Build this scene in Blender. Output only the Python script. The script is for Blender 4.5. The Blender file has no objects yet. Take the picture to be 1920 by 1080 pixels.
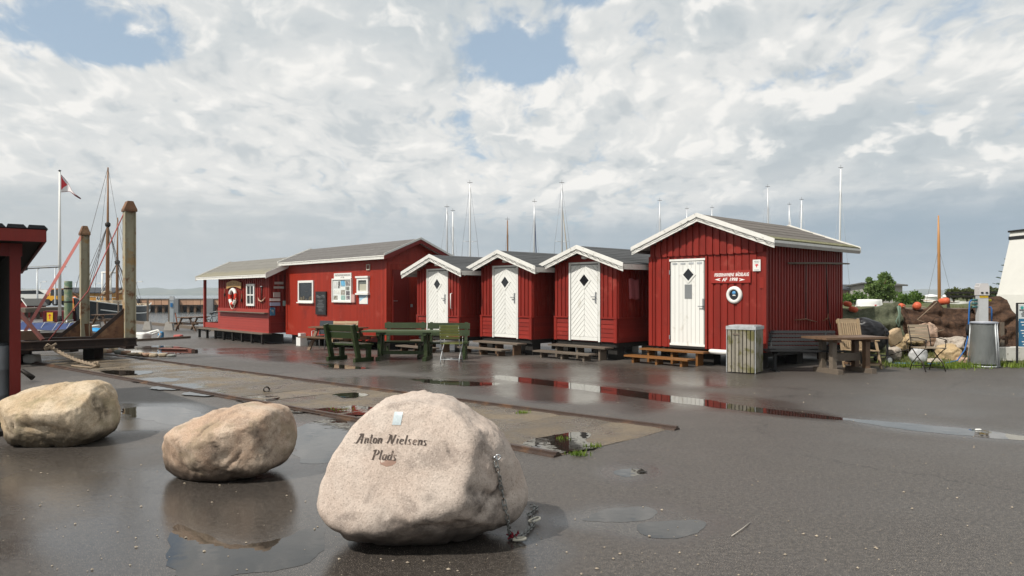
import bpy, bmesh, math, random
from mathutils import Vector, Matrix, Quaternion, noise as mnoise
from mathutils.bvhtree import BVHTree
random.seed(7)
R = math.radians
scene = bpy.context.scene
COL = scene.collection

# ------------------------------------------------------------------ camera
F, HOR, EYE = 1360.0, 553.0, 1.65          # focal length and horizon in pixels of a 1920 px wide frame, eye height
cam_data = bpy.data.cameras.new('camera')
cam_data.sensor_width = 36.0
cam_data.lens = 36.0 * F / 1920.0
cam_data.shift_y = (HOR - 540.0) / 1920.0
cam_data.clip_start = 0.05
cam_data.clip_end = 30000.0
cam = bpy.data.objects.new('camera', cam_data)
COL.objects.link(cam)
cam.location = (0, 0, EYE)
cam.rotation_euler = (R(90), 0, 0)
scene.camera = cam

# ------------------------------------------------------------------ light
SUN = Vector((-0.80, -0.60, 0)).normalized()
EL = R(49)
sdir = Vector((SUN.x * math.cos(EL), SUN.y * math.cos(EL), math.sin(EL)))
sun_data = bpy.data.lights.new('sun', 'SUN')
sun_data.energy = 4.8
sun_data.angle = R(0.9)
sun_data.color = (1.0, 0.95, 0.87)
sun = bpy.data.objects.new('sun', sun_data)
COL.objects.link(sun)
sun.rotation_euler = sdir.to_track_quat('Z', 'Y').to_euler()

scene.view_settings.view_transform = 'Standard'
scene.view_settings.look = 'None'
scene.view_settings.exposure = 0.0
scene.view_settings.gamma = 1.0
scene.view_settings.use_curve_mapping = False
scene.cycles.max_bounces = 8
scene.cycles.diffuse_bounces = 3
scene.cycles.glossy_bounces = 4
scene.cycles.transparent_max_bounces = 8
scene.cycles.volume_bounces = 0
scene.cycles.sample_clamp_indirect = 6.0
scene.cycles.use_denoising = True


# ------------------------------------------------------------------ node helpers
class NT:
    def __init__(s, tree):
        s.t = tree; s.n = tree.nodes; s.l = tree.links

    def new(s, typ, **kw):
        nd = s.n.new(typ)
        for k, v in kw.items():
            setattr(nd, k, v)
        return nd

    def put(s, sock, v):
        if isinstance(v, bpy.types.NodeSocket):
            s.l.new(v, sock)
        elif isinstance(v, (tuple, list)) and sock.type == 'RGBA' and len(v) == 3:
            sock.default_value = (*v, 1)
        else:
            sock.default_value = v

    def math(s, op, a, b=0.0, c=0.0, clamp=False):
        nd = s.new('ShaderNodeMath', operation=op, use_clamp=clamp)
        s.put(nd.inputs[0], a); s.put(nd.inputs[1], b); s.put(nd.inputs[2], c)
        return nd.outputs[0]

    def vmath(s, op, a, b=(0, 0, 0), scale=1.0):
        nd = s.new('ShaderNodeVectorMath', operation=op)
        s.put(nd.inputs[0], a); s.put(nd.inputs[1], b)
        if op == 'SCALE':
            s.put(nd.inputs['Scale'], scale)
        return nd.outputs['Value'] if op in ('DOT_PRODUCT', 'LENGTH', 'DISTANCE') else nd.outputs[0]

    def noise(s, vec, scale, detail=4.0, rough=0.55, dist=0.0, color=False):
        nd = s.new('ShaderNodeTexNoise')
        s.put(nd.inputs['Vector'], vec)
        nd.inputs['Scale'].default_value = scale; nd.inputs['Detail'].default_value = detail
        nd.inputs['Roughness'].default_value = rough; nd.inputs['Distortion'].default_value = dist
        return nd.outputs['Color' if color else 'Fac']

    def range(s, v, a, b, c=0.0, d=1.0, smooth=True):
        nd = s.new('ShaderNodeMapRange')
        nd.interpolation_type = 'SMOOTHSTEP' if smooth else 'LINEAR'
        s.put(nd.inputs[0], v)
        for i, x in enumerate((a, b, c, d)):
            s.put(nd.inputs[i + 1], x)
        return nd.outputs[0]

    def mix(s, f, a, b, mode='MIX'):
        nd = s.new('ShaderNodeMix', data_type='RGBA', blend_type=mode)
        s.put(nd.inputs[0], f); s.put(nd.inputs[6], a); s.put(nd.inputs[7], b)
        return nd.outputs[2]

    def xyz(s, v):
        nd = s.new('ShaderNodeSeparateXYZ'); s.put(nd.inputs[0], v)
        return nd.outputs

    def combine(s, x, y, z):
        nd = s.new('ShaderNodeCombineXYZ')
        s.put(nd.inputs[0], x); s.put(nd.inputs[1], y); s.put(nd.inputs[2], z)
        return nd.outputs[0]


# ------------------------------------------------------------------ sky
world = bpy.data.worlds.new('World')
scene.world = world
world.use_nodes = True
W = NT(world.node_tree)
W.n.clear()
CZ = 0.16                                   # flattens the cloud layer's perspective towards the horizon


def layer_point(px, py):
    d = Vector(((px - 960) / F, 1, (HOR - py) / F)).normalized()
    return Vector((d.x / (d.z + CZ), d.y / (d.z + CZ), 0))


sky = W.new('ShaderNodeTexSky', sky_type='NISHITA')
sky.sun_disc = False
sky.sun_elevation = EL
sky.sun_rotation = math.atan2(SUN.x, SUN.y)
sky.air_density = 1.0; sky.dust_density = 1.5; sky.ozone_density = 1.0
dirv = W.new('ShaderNodeTexCoord').outputs['Generated']
dx, dy, dz = W.xyz(dirv)[:3]
dzp = W.math('MAXIMUM', dz, 0.0)
den = W.math('ADD', dzp, CZ)
q = W.combine(W.math('DIVIDE', dx, den), W.math('DIVIDE', dy, den), 0.37)
warp = W.noise(q, 1.3, 4, 0.55, 0.0, color=True)
warp = W.vmath('SCALE', W.vmath('SUBTRACT', warp, (0.5, 0.5, 0.5)), scale=0.32)
qq = W.combine(W.math('DIVIDE', W.math('MULTIPLY', dx, 1.75), W.math('ADD', dzp, 0.46)), W.math('DIVIDE', W.math('MULTIPLY', dy, 1.15), W.math('ADD', dzp, 0.40)), 0.37)
qq = W.vmath('ADD', qq, warp)


def heaps(v):
    """Cloud heaps: broad swells, each carrying rounder and finer ones."""
    a_ = W.noise(v, 1.7, 2, 0.5)
    b_ = W.math('ABSOLUTE', W.math('SUBTRACT', W.noise(v, 4.2, 1, 0.5), 0.5))
    c_ = W.math('ABSOLUTE', W.math('SUBTRACT', W.noise(v, 10.0, 2, 0.5), 0.5))
    d_ = W.noise(v, 15.0, 7, 0.62)
    t_ = W.math('ADD', W.math('MULTIPLY', a_, 0.85), W.math('MULTIPLY', b_, 0.75))
    t_ = W.math('ADD', t_, W.math('MULTIPLY', c_, 0.42))
    return W.math('ADD', t_, W.math('MULTIPLY', W.math('SUBTRACT', d_, 0.5), 0.20))


fb = heaps(qq)
fb2 = heaps(W.vmath('ADD', W.vmath('SCALE', qq, scale=0.96), (-0.03, 0.0, 0.0)))
fine = W.noise(qq, 9.0, 9, 0.62)
med = W.noise(W.vmath('ADD', q, (7.3, 2.2, 0)), 1.1, 7, 0.55, 0.2)
# clear holes in the layer
holes = None
for (hx, hy, rx, ry, amp) in ((190, 60, 190, 62, 0.36), (230, 95, 120, 30, 0.2), (945, 95, 105, 62, 0.30), (1450, 165, 150, 30, 0.22), (1110, 2, 40, 18, 0.25), (1000, 120, 60, 40, 0.2)):
    c = layer_point(hx, hy)
    ax = (layer_point(hx + rx, hy) - c).length; ay = (layer_point(hx, hy + ry) - c).length
    u = W.vmath('SUBTRACT', q, tuple(c))
    u = W.vmath('MULTIPLY', u, (1 / ax, 1 / ay, 0))
    g = W.range(W.vmath('LENGTH', u), 0.0, 1.5, amp, 0.0)
    holes = g if holes is None else W.math('ADD', holes, g)
cover = W.math('SUBTRACT', W.math('ADD', fb, W.math('MULTIPLY', W.math('SUBTRACT', fine, 0.5), 0.62)), holes)
mask = W.range(cover, 0.22, 0.44)
# light and grey sides of the clouds
lit = W.math('ADD', W.math('MULTIPLY', W.math('SUBTRACT', fb, fb2), 2.2), W.math('MULTIPLY', W.math('SUBTRACT', fine, 0.5), 0.5))
thick = W.range(W.math('ADD', med, W.math('MULTIPLY', W.math('SUBTRACT', fb, 0.6), 0.25)), 0.36, 0.66)
ccol = W.mix(thick, (0.82, 0.825, 0.81), (0.58, 0.63, 0.655))
ccol = W.mix(W.range(lit, 0.0, 0.34, 0.0, 0.90), ccol, (0.97, 0.955, 0.92))
ccol = W.mix(W.range(lit, 0.0, -0.40, 0.0, 0.62), ccol, (0.47, 0.53, 0.57))
blue = W.vmath('SCALE', sky.outputs[0], scale=0.13)
blue = W.mix(0.55, blue, (0.53, 0.65, 0.745))
col = W.mix(mask, blue, ccol)
# far clouds: a smoother slate band low over the sea, streaked
stq = W.combine(W.math('MULTIPLY', W.math('ARCTAN2', dx, dy), 2.2), W.math('MULTIPLY', dz, 26.0), 1.3)
streak = W.noise(stq, 1.0, 6, 0.55, 0.6)
edge = W.math('ADD', dz, W.math('MULTIPLY', W.math('SUBTRACT', streak, 0.5), 0.10))
east = W.range(W.math('DIVIDE', dx, W.math('ADD', W.math('ABSOLUTE', dy), 0.2)), -0.55, 0.5)
low = W.range(edge, 0.065, 0.165, 1.0, 0.0)
lowcol = W.mix(east, (0.545, 0.585, 0.60), (0.345, 0.435, 0.515))
lowcol = W.mix(W.range(dz, 0.0, 0.07, 0.35, 0.0), lowcol, (0.50, 0.56, 0.60))
lowcol = W.mix(W.math('MULTIPLY', W.range(streak, 0.5, 0.7), 0.3), lowcol, (0.62, 0.64, 0.65))
col = W.mix(W.math('MULTIPLY', low, 0.93), col, lowcol)
bg = W.new('ShaderNodeBackground')
W.put(bg.inputs[0], col)
bg.inputs[1].default_value = 0.98
out = W.new('ShaderNodeOutputWorld')
W.l.new(bg.outputs[0], out.inputs[0])


# ------------------------------------------------------------------ materials
MATS = {}


def mat(name, base, rough=0.6, var=0.18, scale=6.0, stretch=(1, 1, 1), bump=0.0, bscale=None, metal=0.0, spec=0.3,
        stain=None, stain_at=(0.55, 0.7), stain_scale=3.0, stain2=None, rnd=0.0, space='world', zmoss=None, coat=0.0, speck=None, trans=0.0):
    m = bpy.data.materials.new(name); m.use_nodes = True
    T = NT(m.node_tree); b = T.n['Principled BSDF']
    if space == 'world':
        co = T.new('ShaderNodeNewGeometry').outputs['Position']
    else:
        co = T.new('ShaderNodeTexCoord').outputs['Object']
    cs = T.vmath('MULTIPLY', co, stretch) if stretch != (1, 1, 1) else co
    n1 = T.noise(cs, scale, 6, 0.6)
    n2 = T.noise(co, scale * 0.22, 3, 0.5)
    f = T.math('ADD', T.math('MULTIPLY', T.math('SUBTRACT', n1, 0.5), 2.2 * var), T.math('MULTIPLY', T.math('SUBTRACT', n2, 0.5), 1.6 * var))
    f = T.math('ADD', f, 1.0)
    if rnd:
        oi = T.new('ShaderNodeObjectInfo').outputs['Random']
        f = T.math('MULTIPLY', f, T.math('ADD', T.math('MULTIPLY', T.math('SUBTRACT', oi, 0.5), 2 * rnd), 1.0))
    cb = T.vmath('SCALE', base, scale=f)
    for st, off in ((stain, 0.0), (stain2, 11.7)):
        if st:
            ns = T.noise(T.vmath('ADD', co, (off, off, off)), stain_scale, 7, 0.62, 0.2)
            cb = T.mix(T.range(ns, *stain_at), cb, st)
    if zmoss:
        zz = T.math('ADD', T.xyz(co)[2], T.math('MULTIPLY', T.math('SUBTRACT', T.noise(co, 5, 6, 0.65), 0.5), zmoss[1]))
        cb = T.mix(T.math('MULTIPLY', T.range(zz, zmoss[0] - 0.10, zmoss[0] + 0.08, 1.0, 0.0), zmoss[3]), cb, zmoss[2])
    if speck:
        ns = T.noise(co, speck[1], 2, 0.5)
        cb = T.mix(T.math('MULTIPLY', T.range(ns, speck[2], speck[2] + 0.06), speck[3] if len(speck) > 3 else 0.8), cb, speck[0])
    T.put(b.inputs['Base Color'], cb)
    T.put(b.inputs['Roughness'], T.math('ADD', T.math('MULTIPLY', T.math('SUBTRACT', n1, 0.5), 0.25), rough, clamp=True))
    b.inputs['Metallic'].default_value = metal
    b.inputs['Specular IOR Level'].default_value = spec
    if coat:
        b.inputs['Coat Weight'].default_value = coat; b.inputs['Coat Roughness'].default_value = 0.15
    if trans:
        b.inputs['Alpha'].default_value = 1 - trans
    if bump:
        nb = T.noise(T.vmath('MULTIPLY', co, stretch), bscale or scale * 2, 6, 0.6)
        bm_ = T.new('ShaderNodeBump'); bm_.inputs['Strength'].default_value = min(1.0, bump); bm_.inputs['Distance'].default_value = 0.02 * max(1, bump)
        T.put(bm_.inputs['Height'], nb); T.put(b.inputs['Normal'], bm_.outputs[0])
    MATS[name] = m
    return m


WOODV = (14, 14, 1.2)
red_hut = mat('red_hut', (0.200, 0.0160, 0.0095), 0.55, 0.22, 3.0, WOODV, 0.25, 4, rnd=0.15, stain=(0.13, 0.014, 0.010), stain_at=(0.58, 0.75), stain_scale=2.0, stain2=(0.27, 0.045, 0.032))
red_shop = mat('red_shop', (0.270, 0.0225, 0.0095), 0.5, 0.16, 3.0, WOODV, 0.2, 4, rnd=0.11, stain=(0.19, 0.018, 0.011), stain_at=(0.58, 0.76), stain_scale=1.5, stain2=(0.34, 0.055, 0.034))
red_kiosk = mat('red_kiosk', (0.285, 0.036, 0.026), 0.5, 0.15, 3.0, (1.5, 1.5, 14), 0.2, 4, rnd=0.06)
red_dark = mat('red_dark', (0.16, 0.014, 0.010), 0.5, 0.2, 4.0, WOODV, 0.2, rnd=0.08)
white_paint = mat('white_paint', (0.69, 0.685, 0.65), 0.45, 0.06, 5.0, (2, 2, 1), 0.12, 8, rnd=0.03, stain=(0.50, 0.48, 0.43), stain_at=(0.64, 0.78), stain_scale=5)
groove_grey = mat('groove_grey', (0.20, 0.20, 0.19), 0.6, 0.1, 5)
white_door = mat('white_door', (0.70, 0.70, 0.665), 0.42, 0.05, 3.0, WOODV, 0.1, 5, rnd=0.03, stain=(0.50, 0.48, 0.42), stain_at=(0.57, 0.76), stain_scale=4)
white_trim = mat('white_trim', (0.66, 0.65, 0.61), 0.55, 0.10, 9.0, (1, 1, 1), 0.2, 12, rnd=0.04, stain=(0.36, 0.35, 0.31), stain_at=(0.58, 0.72), stain_scale=11)
felt = mat('felt', (0.125, 0.118, 0.112), 0.85, 0.2, 14.0, bump=0.4, bscale=90, rnd=0.10, stain=(0.19, 0.185, 0.175), stain_at=(0.58, 0.75), stain_scale=3.5)
felt_moss = mat('felt_moss', (0.128, 0.114, 0.102), 0.9, 0.22, 14.0, bump=0.5, bscale=60, rnd=0.08, stain=(0.16, 0.15, 0.13), stain_at=(0.52, 0.7), stain_scale=5, zmoss=(2.92, 0.55, (0.185, 0.175, 0.10), 0.75))
felt_kiosk = mat('felt_kiosk', (0.175, 0.168, 0.15), 0.9, 0.18, 12.0, bump=0.4, bscale=60, rnd=0.08, zmoss=(2.68, 0.5, (0.225, 0.205, 0.14), 0.7))
felt_slate = mat('felt_slate', (0.066, 0.068, 0.07), 0.85, 0.22, 14.0, bump=0.4, bscale=60, rnd=0.16)
moss = mat('moss', (0.165, 0.16, 0.085), 0.95, 0.45, 20.0, bump=1.0, bscale=60, stain=(0.26, 0.25, 0.16), stain_at=(0.5, 0.62), stain_scale=14)
dark_glass = mat('dark_glass', (0.012, 0.013, 0.015), 0.06, 0.1, 3.0, spec=0.6)
black_paint = mat('black_paint', (0.020, 0.020, 0.021), 0.45, 0.2, 8.0, bump=0.1)
black_rubber = mat('black_rubber', (0.015, 0.015, 0.016), 0.75, 0.3, 10.0, bump=0.2)
steel = mat('steel', (0.40, 0.41, 0.42), 0.38, 0.15, 12.0, metal=0.85)
galvanised = mat('galvanised', (0.46, 0.48, 0.49), 0.5, 0.10, 10.0, metal=0.4, stain=(0.35, 0.36, 0.36), stain_at=(0.5, 0.7), stain_scale=8)
wood_grey = mat('wood_grey', (0.135, 0.108, 0.083), 0.6, 0.28, 5.0, (3, 3, 3), 0.3, 14, rnd=0.14, stain=(0.10, 0.085, 0.06), stain_at=(0.55, 0.75))
wood_brown = mat('wood_brown', (0.135, 0.082, 0.050), 0.42, 0.3, 5.0, (3, 3, 3), 0.25, 14, rnd=0.14, stain=(0.07, 0.045, 0.03), stain_at=(0.52, 0.7))
wood_teak = mat('wood_teak', (0.34, 0.25, 0.155), 0.55, 0.22, 6.0, (3, 3, 3), 0.2, 14, rnd=0.10)
wood_orange = mat('wood_orange', (0.185, 0.082, 0.026), 0.38, 0.25, 5.0, (3, 3, 3), 0.15, 14, rnd=0.10)
wood_yellow = mat('wood_yellow', (0.30, 0.235, 0.075), 0.5, 0.2, 5.0, (3, 3, 3), 0.15, 14, rnd=0.10)
wood_mossy = mat('wood_mossy', (0.225, 0.205, 0.165), 0.7, 0.3, 5.0, (8, 8, 1.5), 0.35, 9, rnd=0.15, stain=(0.125, 0.115, 0.045), stain_at=(0.48, 0.62), stain_scale=4.5)
green_paint = mat('green_paint', (0.026, 0.040, 0.014), 0.38, 0.25, 5.0, bump=0.15, bscale=12, rnd=0.10, stain=(0.055, 0.068, 0.03), stain_at=(0.55, 0.72), stain_scale=4)
green_faded = mat('green_faded', (0.065, 0.088, 0.045), 0.42, 0.25, 5.0, bump=0.15, bscale=12, rnd=0.08)
rust = mat('rust', (0.17, 0.085, 0.045), 0.7, 0.4, 5.0, bump=0.4, bscale=25, stain=(0.07, 0.035, 0.022), stain_at=(0.5, 0.66), stain_scale=3, stain2=(0.26, 0.15, 0.08))
rust_dark = mat('rust_dark', (0.035, 0.022, 0.017), 0.6, 0.4, 6.0, bump=0.3, bscale=25, stain=(0.07, 0.04, 0.025), stain_at=(0.55, 0.7), stain_scale=4)
rust_paint = mat('rust_paint', (0.33, 0.30, 0.21), 0.6, 0.25, 5.0, (2, 2, 0.7), 0.2, 20, stain=(0.19, 0.095, 0.045), stain_at=(0.54, 0.64), stain_scale=2.6, stain2=(0.36, 0.24, 0.11))
concrete = mat('concrete', (0.33, 0.31, 0.28), 0.8, 0.2, 8.0, bump=0.3, bscale=40)
rope_pink = mat('rope_pink', (0.50, 0.17, 0.15), 0.7, 0.2, 30.0)
rope_red = mat('rope_red', (0.36, 0.10, 0.09), 0.7, 0.2, 30.0)
rope_cord = mat('rope_cord', (0.26, 0.20, 0.14), 0.8, 0.3, 60.0, bump=0.3)
black_and_shade = mat('black_and_shade', (0.02, 0.018, 0.016), 0.8, 0.3, 6.0)  # near-black; also stands in for shade under floors and inside the shelter


# ------------------------------------------------------------------ mesh helpers
class MB:
    def __init__(s):
        s.v = []; s.f = []; s.sm = []

    def add(s, vs, fs, smooth=False):
        o = len(s.v); s.v += [tuple(p) for p in vs]
        for f in fs:
            s.f.append(tuple(i + o for i in f)); s.sm.append(smooth)
        return s

    def box(s, c, size, rot=None):
        hx, hy, hz = (d / 2 for d in size)
        vs = [Vector((x, y, z)) for x in (-hx, hx) for y in (-hy, hy) for z in (-hz, hz)]
        if rot is not None:
            m = rot if isinstance(rot, Matrix) else Matrix.Rotation(rot, 3, 'Z')
            vs = [m @ p for p in vs]
        c = Vector(c)
        return s.add([p + c for p in vs], [(0, 1, 3, 2), (4, 6, 7, 5), (0, 4, 5, 1), (2, 3, 7, 6), (0, 2, 6, 4), (1, 5, 7, 3)])

    def bar(s, p, q, w, h, up=(0, 0, 1), taper=1.0):
        p = Vector(p); q = Vector(q); d = (q - p).normalized(); up = Vector(up)
        if abs(d.dot(up)) > 0.98:
            up = Vector((0, 1, 0))
        x = d.cross(up).normalized(); y = x.cross(d)
        vs = [c + x * (w / 2 * a * k) + y * (h / 2 * b * k) for c, k in ((p, 1.0), (q, taper)) for a, b in ((-1, -1), (1, -1), (1, 1), (-1, 1))]
        return s.add(vs, [(3, 2, 1, 0), (4, 5, 6, 7), (0, 1, 5, 4), (1, 2, 6, 5), (2, 3, 7, 6), (3, 0, 4, 7)])

    def tube(s, pts, r, n=8, cap=True):
        pts = [Vector(p) for p in pts]
        rs = r if isinstance(r, (list, tuple)) else [r] * len(pts)
        rings = []; prev = None
        for i, p in enumerate(pts):
            d = (pts[min(i + 1, len(pts) - 1)] - pts[max(i - 1, 0)])
            d = d.normalized() if d.length > 1e-9 else Vector((0, 0, 1))
            if prev is None:
                a = Vector((0, 0, 1)) if abs(d.z) < 0.9 else Vector((1, 0, 0))
                x = d.cross(a).normalized()
            else:
                x = (prev - d * prev.dot(d)).normalized()
            prev = x; y = d.cross(x)
            rings.append([p + (x * math.cos(2 * math.pi * k / n) + y * math.sin(2 * math.pi * k / n)) * rs[i] for k in range(n)])
        vs = [v for rg in rings for v in rg]
        fs = [(i * n + k, i * n + (k + 1) % n, (i + 1) * n + (k + 1) % n, (i + 1) * n + k) for i in range(len(pts) - 1) for k in range(n)]
        o = len(s.v)
        s.add(vs, fs, True)
        if cap:
            s.f.append(tuple(o + k for k in reversed(range(n)))); s.sm.append(False)
            e = o + (len(pts) - 1) * n
            s.f.append(tuple(e + k for k in range(n))); s.sm.append(False)
        return s

    def lathe(s, prof, c=(0, 0, 0), n=20, smooth=True):
        c = Vector(c); vs = []
        for r, z in prof:
            vs += [c + Vector((r * math.cos(2 * math.pi * k / n), r * math.sin(2 * math.pi * k / n), z)) for k in range(n)]
        fs = [(i * n + k, i * n + (k + 1) % n, (i + 1) * n + (k + 1) % n, (i + 1) * n + k) for i in range(len(prof) - 1) for k in range(n)]
        return s.add(vs, fs, smooth)

    def prism(s, poly, d):
        """poly: 3-D points of a planar outline; d: thickness vector."""
        d = Vector(d); n = len(poly); P = [Vector(p) for p in poly]
        vs = P + [p + d for p in P]
        fs = [tuple(reversed(range(n))), tuple(range(n, 2 * n))] + [(k, (k + 1) % n, n + (k + 1) % n, n + k) for k in range(n)]
        return s.add(vs, fs)

    def quad(s, a, b, c, d):
        return s.add([a, b, c, d], [(0, 1, 2, 3)])

    def grid(s, fn, nu, nv, smooth=True):
        vs = [fn(i / nu, j / nv) for j in range(nv + 1) for i in range(nu + 1)]
        fs = [(j * (nu + 1) + i, j * (nu + 1) + i + 1, (j + 1) * (nu + 1) + i + 1, (j + 1) * (nu + 1) + i) for j in range(nv) for i in range(nu)]
        return s.add(vs, fs, smooth)

    def build(s, name, m, parent=None, loc=None, rz=None):
        me = bpy.data.meshes.new(name)
        me.from_pydata(s.v, [], s.f)
        bm = bmesh.new(); bm.from_mesh(me)
        bmesh.ops.recalc_face_normals(bm, faces=bm.faces)
        for f, k in zip(bm.faces, s.sm):
            f.smooth = k
        bm.to_mesh(me); bm.free()
        me.materials.append(m)
        o = bpy.data.objects.new(name, me)
        COL.objects.link(o)
        if parent is not None:
            o.parent = parent
        if loc is not None:
            o.location = loc
        if rz is not None:
            o.rotation_euler = (0, 0, rz)
        return o


def tag(o, label=None, cat=None, group=None, kind=None):
    if label: o['label'] = label
    if cat: o['category'] = cat
    if group: o['group'] = group
    if kind: o['kind'] = kind
    return o


def thing(name, loc, rz, label, cat, group=None):
    o = bpy.data.objects.new(name, None)
    o.empty_display_size = 0.2
    COL.objects.link(o)
    o.location = loc; o.rotation_euler = (0, 0, rz)
    return tag(o, label, cat, group)


def copy_tree(o, parent=None):
    c = o.copy(); COL.objects.link(c)
    if parent is not None: c.parent = parent
    for ch in list(o.children):
        copy_tree(ch, c)
    return c


UNIT = {}


def plank(parent, c, size, m, name='plank', rot=None):
    """One board: a unit block with eased edges, its mesh shared by all boards of that material."""
    if m.name not in UNIT:
        bm = bmesh.new(); bmesh.ops.create_cube(bm, size=1.0)
        me = bpy.data.meshes.new('board'); bm.to_mesh(me); bm.free(); me.materials.append(m)
        UNIT[m.name] = me
    o = bpy.data.objects.new(name, UNIT[m.name]); COL.objects.link(o)
    o.parent = parent; o.location = c; o.scale = size
    if rot is not None:
        o.rotation_euler = rot
    return o


def text_mesh(name, body, size, m, parent, loc, rot, shear=0.0, depth=0.002, width=None, align='CENTER', bold=0.0):
    cu = bpy.data.curves.new(name, 'FONT')
    cu.body = body; cu.size = size; cu.shear = shear; cu.extrude = depth; cu.align_x = align; cu.align_y = 'CENTER'; cu.offset = bold
    cu.resolution_u = 3
    tmp = bpy.data.objects.new(name, cu); COL.objects.link(tmp)
    dg = bpy.context.evaluated_depsgraph_get()
    me = bpy.data.meshes.new_from_object(tmp.evaluated_get(dg))
    bpy.data.objects.remove(tmp)
    if width:
        xs = [v.co.x for v in me.vertices]; k = width / (max(xs) - min(xs))
        for v in me.vertices: v.co.x *= k
    me.materials.clear(); me.materials.append(m)
    o = bpy.data.objects.new(name, me); COL.objects.link(o)
    if parent is not None: o.parent = parent
    o.location = loc; o.rotation_euler = rot
    return o


def smooth01(a, b, x):
    t = min(1.0, max(0.0, (x - a) / (b - a)))
    return t * t * (3 - 2 * t)


# ------------------------------------------------------------------ where things stand
def ground_z(x, y):
    """The quay falls a little towards the harbour."""
    return -0.30 * smooth01(18.5, 29.0, y) * (1 - smooth01(9.0, 13.0, x - 0.15 * y))


def ground_at(px, py):
    y = EYE * F / (py - HOR)
    for _ in range(8):
        y = (EYE - ground_z((px - 960) / F * y, y)) * F / (py - HOR)
    x = (px - 960) / F * y
    return Vector((x, y, ground_z(x, y)))


def on_depth(px, py, y):
    return Vector(((px - 960) / F * y, y, EYE - (py - HOR) / F * y))


D1 = Vector((-0.678, 0.735, 0)).normalized()          # along the hut fronts, away from the eye
D2 = Vector((D1.y, -D1.x, 0))                          # into the huts
HUT_RZ = math.atan2(-D1.y, -D1.x)


def UV(u, v, z=0.0):
    return D1 * u + D2 * v + Vector((0, 0, z))


# ------------------------------------------------------------------ ground
def seg_dist(p, a, b):
    ab = b - a; t = max(0, min(1, (p - a).dot(ab) / max(1e-6, ab.length_squared)))
    return (p - a - ab * t).length


# wet stretches of the asphalt: (pixel a, pixel b, half width in metres, strength)
WETS = [((900, 690), (1250, 705), 1.9, 0.72), ((560, 668), (900, 690), 1.6, 0.5), ((420, 655), (600, 672), 1.6, 0.75), ((700, 715), (1330, 752), 1.3, 0.72),
        ((120, 900), (460, 960), 1.0, 0.85), ((420, 1010), (560, 930), 0.8, 1.0), ((230, 1000), (600, 1060), 0.8, 0.95), ((250, 770), (420, 800), 0.8, 0.85),
        ((560, 800), (610, 870), 0.55, 0.9), ((1000, 965), (1330, 1000), 0.35, 0.55), ((1600, 790), (1900, 815), 0.6, 0.45), ((0, 860), (200, 900), 0.8, 0.75),
        ((0, 1000), (120, 1060), 0.5, 0.6), ((640, 1030), (900, 1060), 0.6, 0.8), ((1300, 1050), (1500, 1075), 0.2, 0.4), ((1400, 745), (1750, 762), 0.9, 0.35), ((1650, 720), (1900, 735), 0.7, 0.3)]
WETS = [(ground_at(*a), ground_at(*b), w, s) for a, b, w, s in WETS]
for a, b, w, s in WETS:
    a.z = 0; b.z = 0


PUDDLES = [
    # the long rut in front of the huts, in lengths
    ([(935, 704), (1010, 711), (1120, 724), (1250, 741), (1340, 752), (1335, 762), (1240, 752), (1110, 734), (1000, 720), (930, 710)], 0.03),
    ([(1325, 752), (1420, 764), (1585, 784), (1580, 788), (1480, 780), (1400, 771), (1320, 761)], 0.02),
    ([(1575, 784), (1680, 792), (1800, 803), (1925, 818), (1925, 826), (1820, 818), (1720, 808), (1640, 797)], 0.05),
    ([(1150, 886), (1165, 880), (1196, 878), (1210, 884), (1196, 891), (1172, 894)], 0.02),
    ([(1120, 962), (1150, 952), (1210, 951), (1234, 962), (1215, 974), (1160, 979), (1090, 975)], 0.03),
    ([(1195, 984), (1250, 976), (1320, 978), (1312, 996), (1262, 1010), (1212, 1004)], 0.03),
    ([(225, 768), (300, 762), (372, 772), (398, 790), (352, 798), (270, 786)], 0.10),
    ([(560, 800), (640, 785), (660, 830), (640, 862), (575, 868), (548, 840)], 0.08),
    ([(330, 985), (430, 1020), (520, 1012), (600, 985), (600, 1040), (470, 1075), (330, 1078)], 0.06),
    ([(770, 710), (850, 714), (935, 719), (900, 724), (810, 719)], 0.08),
    ([(585, 680), (640, 684), (690, 691), (640, 691)], 0.10),
    ([(205, 655), (300, 648), (370, 655), (330, 664), (240, 664)], 0.15),
]
PPOLY = []
for pts, wob in PUDDLES:
    P = [ground_at(*p) for p in pts]
    PPOLY.append(([(p.x, p.y) for p in P], min(p.x for p in P) - 0.6, max(p.x for p in P) + 0.6, min(p.y for p in P) - 0.6, max(p.y for p in P) + 0.6))


def poly_dist(x, y, P):
    ins = False; d = 9.0
    for i in range(len(P)):
        ax, ay = P[i - 1]; bx_, by_ = P[i]
        if (ay > y) != (by_ > y) and x < (bx_ - ax) * (y - ay) / (by_ - ay) + ax: ins = not ins
        ux, uy = bx_ - ax, by_ - ay; t = max(0, min(1, ((x - ax) * ux + (y - ay) * uy) / (ux * ux + uy * uy + 1e-9)))
        d = min(d, math.hypot(x - ax - ux * t, y - ay - uy * t))
    return 0.0 if ins else d


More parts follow.
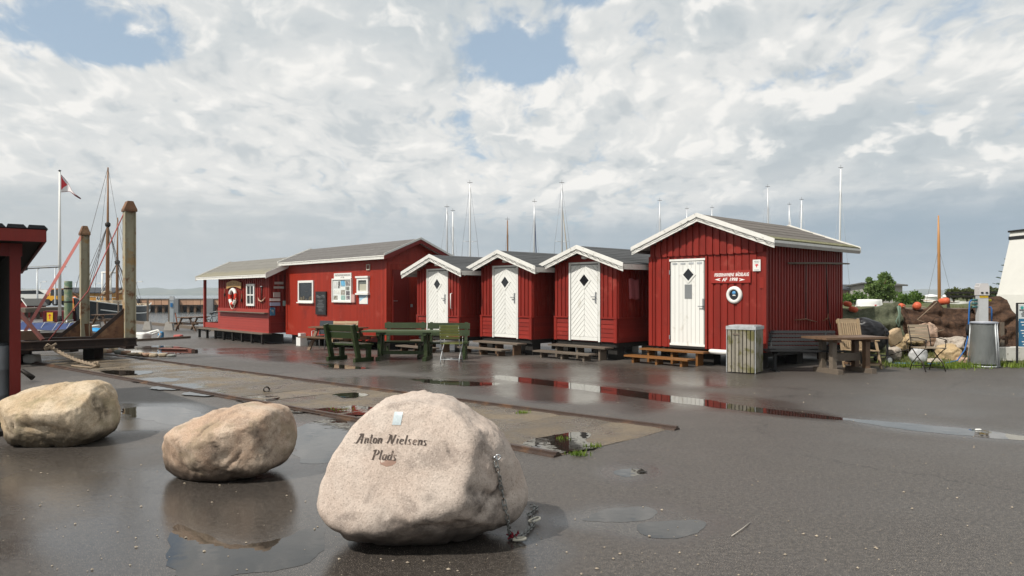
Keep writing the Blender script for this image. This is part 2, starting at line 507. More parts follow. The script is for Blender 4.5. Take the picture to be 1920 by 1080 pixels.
def wetness(x, y):
    p = Vector((x, y, 0)); w = 0.16
    p2 = p + Vector((mnoise.noise(p * 0.9), mnoise.noise(p * 0.9 + Vector((9, 0, 0))), 0)) * 0.55
    for a, b, hw, s in WETS:
        d = seg_dist(p2, a, b) / hw
        if d < 1.6:
            w = max(w, s * (1 - smooth01(0.55, 1.6, d)))
    for P, xa, xb, ya, yb in PPOLY:
        if xa < x < xb and ya < y < yb:
            w = max(w, 0.80 * (1 - smooth01(0.0, 0.55, poly_dist(p2.x * 0.25 + x * 0.75, p2.y * 0.25 + y * 0.75, P))))
    w += 0.22 * mnoise.fractal(p * 0.55 + Vector((3, 7, 0)), 1.0, 2.0, 4)
    return max(0.0, min(1.0, w))


asphalt = bpy.data.materials.new('asphalt'); asphalt.use_nodes = True
T = NT(asphalt.node_tree); b = T.n['Principled BSDF']
pos = T.new('ShaderNodeNewGeometry').outputs['Position']
wet = T.new('ShaderNodeAttribute', attribute_name='wet').outputs['Fac']
g1 = T.noise(pos, 120, 4, 0.7); g2 = T.noise(pos, 1.1, 5, 0.6); g3 = T.noise(pos, 150, 2, 0.6); g4 = T.noise(pos, 9, 5, 0.65)
wet2 = T.math('ADD', wet, T.math('MULTIPLY', T.math('SUBTRACT', g2, 0.5), 0.35))
wet2 = T.math('ADD', wet2, T.math('MULTIPLY', T.math('SUBTRACT', g4, 0.5), 0.16))
cb = T.mix(g2, (0.075, 0.066, 0.060), (0.107, 0.096, 0.086))
cb = T.mix(T.math('MULTIPLY', T.range(g1, 0.42, 0.58), 0.8), cb, (0.030, 0.026, 0.024))
cb = T.mix(T.math('MULTIPLY', T.range(g3, 0.60, 0.66), 0.9), cb, (0.36, 0.30, 0.23))
cb = T.vmath('SCALE', cb, scale=T.range(T.noise(pos, 28, 5, 0.7), 0.3, 0.7, 0.62, 1.38))
vor = T.new('ShaderNodeTexVoronoi', feature='DISTANCE_TO_EDGE')
vor.inputs['Scale'].default_value = 0.22
T.put(vor.inputs['Vector'], T.vmath('ADD', pos, T.vmath('SCALE', T.noise(pos, 1.4, 6, 0.7, color=True), scale=0.9)))
crk = T.math('MULTIPLY', T.range(vor.outputs['Distance'], 0.0, 0.0045, 1.0, 0.0), T.range(T.noise(pos, 0.35, 2, 0.5), 0.48, 0.58))
cb = T.mix(T.math('MULTIPLY', crk, 0.7), cb, (0.012, 0.010, 0.009))
vp = T.new('ShaderNodeTexVoronoi', feature='F1')
vp.inputs['Scale'].default_value = 0.16
T.put(vp.inputs['Vector'], T.vmath('ADD', pos, T.vmath('SCALE', T.noise(pos, 0.8, 5, 0.65, color=True), scale=1.6)))
cb = T.vmath('SCALE', cb, scale=T.range(T.xyz(vp.outputs['Color'])[0], 0, 1, 0.84, 1.14, smooth=False))
cb = T.mix(T.math('MULTIPLY', T.range(T.noise(pos, 45, 2, 0.5), 0.70, 0.74), 0.7), cb, (0.20, 0.16, 0.10))
cb = T.mix(T.range(wet2, 0.2, 0.75, 0.0, 0.38), cb, (0.020, 0.016, 0.013))
T.put(b.inputs['Base Color'], cb)
rgh = T.range(wet2, 0.05, 0.95, 0.55, 0.15, smooth=False)
T.put(b.inputs['Roughness'], T.math('ADD', rgh, T.math('MULTIPLY', T.math('SUBTRACT', g1, 0.5), 0.12)))
b.inputs['Specular IOR Level'].default_value = 0.5
bp = T.new('ShaderNodeBump'); bp.inputs['Distance'].default_value = 0.010
T.put(bp.inputs['Height'], T.math('ADD', g1, T.math('MULTIPLY', g3, 0.5)))
T.put(bp.inputs['Strength'], T.range(wet2, 0.1, 0.8, 0.55, 0.05))
bp2 = T.new('ShaderNodeBump'); bp2.inputs['Distance'].default_value = 0.03; bp2.inputs['Strength'].default_value = 0.12
T.put(bp2.inputs['Height'], T.noise(pos, 2.3, 4, 0.5))
T.put(bp2.inputs['Normal'], bp.outputs[0]); T.put(b.inputs['Normal'], bp2.outputs[0])


def steps(a, f0, f1, b_, coarse, fine):
    xs = []
    x = a
    while x < f0 - 1e-6: xs.append(x); x += coarse
    x = f0
    while x < f1 - 1e-6: xs.append(x); x += fine
    x = f1
    while x < b_ + 1e-6: xs.append(x); x += coarse
    return xs


us = steps(-60, -14, 30, 84, 4, 0.16); vs_ = steps(-60, 0, 22, 22.0, 4, 0.16)
vs_ = [v for v in vs_ if v <= 22.01]
gb = MB(); wl = []
idx = {}
for j, v in enumerate(vs_):
    for i, u in enumerate(us):
        p = UV(u, v)
        gb.v.append((p.x, p.y, ground_z(p.x, p.y)))
        wl.append(wetness(p.x, p.y) if (-14 <= u <= 30 and 0 <= v) else 0.3)
nu = len(us)
for j in range(len(vs_) - 1):
    for i in range(nu - 1):
        if vs_[j] >= 14.9 and us[i] >= 29: continue
        gb.f.append((j * nu + i, j * nu + i + 1, (j + 1) * nu + i + 1, (j + 1) * nu + i)); gb.sm.append(True)
ground = tag(gb.build('ground', asphalt), kind='structure')
at = ground.data.attributes.new('wet', 'FLOAT', 'POINT'); at.data.foreach_set('value', wl)

# quay face and its timber capping
qb = MB()
for (u0, v0), (u1, v1) in (((84, 15.05), (29.9, 15.05)), ((29.9, 15.05), (29.9, 22.1)), ((29.9, 22.1), (-60, 22.1))):
    a = UV(u0, v0); c = UV(u1, v1)
    qb.prism([a + Vector((0, 0, -3)), c + Vector((0, 0, -3)), c + Vector((0, 0, -0.31)), a + Vector((0, 0, -0.31))], (c - a).normalized().cross(Vector((0, 0, 1))) * 0.15)
tag(qb.build('quay_edge', concrete), kind='structure')
cap = MB()
cap.bar(UV(80, 14.85, -0.22), UV(33.5, 14.85, -0.22), 0.25, 0.16)
tag(cap.build('quay_capping', wood_grey), kind='structure')

# water
wm = bpy.data.materials.new('water'); wm.use_nodes = True
T = NT(wm.node_tree); b = T.n['Principled BSDF']
b.inputs['Base Color'].default_value = (0.05, 0.07, 0.075, 1); b.inputs['Roughness'].default_value = 0.12
pos = T.new('ShaderNodeNewGeometry').outputs['Position']
bp = T.new('ShaderNodeBump'); bp.inputs['Strength'].default_value = 0.5; bp.inputs['Distance'].default_value = 0.25
T.put(bp.inputs['Height'], T.noise(T.vmath('MULTIPLY', pos, (0.6, 1.2, 1)), 1.6, 5, 0.6)); T.put(b.inputs['Normal'], bp.outputs[0])
wb = MB()
wb.grid(lambda a, c: (-9000 + 18000 * a, 9 + 9000 * c, -1.25), 12, 8)
tag(wb.build('water', wm), kind='structure')

# grassy bank and shore to the east
grass_ground = mat('grass_ground', (0.075, 0.085, 0.030), 0.95, 0.45, 6.0, bump=1.0, bscale=22, stain=(0.14, 0.12, 0.075), stain_at=(0.5, 0.68), stain_scale=1.6)


def bank_left(y):
    t = smooth01(24, 40, y)
    return 8.35 * (1 - t) + (0.455 * y) * t


def bank_z(x, y):
    return 0.012 + 0.62 * smooth01(16.9, 21.5, y) + 0.35 * smooth01(24, 40, y) + 0.10 * mnoise.noise(Vector((x * 0.5, y * 0.5, 0))) * smooth01(16.8, 18, y)


def bank_pt(a, c):
    y = 16.75 + 4 * (c * 3) if c < 1 / 3 else 20.75 + 180 * ((c - 1 / 3) * 1.5) ** 2
    xl = bank_left(y); xr = xl + 30 + 150 * c
    a2 = a ** 1.5
    x = xl + (xr - xl) * a2
    return (x, y, bank_z(x, y) + 0.03 * mnoise.noise(Vector((x * 4, y * 4, 2))))


gbk = MB(); gbk.grid(bank_pt, 70, 66)
tag(gbk.build('grass_bank', grass_ground), kind='structure')

# far hills across the bay
hill_mat = mat('hill_mat', (0.060, 0.075, 0.045), 0.9, 0.3, 0.012, stain=(0.12, 0.12, 0.07), stain_at=(0.5, 0.6), stain_scale=0.006)


def hill_top(az):
    px = 960 + F * math.tan(az)
    h = 12.5 + 3.0 * mnoise.noise(Vector((px * 0.006, 1.7, 0))) + 2.0 * mnoise.noise(Vector((px * 0.03, 4.1, 0)))
    h += 5.0 * math.exp(-((px - 400) / 55) ** 2) + 2.5 * math.exp(-((px - 270) / 40) ** 2)
    if px > 1500: h = 7 + 6 * math.exp(-((px - 1735) / 35) ** 2) + 1.5 * mnoise.noise(Vector((px * 0.03, 9, 0)))
    return h


def hill_pt(a, c):
    az = -0.9 + 1.8 * a; d = 3600 + 900 * c
    prof = math.sin(min(1, c * 1.6) * math.pi / 2) if c < 0.63 else 1 - 0.4 * (c - 0.63)
    z = -2 + hill_top(az) / F * d * prof * 0.95 + 12 * c * mnoise.noise(Vector((az * 60, c * 5, 0)))
    return (d * math.tan(az), d, z)


hb = MB(); hb.grid(hill_pt, 420, 10)
tag(hb.build('hills', hill_mat), kind='structure')

# ------------------------------------------------------------------ slipway: rails and a worn concrete bed of cross slabs
RA0, RA1 = ground_at(1270, 806), ground_at(185, 665)
RB0, RB1 = ground_at(1046, 856), ground_at(40, 683)
rdir = (RA1 - RA0); rdir.z = 0; rdir.normalize()
rnor = Vector((-rdir.y, rdir.x, 0))
if (RA0 - RB0).dot(rnor) < 0: rnor = -rnor
gauge = (RA0 - RB0).dot(rnor)
S0 = RB0 + rdir * 0.0
lenA = (RA1 - RA0).length + 6
# s along the rails, t across from rail B to rail A


def slip(s, t, z=0.0):
    p = S0 + rdir * s + rnor * t
    return Vector((p.x, p.y, ground_z(p.x, p.y) + z))


sA0 = (RA0 - S0).dot(rdir)
bed = bpy.data.materials.new('bed'); bed.use_nodes = True
T = NT(bed.node_tree); b = T.n['Principled BSDF']
pos = T.new('ShaderNodeNewGeometry').outputs['Position']
n1 = T.noise(pos, 70, 5, 0.7); n2 = T.noise(pos, 1.6, 5, 0.6); n3 = T.noise(pos, 190, 2, 0.5)
cb = T.mix(T.range(n2, 0.35, 0.65), (0.045, 0.036, 0.028), (0.125, 0.094, 0.062))
cb = T.mix(T.math('MULTIPLY', T.range(n1, 0.42, 0.62), 0.6), cb, (0.055, 0.043, 0.032))
cb = T.mix(T.math('MULTIPLY', T.range(n3, 0.56, 0.64), 0.9), cb, (0.40, 0.32, 0.21))
oi = T.new('ShaderNodeObjectInfo').outputs['Random']
cb = T.vmath('SCALE', cb, scale=T.range(oi, 0, 1, 0.78, 1.18, smooth=False))
T.put(b.inputs['Base Color'], cb)
T.put(b.inputs['Roughness'], T.range(n2, 0.36, 0.66, 0.20, 0.65))
bp = T.new('ShaderNodeBump'); bp.inputs['Strength'].default_value = 0.8; bp.inputs['Distance'].default_value = 0.008
T.put(bp.inputs['Height'], n1); T.put(b.inputs['Normal'], bp.outputs[0])
slipway = thing('slipway', (0, 0, 0), 0, None, None); slipway['kind'] = 'structure'
rng = random.Random(5)
s = -0.15; k = 0
while s < 17.5:
    wdt = rng.uniform(0.62, 0.86) if s < 14 else 1.4
    t0, t1 = 0.09, gauge - 0.09
    sa = s + 0.006; sb = s + wdt - 0.030
    # the near end is cut along the line between the two rail ends
    f = lambda ss, tt: max(ss, sA0 * (tt / gauge) + 0.02)
    if sb > f(sb, t1 * 0.15) or s > sA0:
        m = MB(); nx = 12
        tilt = rng.uniform(-0.011, 0.012); tw = rng.uniform(-0.007, 0.007)

        def pt(a, c):
            t = t0 + (t1 - t0) * c; ss = sa + (sb - sa) * a
            ss = max(ss, min(sA0 * (t / gauge) + 0.02, sb))
            z = 0.016 + tilt * (a - 0.5) + tw * (c - 0.5) + 0.0045 * mnoise.noise(Vector((ss * 1.6, t * 1.6, 3)))
            z -= 0.012 * (1 if a in (0.0, 1.0) else 0)
            return slip(ss, t, z)
        m.grid(pt, 4, nx)
        m.build('slab', bed, slipway)
    s += wdt; k += 1
bedbase = MB()
bedbase.grid(lambda a, c: slip(max(-0.1 + 17.9 * a, sA0 * c), 0.05 + (gauge - 0.1) * c, 0.0045), 40, 4)
bedbase.build('slip_bed', bed, slipway)
rail_mat = mat('rail_mat', (0.075, 0.052, 0.042), 0.42, 0.3, 9.0, metal=0.35, bump=0.3, bscale=40, stain=(0.15, 0.085, 0.05), stain_at=(0.5, 0.68), stain_scale=3)
for name_t, s_start in ((gauge, sA0), (0.0, 0.0)):
    m = MB()
    prof = [(-0.075, 0.0), (-0.07, 0.018), (-0.03, 0.022), (-0.028, 0.045), (0.028, 0.045), (0.03, 0.022), (0.06, 0.018), (0.066, 0.0)]
    n = 30
    ring = []
    for i in range(n + 1):
        ss = s_start + (17.6 - s_start) * i / n
        ring += [slip(ss, name_t + a, z + 0.001) for a, z in prof]
    L = len(prof)
    m.add(ring, [(i * L + k, i * L + k + 1, (i + 1) * L + k + 1, (i + 1) * L + k) for i in range(n) for k in range(L - 1)] + [tuple(range(L))])
    m.build('rail', rail_mat, slipway)

# ------------------------------------------------------------------ puddles: thin sheets of still water
pud = bpy.data.materials.new('puddle_water'); pud.use_nodes = True
T = NT(pud.node_tree); b = T.n['Principled BSDF']
pos = T.new('ShaderNodeNewGeometry').outputs['Position']
b.inputs['Base Color'].default_value = (0.020, 0.017, 0.014, 1)
T.put(b.inputs['Roughness'], 0.015)
b.inputs['Specular IOR Level'].default_value = 0.62
T.put(b.inputs['Alpha'], T.range(T.math('ADD', T.new('ShaderNodeAttribute', attribute_name='film').outputs['Fac'], T.math('MULTIPLY', T.math('SUBTRACT', T.noise(pos, 22, 4, 0.6), 0.5), 0.5)), 0.05, 0.85))
bp = T.new('ShaderNodeBump'); bp.inputs['Strength'].default_value = 0.05; bp.inputs['Distance'].default_value = 0.02
T.put(bp.inputs['Height'], T.noise(pos, 5, 2, 0.5)); T.put(b.inputs['Normal'], bp.outputs[0])


def puddle(pts, z=0.0015, wob=0.10, seed=0, name='puddle', rim=0.0):
    P = [ground_at(*p) for p in pts]; n = len(P); ring = []
    sub = 10
    for i in range(n):
        a, b0, c, d = P[i - 1], P[i], P[(i + 1) % n], P[(i + 2) % n]
        for k in range(sub):
            t = k / sub
            p = 0.5 * ((2 * b0) + (c - a) * t + (2 * a - 5 * b0 + 4 * c - d) * t * t + (3 * b0 - a - 3 * c + d) * t ** 3)
            ring.append(p)
    outer = []
    for p in ring:
        q = p + Vector((mnoise.noise(p * 4 + Vector((seed, 0, 0))), mnoise.noise(p * 4 + Vector((0, seed, 5))), 0)) * wob
        q += Vector((mnoise.noise(p * 15 + Vector((seed, 0, 0))), mnoise.noise(p * 15 + Vector((0, seed, 5))), 0)) * wob * 0.45
        q += Vector((mnoise.noise(p * 43), mnoise.noise(p * 43 + Vector((0, seed, 5))), 0)) * wob * 0.25
        outer.append(q)
    me = bpy.data.meshes.new(name); bm = bmesh.new()
    f = bm.faces.new([bm.verts.new((q.x, q.y, ground_z(q.x, q.y) + z)) for q in outer])
    film = None
    if rim:
        r_ = bmesh.ops.inset_region(bm, faces=[f], thickness=rim, use_even_offset=False, use_boundary=True)
    bmesh.ops.triangulate(bm, faces=bm.faces[:])
    for f in bm.faces:
        if f.normal.z < 0: f.normal_flip()
    film = [0.0 if (rim and v.is_boundary) else 1.0 for v in bm.verts]
    bm.to_mesh(me); bm.free(); me.materials.append(pud)
    a_ = me.attributes.new('film', 'FLOAT', 'POINT'); a_.data.foreach_set('value', film)
    o = bpy.data.objects.new(name, me); COL.objects.link(o)
    o['kind'] = 'structure'
    return o


for i, (pts, wob) in enumerate(PUDDLES):
    puddle(pts, 0.0007 + 0.0004 * (i % 3), wob, i * 3.1, rim=0.05 if i in (0, 1, 2, 9) else (0.15 if i in (3, 4, 5) else 0.10))
SLIP_PUDDLES = [
    ([(975, 836), (1010, 824), (1070, 814), (1105, 816), (1100, 830), (1118, 838), (1090, 848), (1050, 852), (1005, 846)], 0.02),
    ([(572, 773), (600, 768), (668, 763), (700, 768), (690, 778), (640, 783), (590, 778)], 0.03),
    ([(442, 750), (470, 746), (518, 745), (520, 750), (490, 757), (462, 757)], 0.03),
    ([(244, 714), (290, 710), (335, 712), (330, 716), (290, 719), (255, 718)], 0.05),
    ([(290, 727), (340, 721), (385, 723), (380, 730), (330, 733), (300, 732)], 0.05),
    ([(340, 739), (400, 732), (425, 735), (410, 742), (370, 745)], 0.04),
    ([(190, 697), (240, 696), (285, 698), (260, 705), (205, 703)], 0.04),
    ([(620, 742), (660, 738), (690, 742), (660, 748)], 0.03),
    ([(530, 770), (560, 766), (585, 770), (560, 776)], 0.02),
]
for i, (pts, wob) in enumerate(SLIP_PUDDLES):
    puddle(pts, 0.0190, wob * 2.2, 50 + i * 2.7, rim=0.11 if 3 <= i <= 6 else 0.05)


# ================================================================== BUILDINGS
def ray_hit(px, py, origin, normal):
    o = Vector((0, 0, EYE)); d = Vector(((px - 960) / F, 1, (HOR - py) / F))
    return o + d * ((Vector(origin) - o).dot(normal) / d.dot(normal))


class Site:
    """Local frame of a building: x along the front (towards the eye), y into it, z up."""
    def __init__(s, origin, rz=HUT_RZ):
        s.o = Vector(origin); s.rz = rz; s.m = Matrix.Rotation(rz, 3, 'Z')

    def local(s, p):
        return s.m.transposed() @ (Vector(p) - s.o)

    def front(s, px, py, y=0.0):
        n = s.m @ Vector((0, 1, 0))
        return s.local(ray_hit(px, py, s.o + n * y, n))

    def side(s, px, py, x):
        n = s.m @ Vector((1, 0, 0))
        return s.local(ray_hit(px, py, s.o + n * x, n))


def clip(poly, a, b, c):
    """Keep the part of a 2-D polygon where a*x+b*y<=c."""
    out = []
    for i in range(len(poly)):
        p, q = poly[i], poly[(i + 1) % len(poly)]
        dp, dq = a * p[0] + b * p[1] - c, a * q[0] + b * q[1] - c
        if dp <= 0: out.append(p)
        if dp * dq < 0:
            t = dp / (dp - dq); out.append((p[0] + (q[0] - p[0]) * t, p[1] + (q[1] - p[1]) * t))
    return out


def roof_side(parent, x_of, a0, a1, ridge, eave, thick, m_slab, m_felt, courses, name='roof', along='y'):
    """A roof plane. ridge=(across, z), eave=(across, z); a0..a1 along the ridge."""
    def P(c, a, z):
        return Vector((c, a, z)) if along == 'y' else Vector((a, c, z))
    r, e = ridge, eave
    mb = MB()
    mb.prism([P(r[0], a0, r[1]), P(r[0], a1, r[1]), P(e[0], a1, e[1]), P(e[0], a0, e[1])], (0, 0, -thick))
    slab = mb.build(name, m_slab, parent)
    for k in range(courses):
        t0 = k / courses; t1 = min(1.0, (k + 1.12) / courses)
        f0 = (r[0] + (e[0] - r[0]) * t0, r[1] + (e[1] - r[1]) * t0 + 0.006); f1 = (r[0] + (e[0] - r[0]) * t1, r[1] + (e[1] - r[1]) * t1 + 0.014)
        m = MB(); n = 14; vs = []; fs = []
        for i in range(n + 1):
            a = a0 + (a1 - a0) * i / n
            w = 0.003 * mnoise.noise(Vector((a * 3, k * 1.7, e[0])))
            vs += [P(f0[0], a, f0[1]), P(f1[0], a, f1[1] + w), P(f1[0], a, f1[1] + w - 0.013)]
        for i in range(n):
            for j in range(2):
                fs.append((i * 3 + j, i * 3 + j + 1, (i + 1) * 3 + j + 1, (i + 1) * 3 + j))
        m.add(vs, fs); m.build('felt_strip', m_felt, slab)
    return slab


def lap_boards(parent, x0, x1, z0, z1, n, at_, m, axis='x', out=-1):
    """Overlapping horizontal boards, each tilted outwards at its foot."""
    h = (z1 - z0) / n
    for k in range(n):
        c = z0 + h * (k + 0.5)
        if axis == 'x':
            plank(parent, ((x0 + x1) / 2, at_ + out * 0.016, c), (x1 - x0, 0.018, h * 1.10), m, rot=(-0.13 * -out, 0, 0))
        else:
            plank(parent, (at_ + out * 0.016, (x0 + x1) / 2, c), (0.018, x1 - x0, h * 1.10), m, rot=(0, -0.13 * out, 0))


def herringbone(door, x0, x1, z0, z1, y, m, pitch=0.098, hole=None):
    xm = (x0 + x1) / 2; g = 0.010
    for side in (-1, 1):
        a, b_ = (x0, xm - 0.004) if side < 0 else (xm + 0.004, x1)
        k = -14
        while k < 40:
            lo = z0 + k * pitch * 1.414; hi = lo + pitch * 1.414 - g * 1.414
            rect = [(a, z0), (b_, z0), (b_, z1), (a, z1)]
            # boards rise towards the middle: z - |x - x0| constant
            sx = 1 if side < 0 else -1
            ref = x0 if side < 0 else x1
            poly = clip(rect, -sx * 1.0, 1.0, hi - sx * ref)
            poly = clip(poly, sx * 1.0, -1.0, -(lo - sx * ref)) if len(poly) > 2 else []
            if len(poly) > 2:
                zs = [p[1] for p in poly]
                if max(zs) - min(zs) > 0.03:
                    mb = MB(); mb.prism([(px_, y, pz_) for px_, pz_ in poly], (0, -0.011, 0)); mb.build('plank', m, door)
            k += 1


def diamond(door, cx, cz, r_out, r_in, y, frame_m=None):
    mb = MB()
    o = [(cx, cz + r_out), (cx + r_out, cz), (cx, cz - r_out), (cx - r_out, cz)]
    i = [(cx, cz + r_in), (cx + r_in, cz), (cx, cz - r_in), (cx - r_in, cz)]
    for k in range(4):
        a, b_, c, d = o[k], o[(k + 1) % 4], i[(k + 1) % 4], i[k]
        mb.prism([(p[0], y, p[1]) for p in (a, b_, c, d)], (0, -0.014, 0))
    f = mb.build('window_frame', frame_m or white_door, door)
    g = MB(); g.prism([(p[0], y - 0.006, p[1]) for p in [(cx, cz + r_in), (cx + r_in, cz), (cx, cz - r_in), (cx - r_in, cz)]], (0, 0.004, 0))
    g.build('window_pane', dark_glass, door)


def door_handle(door, x, z0, z1, y, zl, length, m=None):
    mb = MB(); mb.box((x, y - 0.008, (z0 + z1) / 2), (0.045, 0.012, z1 - z0))
    mb.box((x, y - 0.03, zl), (0.022, 0.04, 0.022)); mb.box((x - length / 2, y - 0.052, zl), (length, 0.016, 0.02))
    mb.build('handle', m or steel, door)


def bargeboards(parent, y, apex, half, eave_z, depth, m, courses=2, fall=0.012, cord=True):
    """White boards down both slopes of a gable, a narrower one lapped over the upper edge."""
    for sx in (-1, 1):
        mb = MB()
        mb.prism([(0, y, apex), (sx * half, y, eave_z), (sx * half, y, eave_z - depth), (0, y, apex - depth)], (0, -0.022, 0))
        bb = mb.build('bargeboard', m, parent)
        m2 = MB()
        m2.prism([(0, y - 0.022, apex + 0.03), (sx * (half + 0.015), y - 0.022, eave_z + 0.03), (sx * (half + 0.015), y - 0.022, eave_z - depth * 0.42), (0, y - 0.022, apex - depth * 0.42)], (0, -0.02, 0))
        m2.build('cover_board', m, bb)
        if cord:
            pts = []; rg = random.Random(int(abs(apex) * 100) + sx)
            for k in range(26):
                t = k / 25
                pts.append((sx * half * t, y - 0.05, apex + (eave_z - apex) * t - depth * (0.55 + 0.22 * math.sin(k * 1.9 + sx) * rg.random())))
            c = MB(); c.tube(pts, 0.006, 5); c.build('light_cord', black_rubber, bb)


def small_hut(label):
    W_, D_, zb, top, half, eave, oh = 2.157, 3.3, 0.437, 2.92, 1.515, 2.413, 0.30
    t = thing('fishing_hut', (0, 0, 0), HUT_RZ, label, 'hut', 'row of small red fishing huts')
    wz = 2.58                                # wall plate under the roof
    mb = MB()
    pent = [(-W_ / 2, 0, zb), (W_ / 2, 0, zb), (W_ / 2, 0, 2.44), (0, 0, 2.80), (-W_ / 2, 0, 2.44)]
    mb.prism(pent, (0, D_, 0))
    wall = mb.build('wall', red_hut, t)
    roofz = lambda x: top - 0.05 - (top - eave) * abs(x) / half
    belt = 1.04
    # front boards beside and above the door
    x = -W_ / 2 + 0.05
    while x < W_ / 2:
        if abs(x) > 0.58:
            z1 = roofz(abs(x) + 0.04) - 0.03
            plank(wall, (x, -0.012, (belt + z1) / 2), (0.082, 0.024, z1 - belt), red_hut)
        x += 0.1475
    plank(wall, (0, -0.012, 2.60), (1.16, 0.024, 0.17), red_hut)
    for sx in (-1, 1):
        xa, xb = sx * 0.565, sx * (W_ / 2 - 0.085)
        lap_boards(wall, min(xa, xb), max(xa, xb), zb + 0.02, belt - 0.02, 5, 0.0, red_hut)
        plank(wall, (sx * (W_ / 2 - 0.035), -0.022, (zb + belt) / 2), (0.10, 0.044, belt - zb), red_hut, 'corner_board')
        plank(wall, (sx * (0.56 + W_ / 2 + 0.02) / 2, -0.026, belt + 0.018), (W_ / 2 - 0.54, 0.052, 0.036), red_hut, 'belt_board')
        # side walls
        y = 0.06
        while y < D_:
            plank(wall, (sx * (W_ / 2 + 0.012), y, (belt + 2.42) / 2), (0.024, 0.085, 2.42 - belt), red_hut); y += 0.165
        lap_boards(wall, 0.06, D_, zb + 0.02, belt - 0.02, 5, sx * W_ / 2, red_hut, 'y', sx)
        plank(wall, (sx * (W_ / 2 + 0.022), D_ / 2, belt + 0.018), (0.044, D_, 0.036), red_hut, 'belt_board')
        roof_side(t, None, -oh, D_ + 0.12, (0, top), (sx * half, eave), 0.05, white_trim, felt_slate, 9)
        f = MB(); f.box((sx * (half - 0.012), (D_ - oh + 0.12) / 2, eave - 0.085), (0.022, D_ + oh + 0.06, 0.09)); f.build('fascia', white_trim, t)
    bargeboards(t, -oh, top, half, eave, 0.185, white_trim)
    # door
    d = MB(); d.box((0, -0.004, (zb + 2.46) / 2 + 0.01), (0.97, 0.03, 2.46 - zb - 0.02)); door = d.build('door', groove_grey, t)
    herringbone(door, -0.465, 0.465, zb + 0.12, 2.43, -0.019, white_door)
    plank(door, (0, -0.026, zb + 0.07), (0.93, 0.014, 0.09), white_door, 'kick_board')
    diamond(door, 0.0, 2.03, 0.235, 0.165, -0.028)
    door_handle(door, 0.40, 1.44, 1.72, -0.032, 1.60, 0.13)
    fr = MB()
    for sx in (-1, 1): fr.box((sx * 0.515, -0.018, (zb + 2.47) / 2), (0.055, 0.05, 2.47 - zb))
    fr.box((0, -0.018, 2.487), (1.085, 0.05, 0.045)); fr.build('door_frame', white_door, t)
    l = MB(); l.lathe([(0.0, 0.0), (0.07, 0.01), (0.085, 0.04), (0.07, 0.07), (0, 0.08)], (0.05, -0.08, 2.585), 14); l.build('lamp', white_paint, t)
    # floor frame and feet
    b = MB(); b.box((0, D_ / 2, zb - 0.06), (W_ - 0.05, D_ - 0.05, 0.115)); b.build('floor_frame', black_and_shade, t)
    for sx in (-0.85, 0.85):
        for y in (0.25, D_ / 2, D_ - 0.25):
            f = MB(); f.box((sx, y, 0.15), (0.3, 0.3, 0.46)); f.build('footing', concrete if y > 1 else black_and_shade, t)  # front footings near-black: the shade under the hut is in their colour
    return t


hut = small_hut('small red fishing hut with a white grab bar beside its white herringbone door')
HUTS = [((-2.28, 22.35), -0.052, None), ((-0.175, 20.75), -0.018, 'middle one of three small red huts, its white door half grey in shade'),
        ((1.919, 19.06), 0.0, 'small red hut with a pink cloth hanging on its shaded side wall')]
hut_roots = [hut] + [copy_tree(hut) for _ in range(2)]
for o, ((x, y), dz, lab) in zip(hut_roots, HUTS):
    o.location = (x, y, dz)
    if lab: o['label'] = lab
# what sets the first and the third apart
gm = MB(); gm.tube([(0.74, -0.03, 1.75), (0.74, -0.085, 1.74), (0.74, -0.085, 1.30), (0.74, -0.03, 1.29)], 0.018, 8); gm.build('grab_bar', white_paint, hut_roots[0])
hut_roots[1]['label'] = 'small red hut between the grab bar hut and the pink cloth hut'
pc = MB()
pc.grid(lambda a, c: (1.078 + 0.035 + 0.014 * math.sin(a * 9), 0.42 + 0.42 * a + 0.03 * c, 2.06 - 0.52 * c + 0.02 * math.sin(a * 7)), 10, 10)
pk = tag(pc.build('cloth', mat('pink_cloth', (0.42, 0.12, 0.13), 0.8, 0.15, 12), None), 'faded pink cloth hanging on the hut side wall', 'cloth')
pk.location = hut_roots[2].location; pk.rotation_euler = (0, 0, HUT_RZ)
sm_ = pk.modifiers.new('thickness', 'SOLIDIFY'); sm_.thickness = 0.006


def hut_steps(name, site, x0, x1, treads, m, label, leg_m, group='wooden steps before the hut doors'):
    """treads: (y front, y back, z top)."""
    t = thing(name, site.o, site.rz, label, 'steps', group)
    for i, (yf, yb, z) in enumerate(treads):
        dx = -0.12 * i
        plank(t, ((x0 + x1) / 2 + dx, (yf + yb) / 2, z - 0.02), (x1 - x0, yb - yf, 0.04), m, 'tread')
        for fx in (0.12, 0.5, 0.88):
            plank(t, (x0 + dx + (x1 - x0) * fx, (yf + yb) / 2 + 0.02, (z - 0.04 - 0.0) / 2), (0.06, (yb - yf) * 0.72, z - 0.04), leg_m, 'leg')
    return t


S3 = Site((1.919, 19.06, 0)); S2 = Site((-0.175, 20.75, -0.018)); S1 = Site((-2.28, 22.35, -0.09))
hut_steps('wooden_steps', S3, -0.95, 1.02, [(-0.42, -0.07, 0.335), (-0.88, -0.54, 0.185)], wood_grey, 'weathered grey steps below the hut with the pink cloth', wood_grey)
hut_steps('wooden_steps', S2, -0.95, 0.95, [(-0.45, -0.08, 0.335), (-0.92, -0.58, 0.185)], wood_grey, 'weathered grey steps below the middle small hut', wood_brown)
hut_steps('wooden_steps', S1, -0.9, 0.9, [(-0.42, -0.07, 0.335), (-0.88, -0.54, 0.185)], wood_grey, 'grey steps behind the green benches at the grab bar hut', wood_brown)

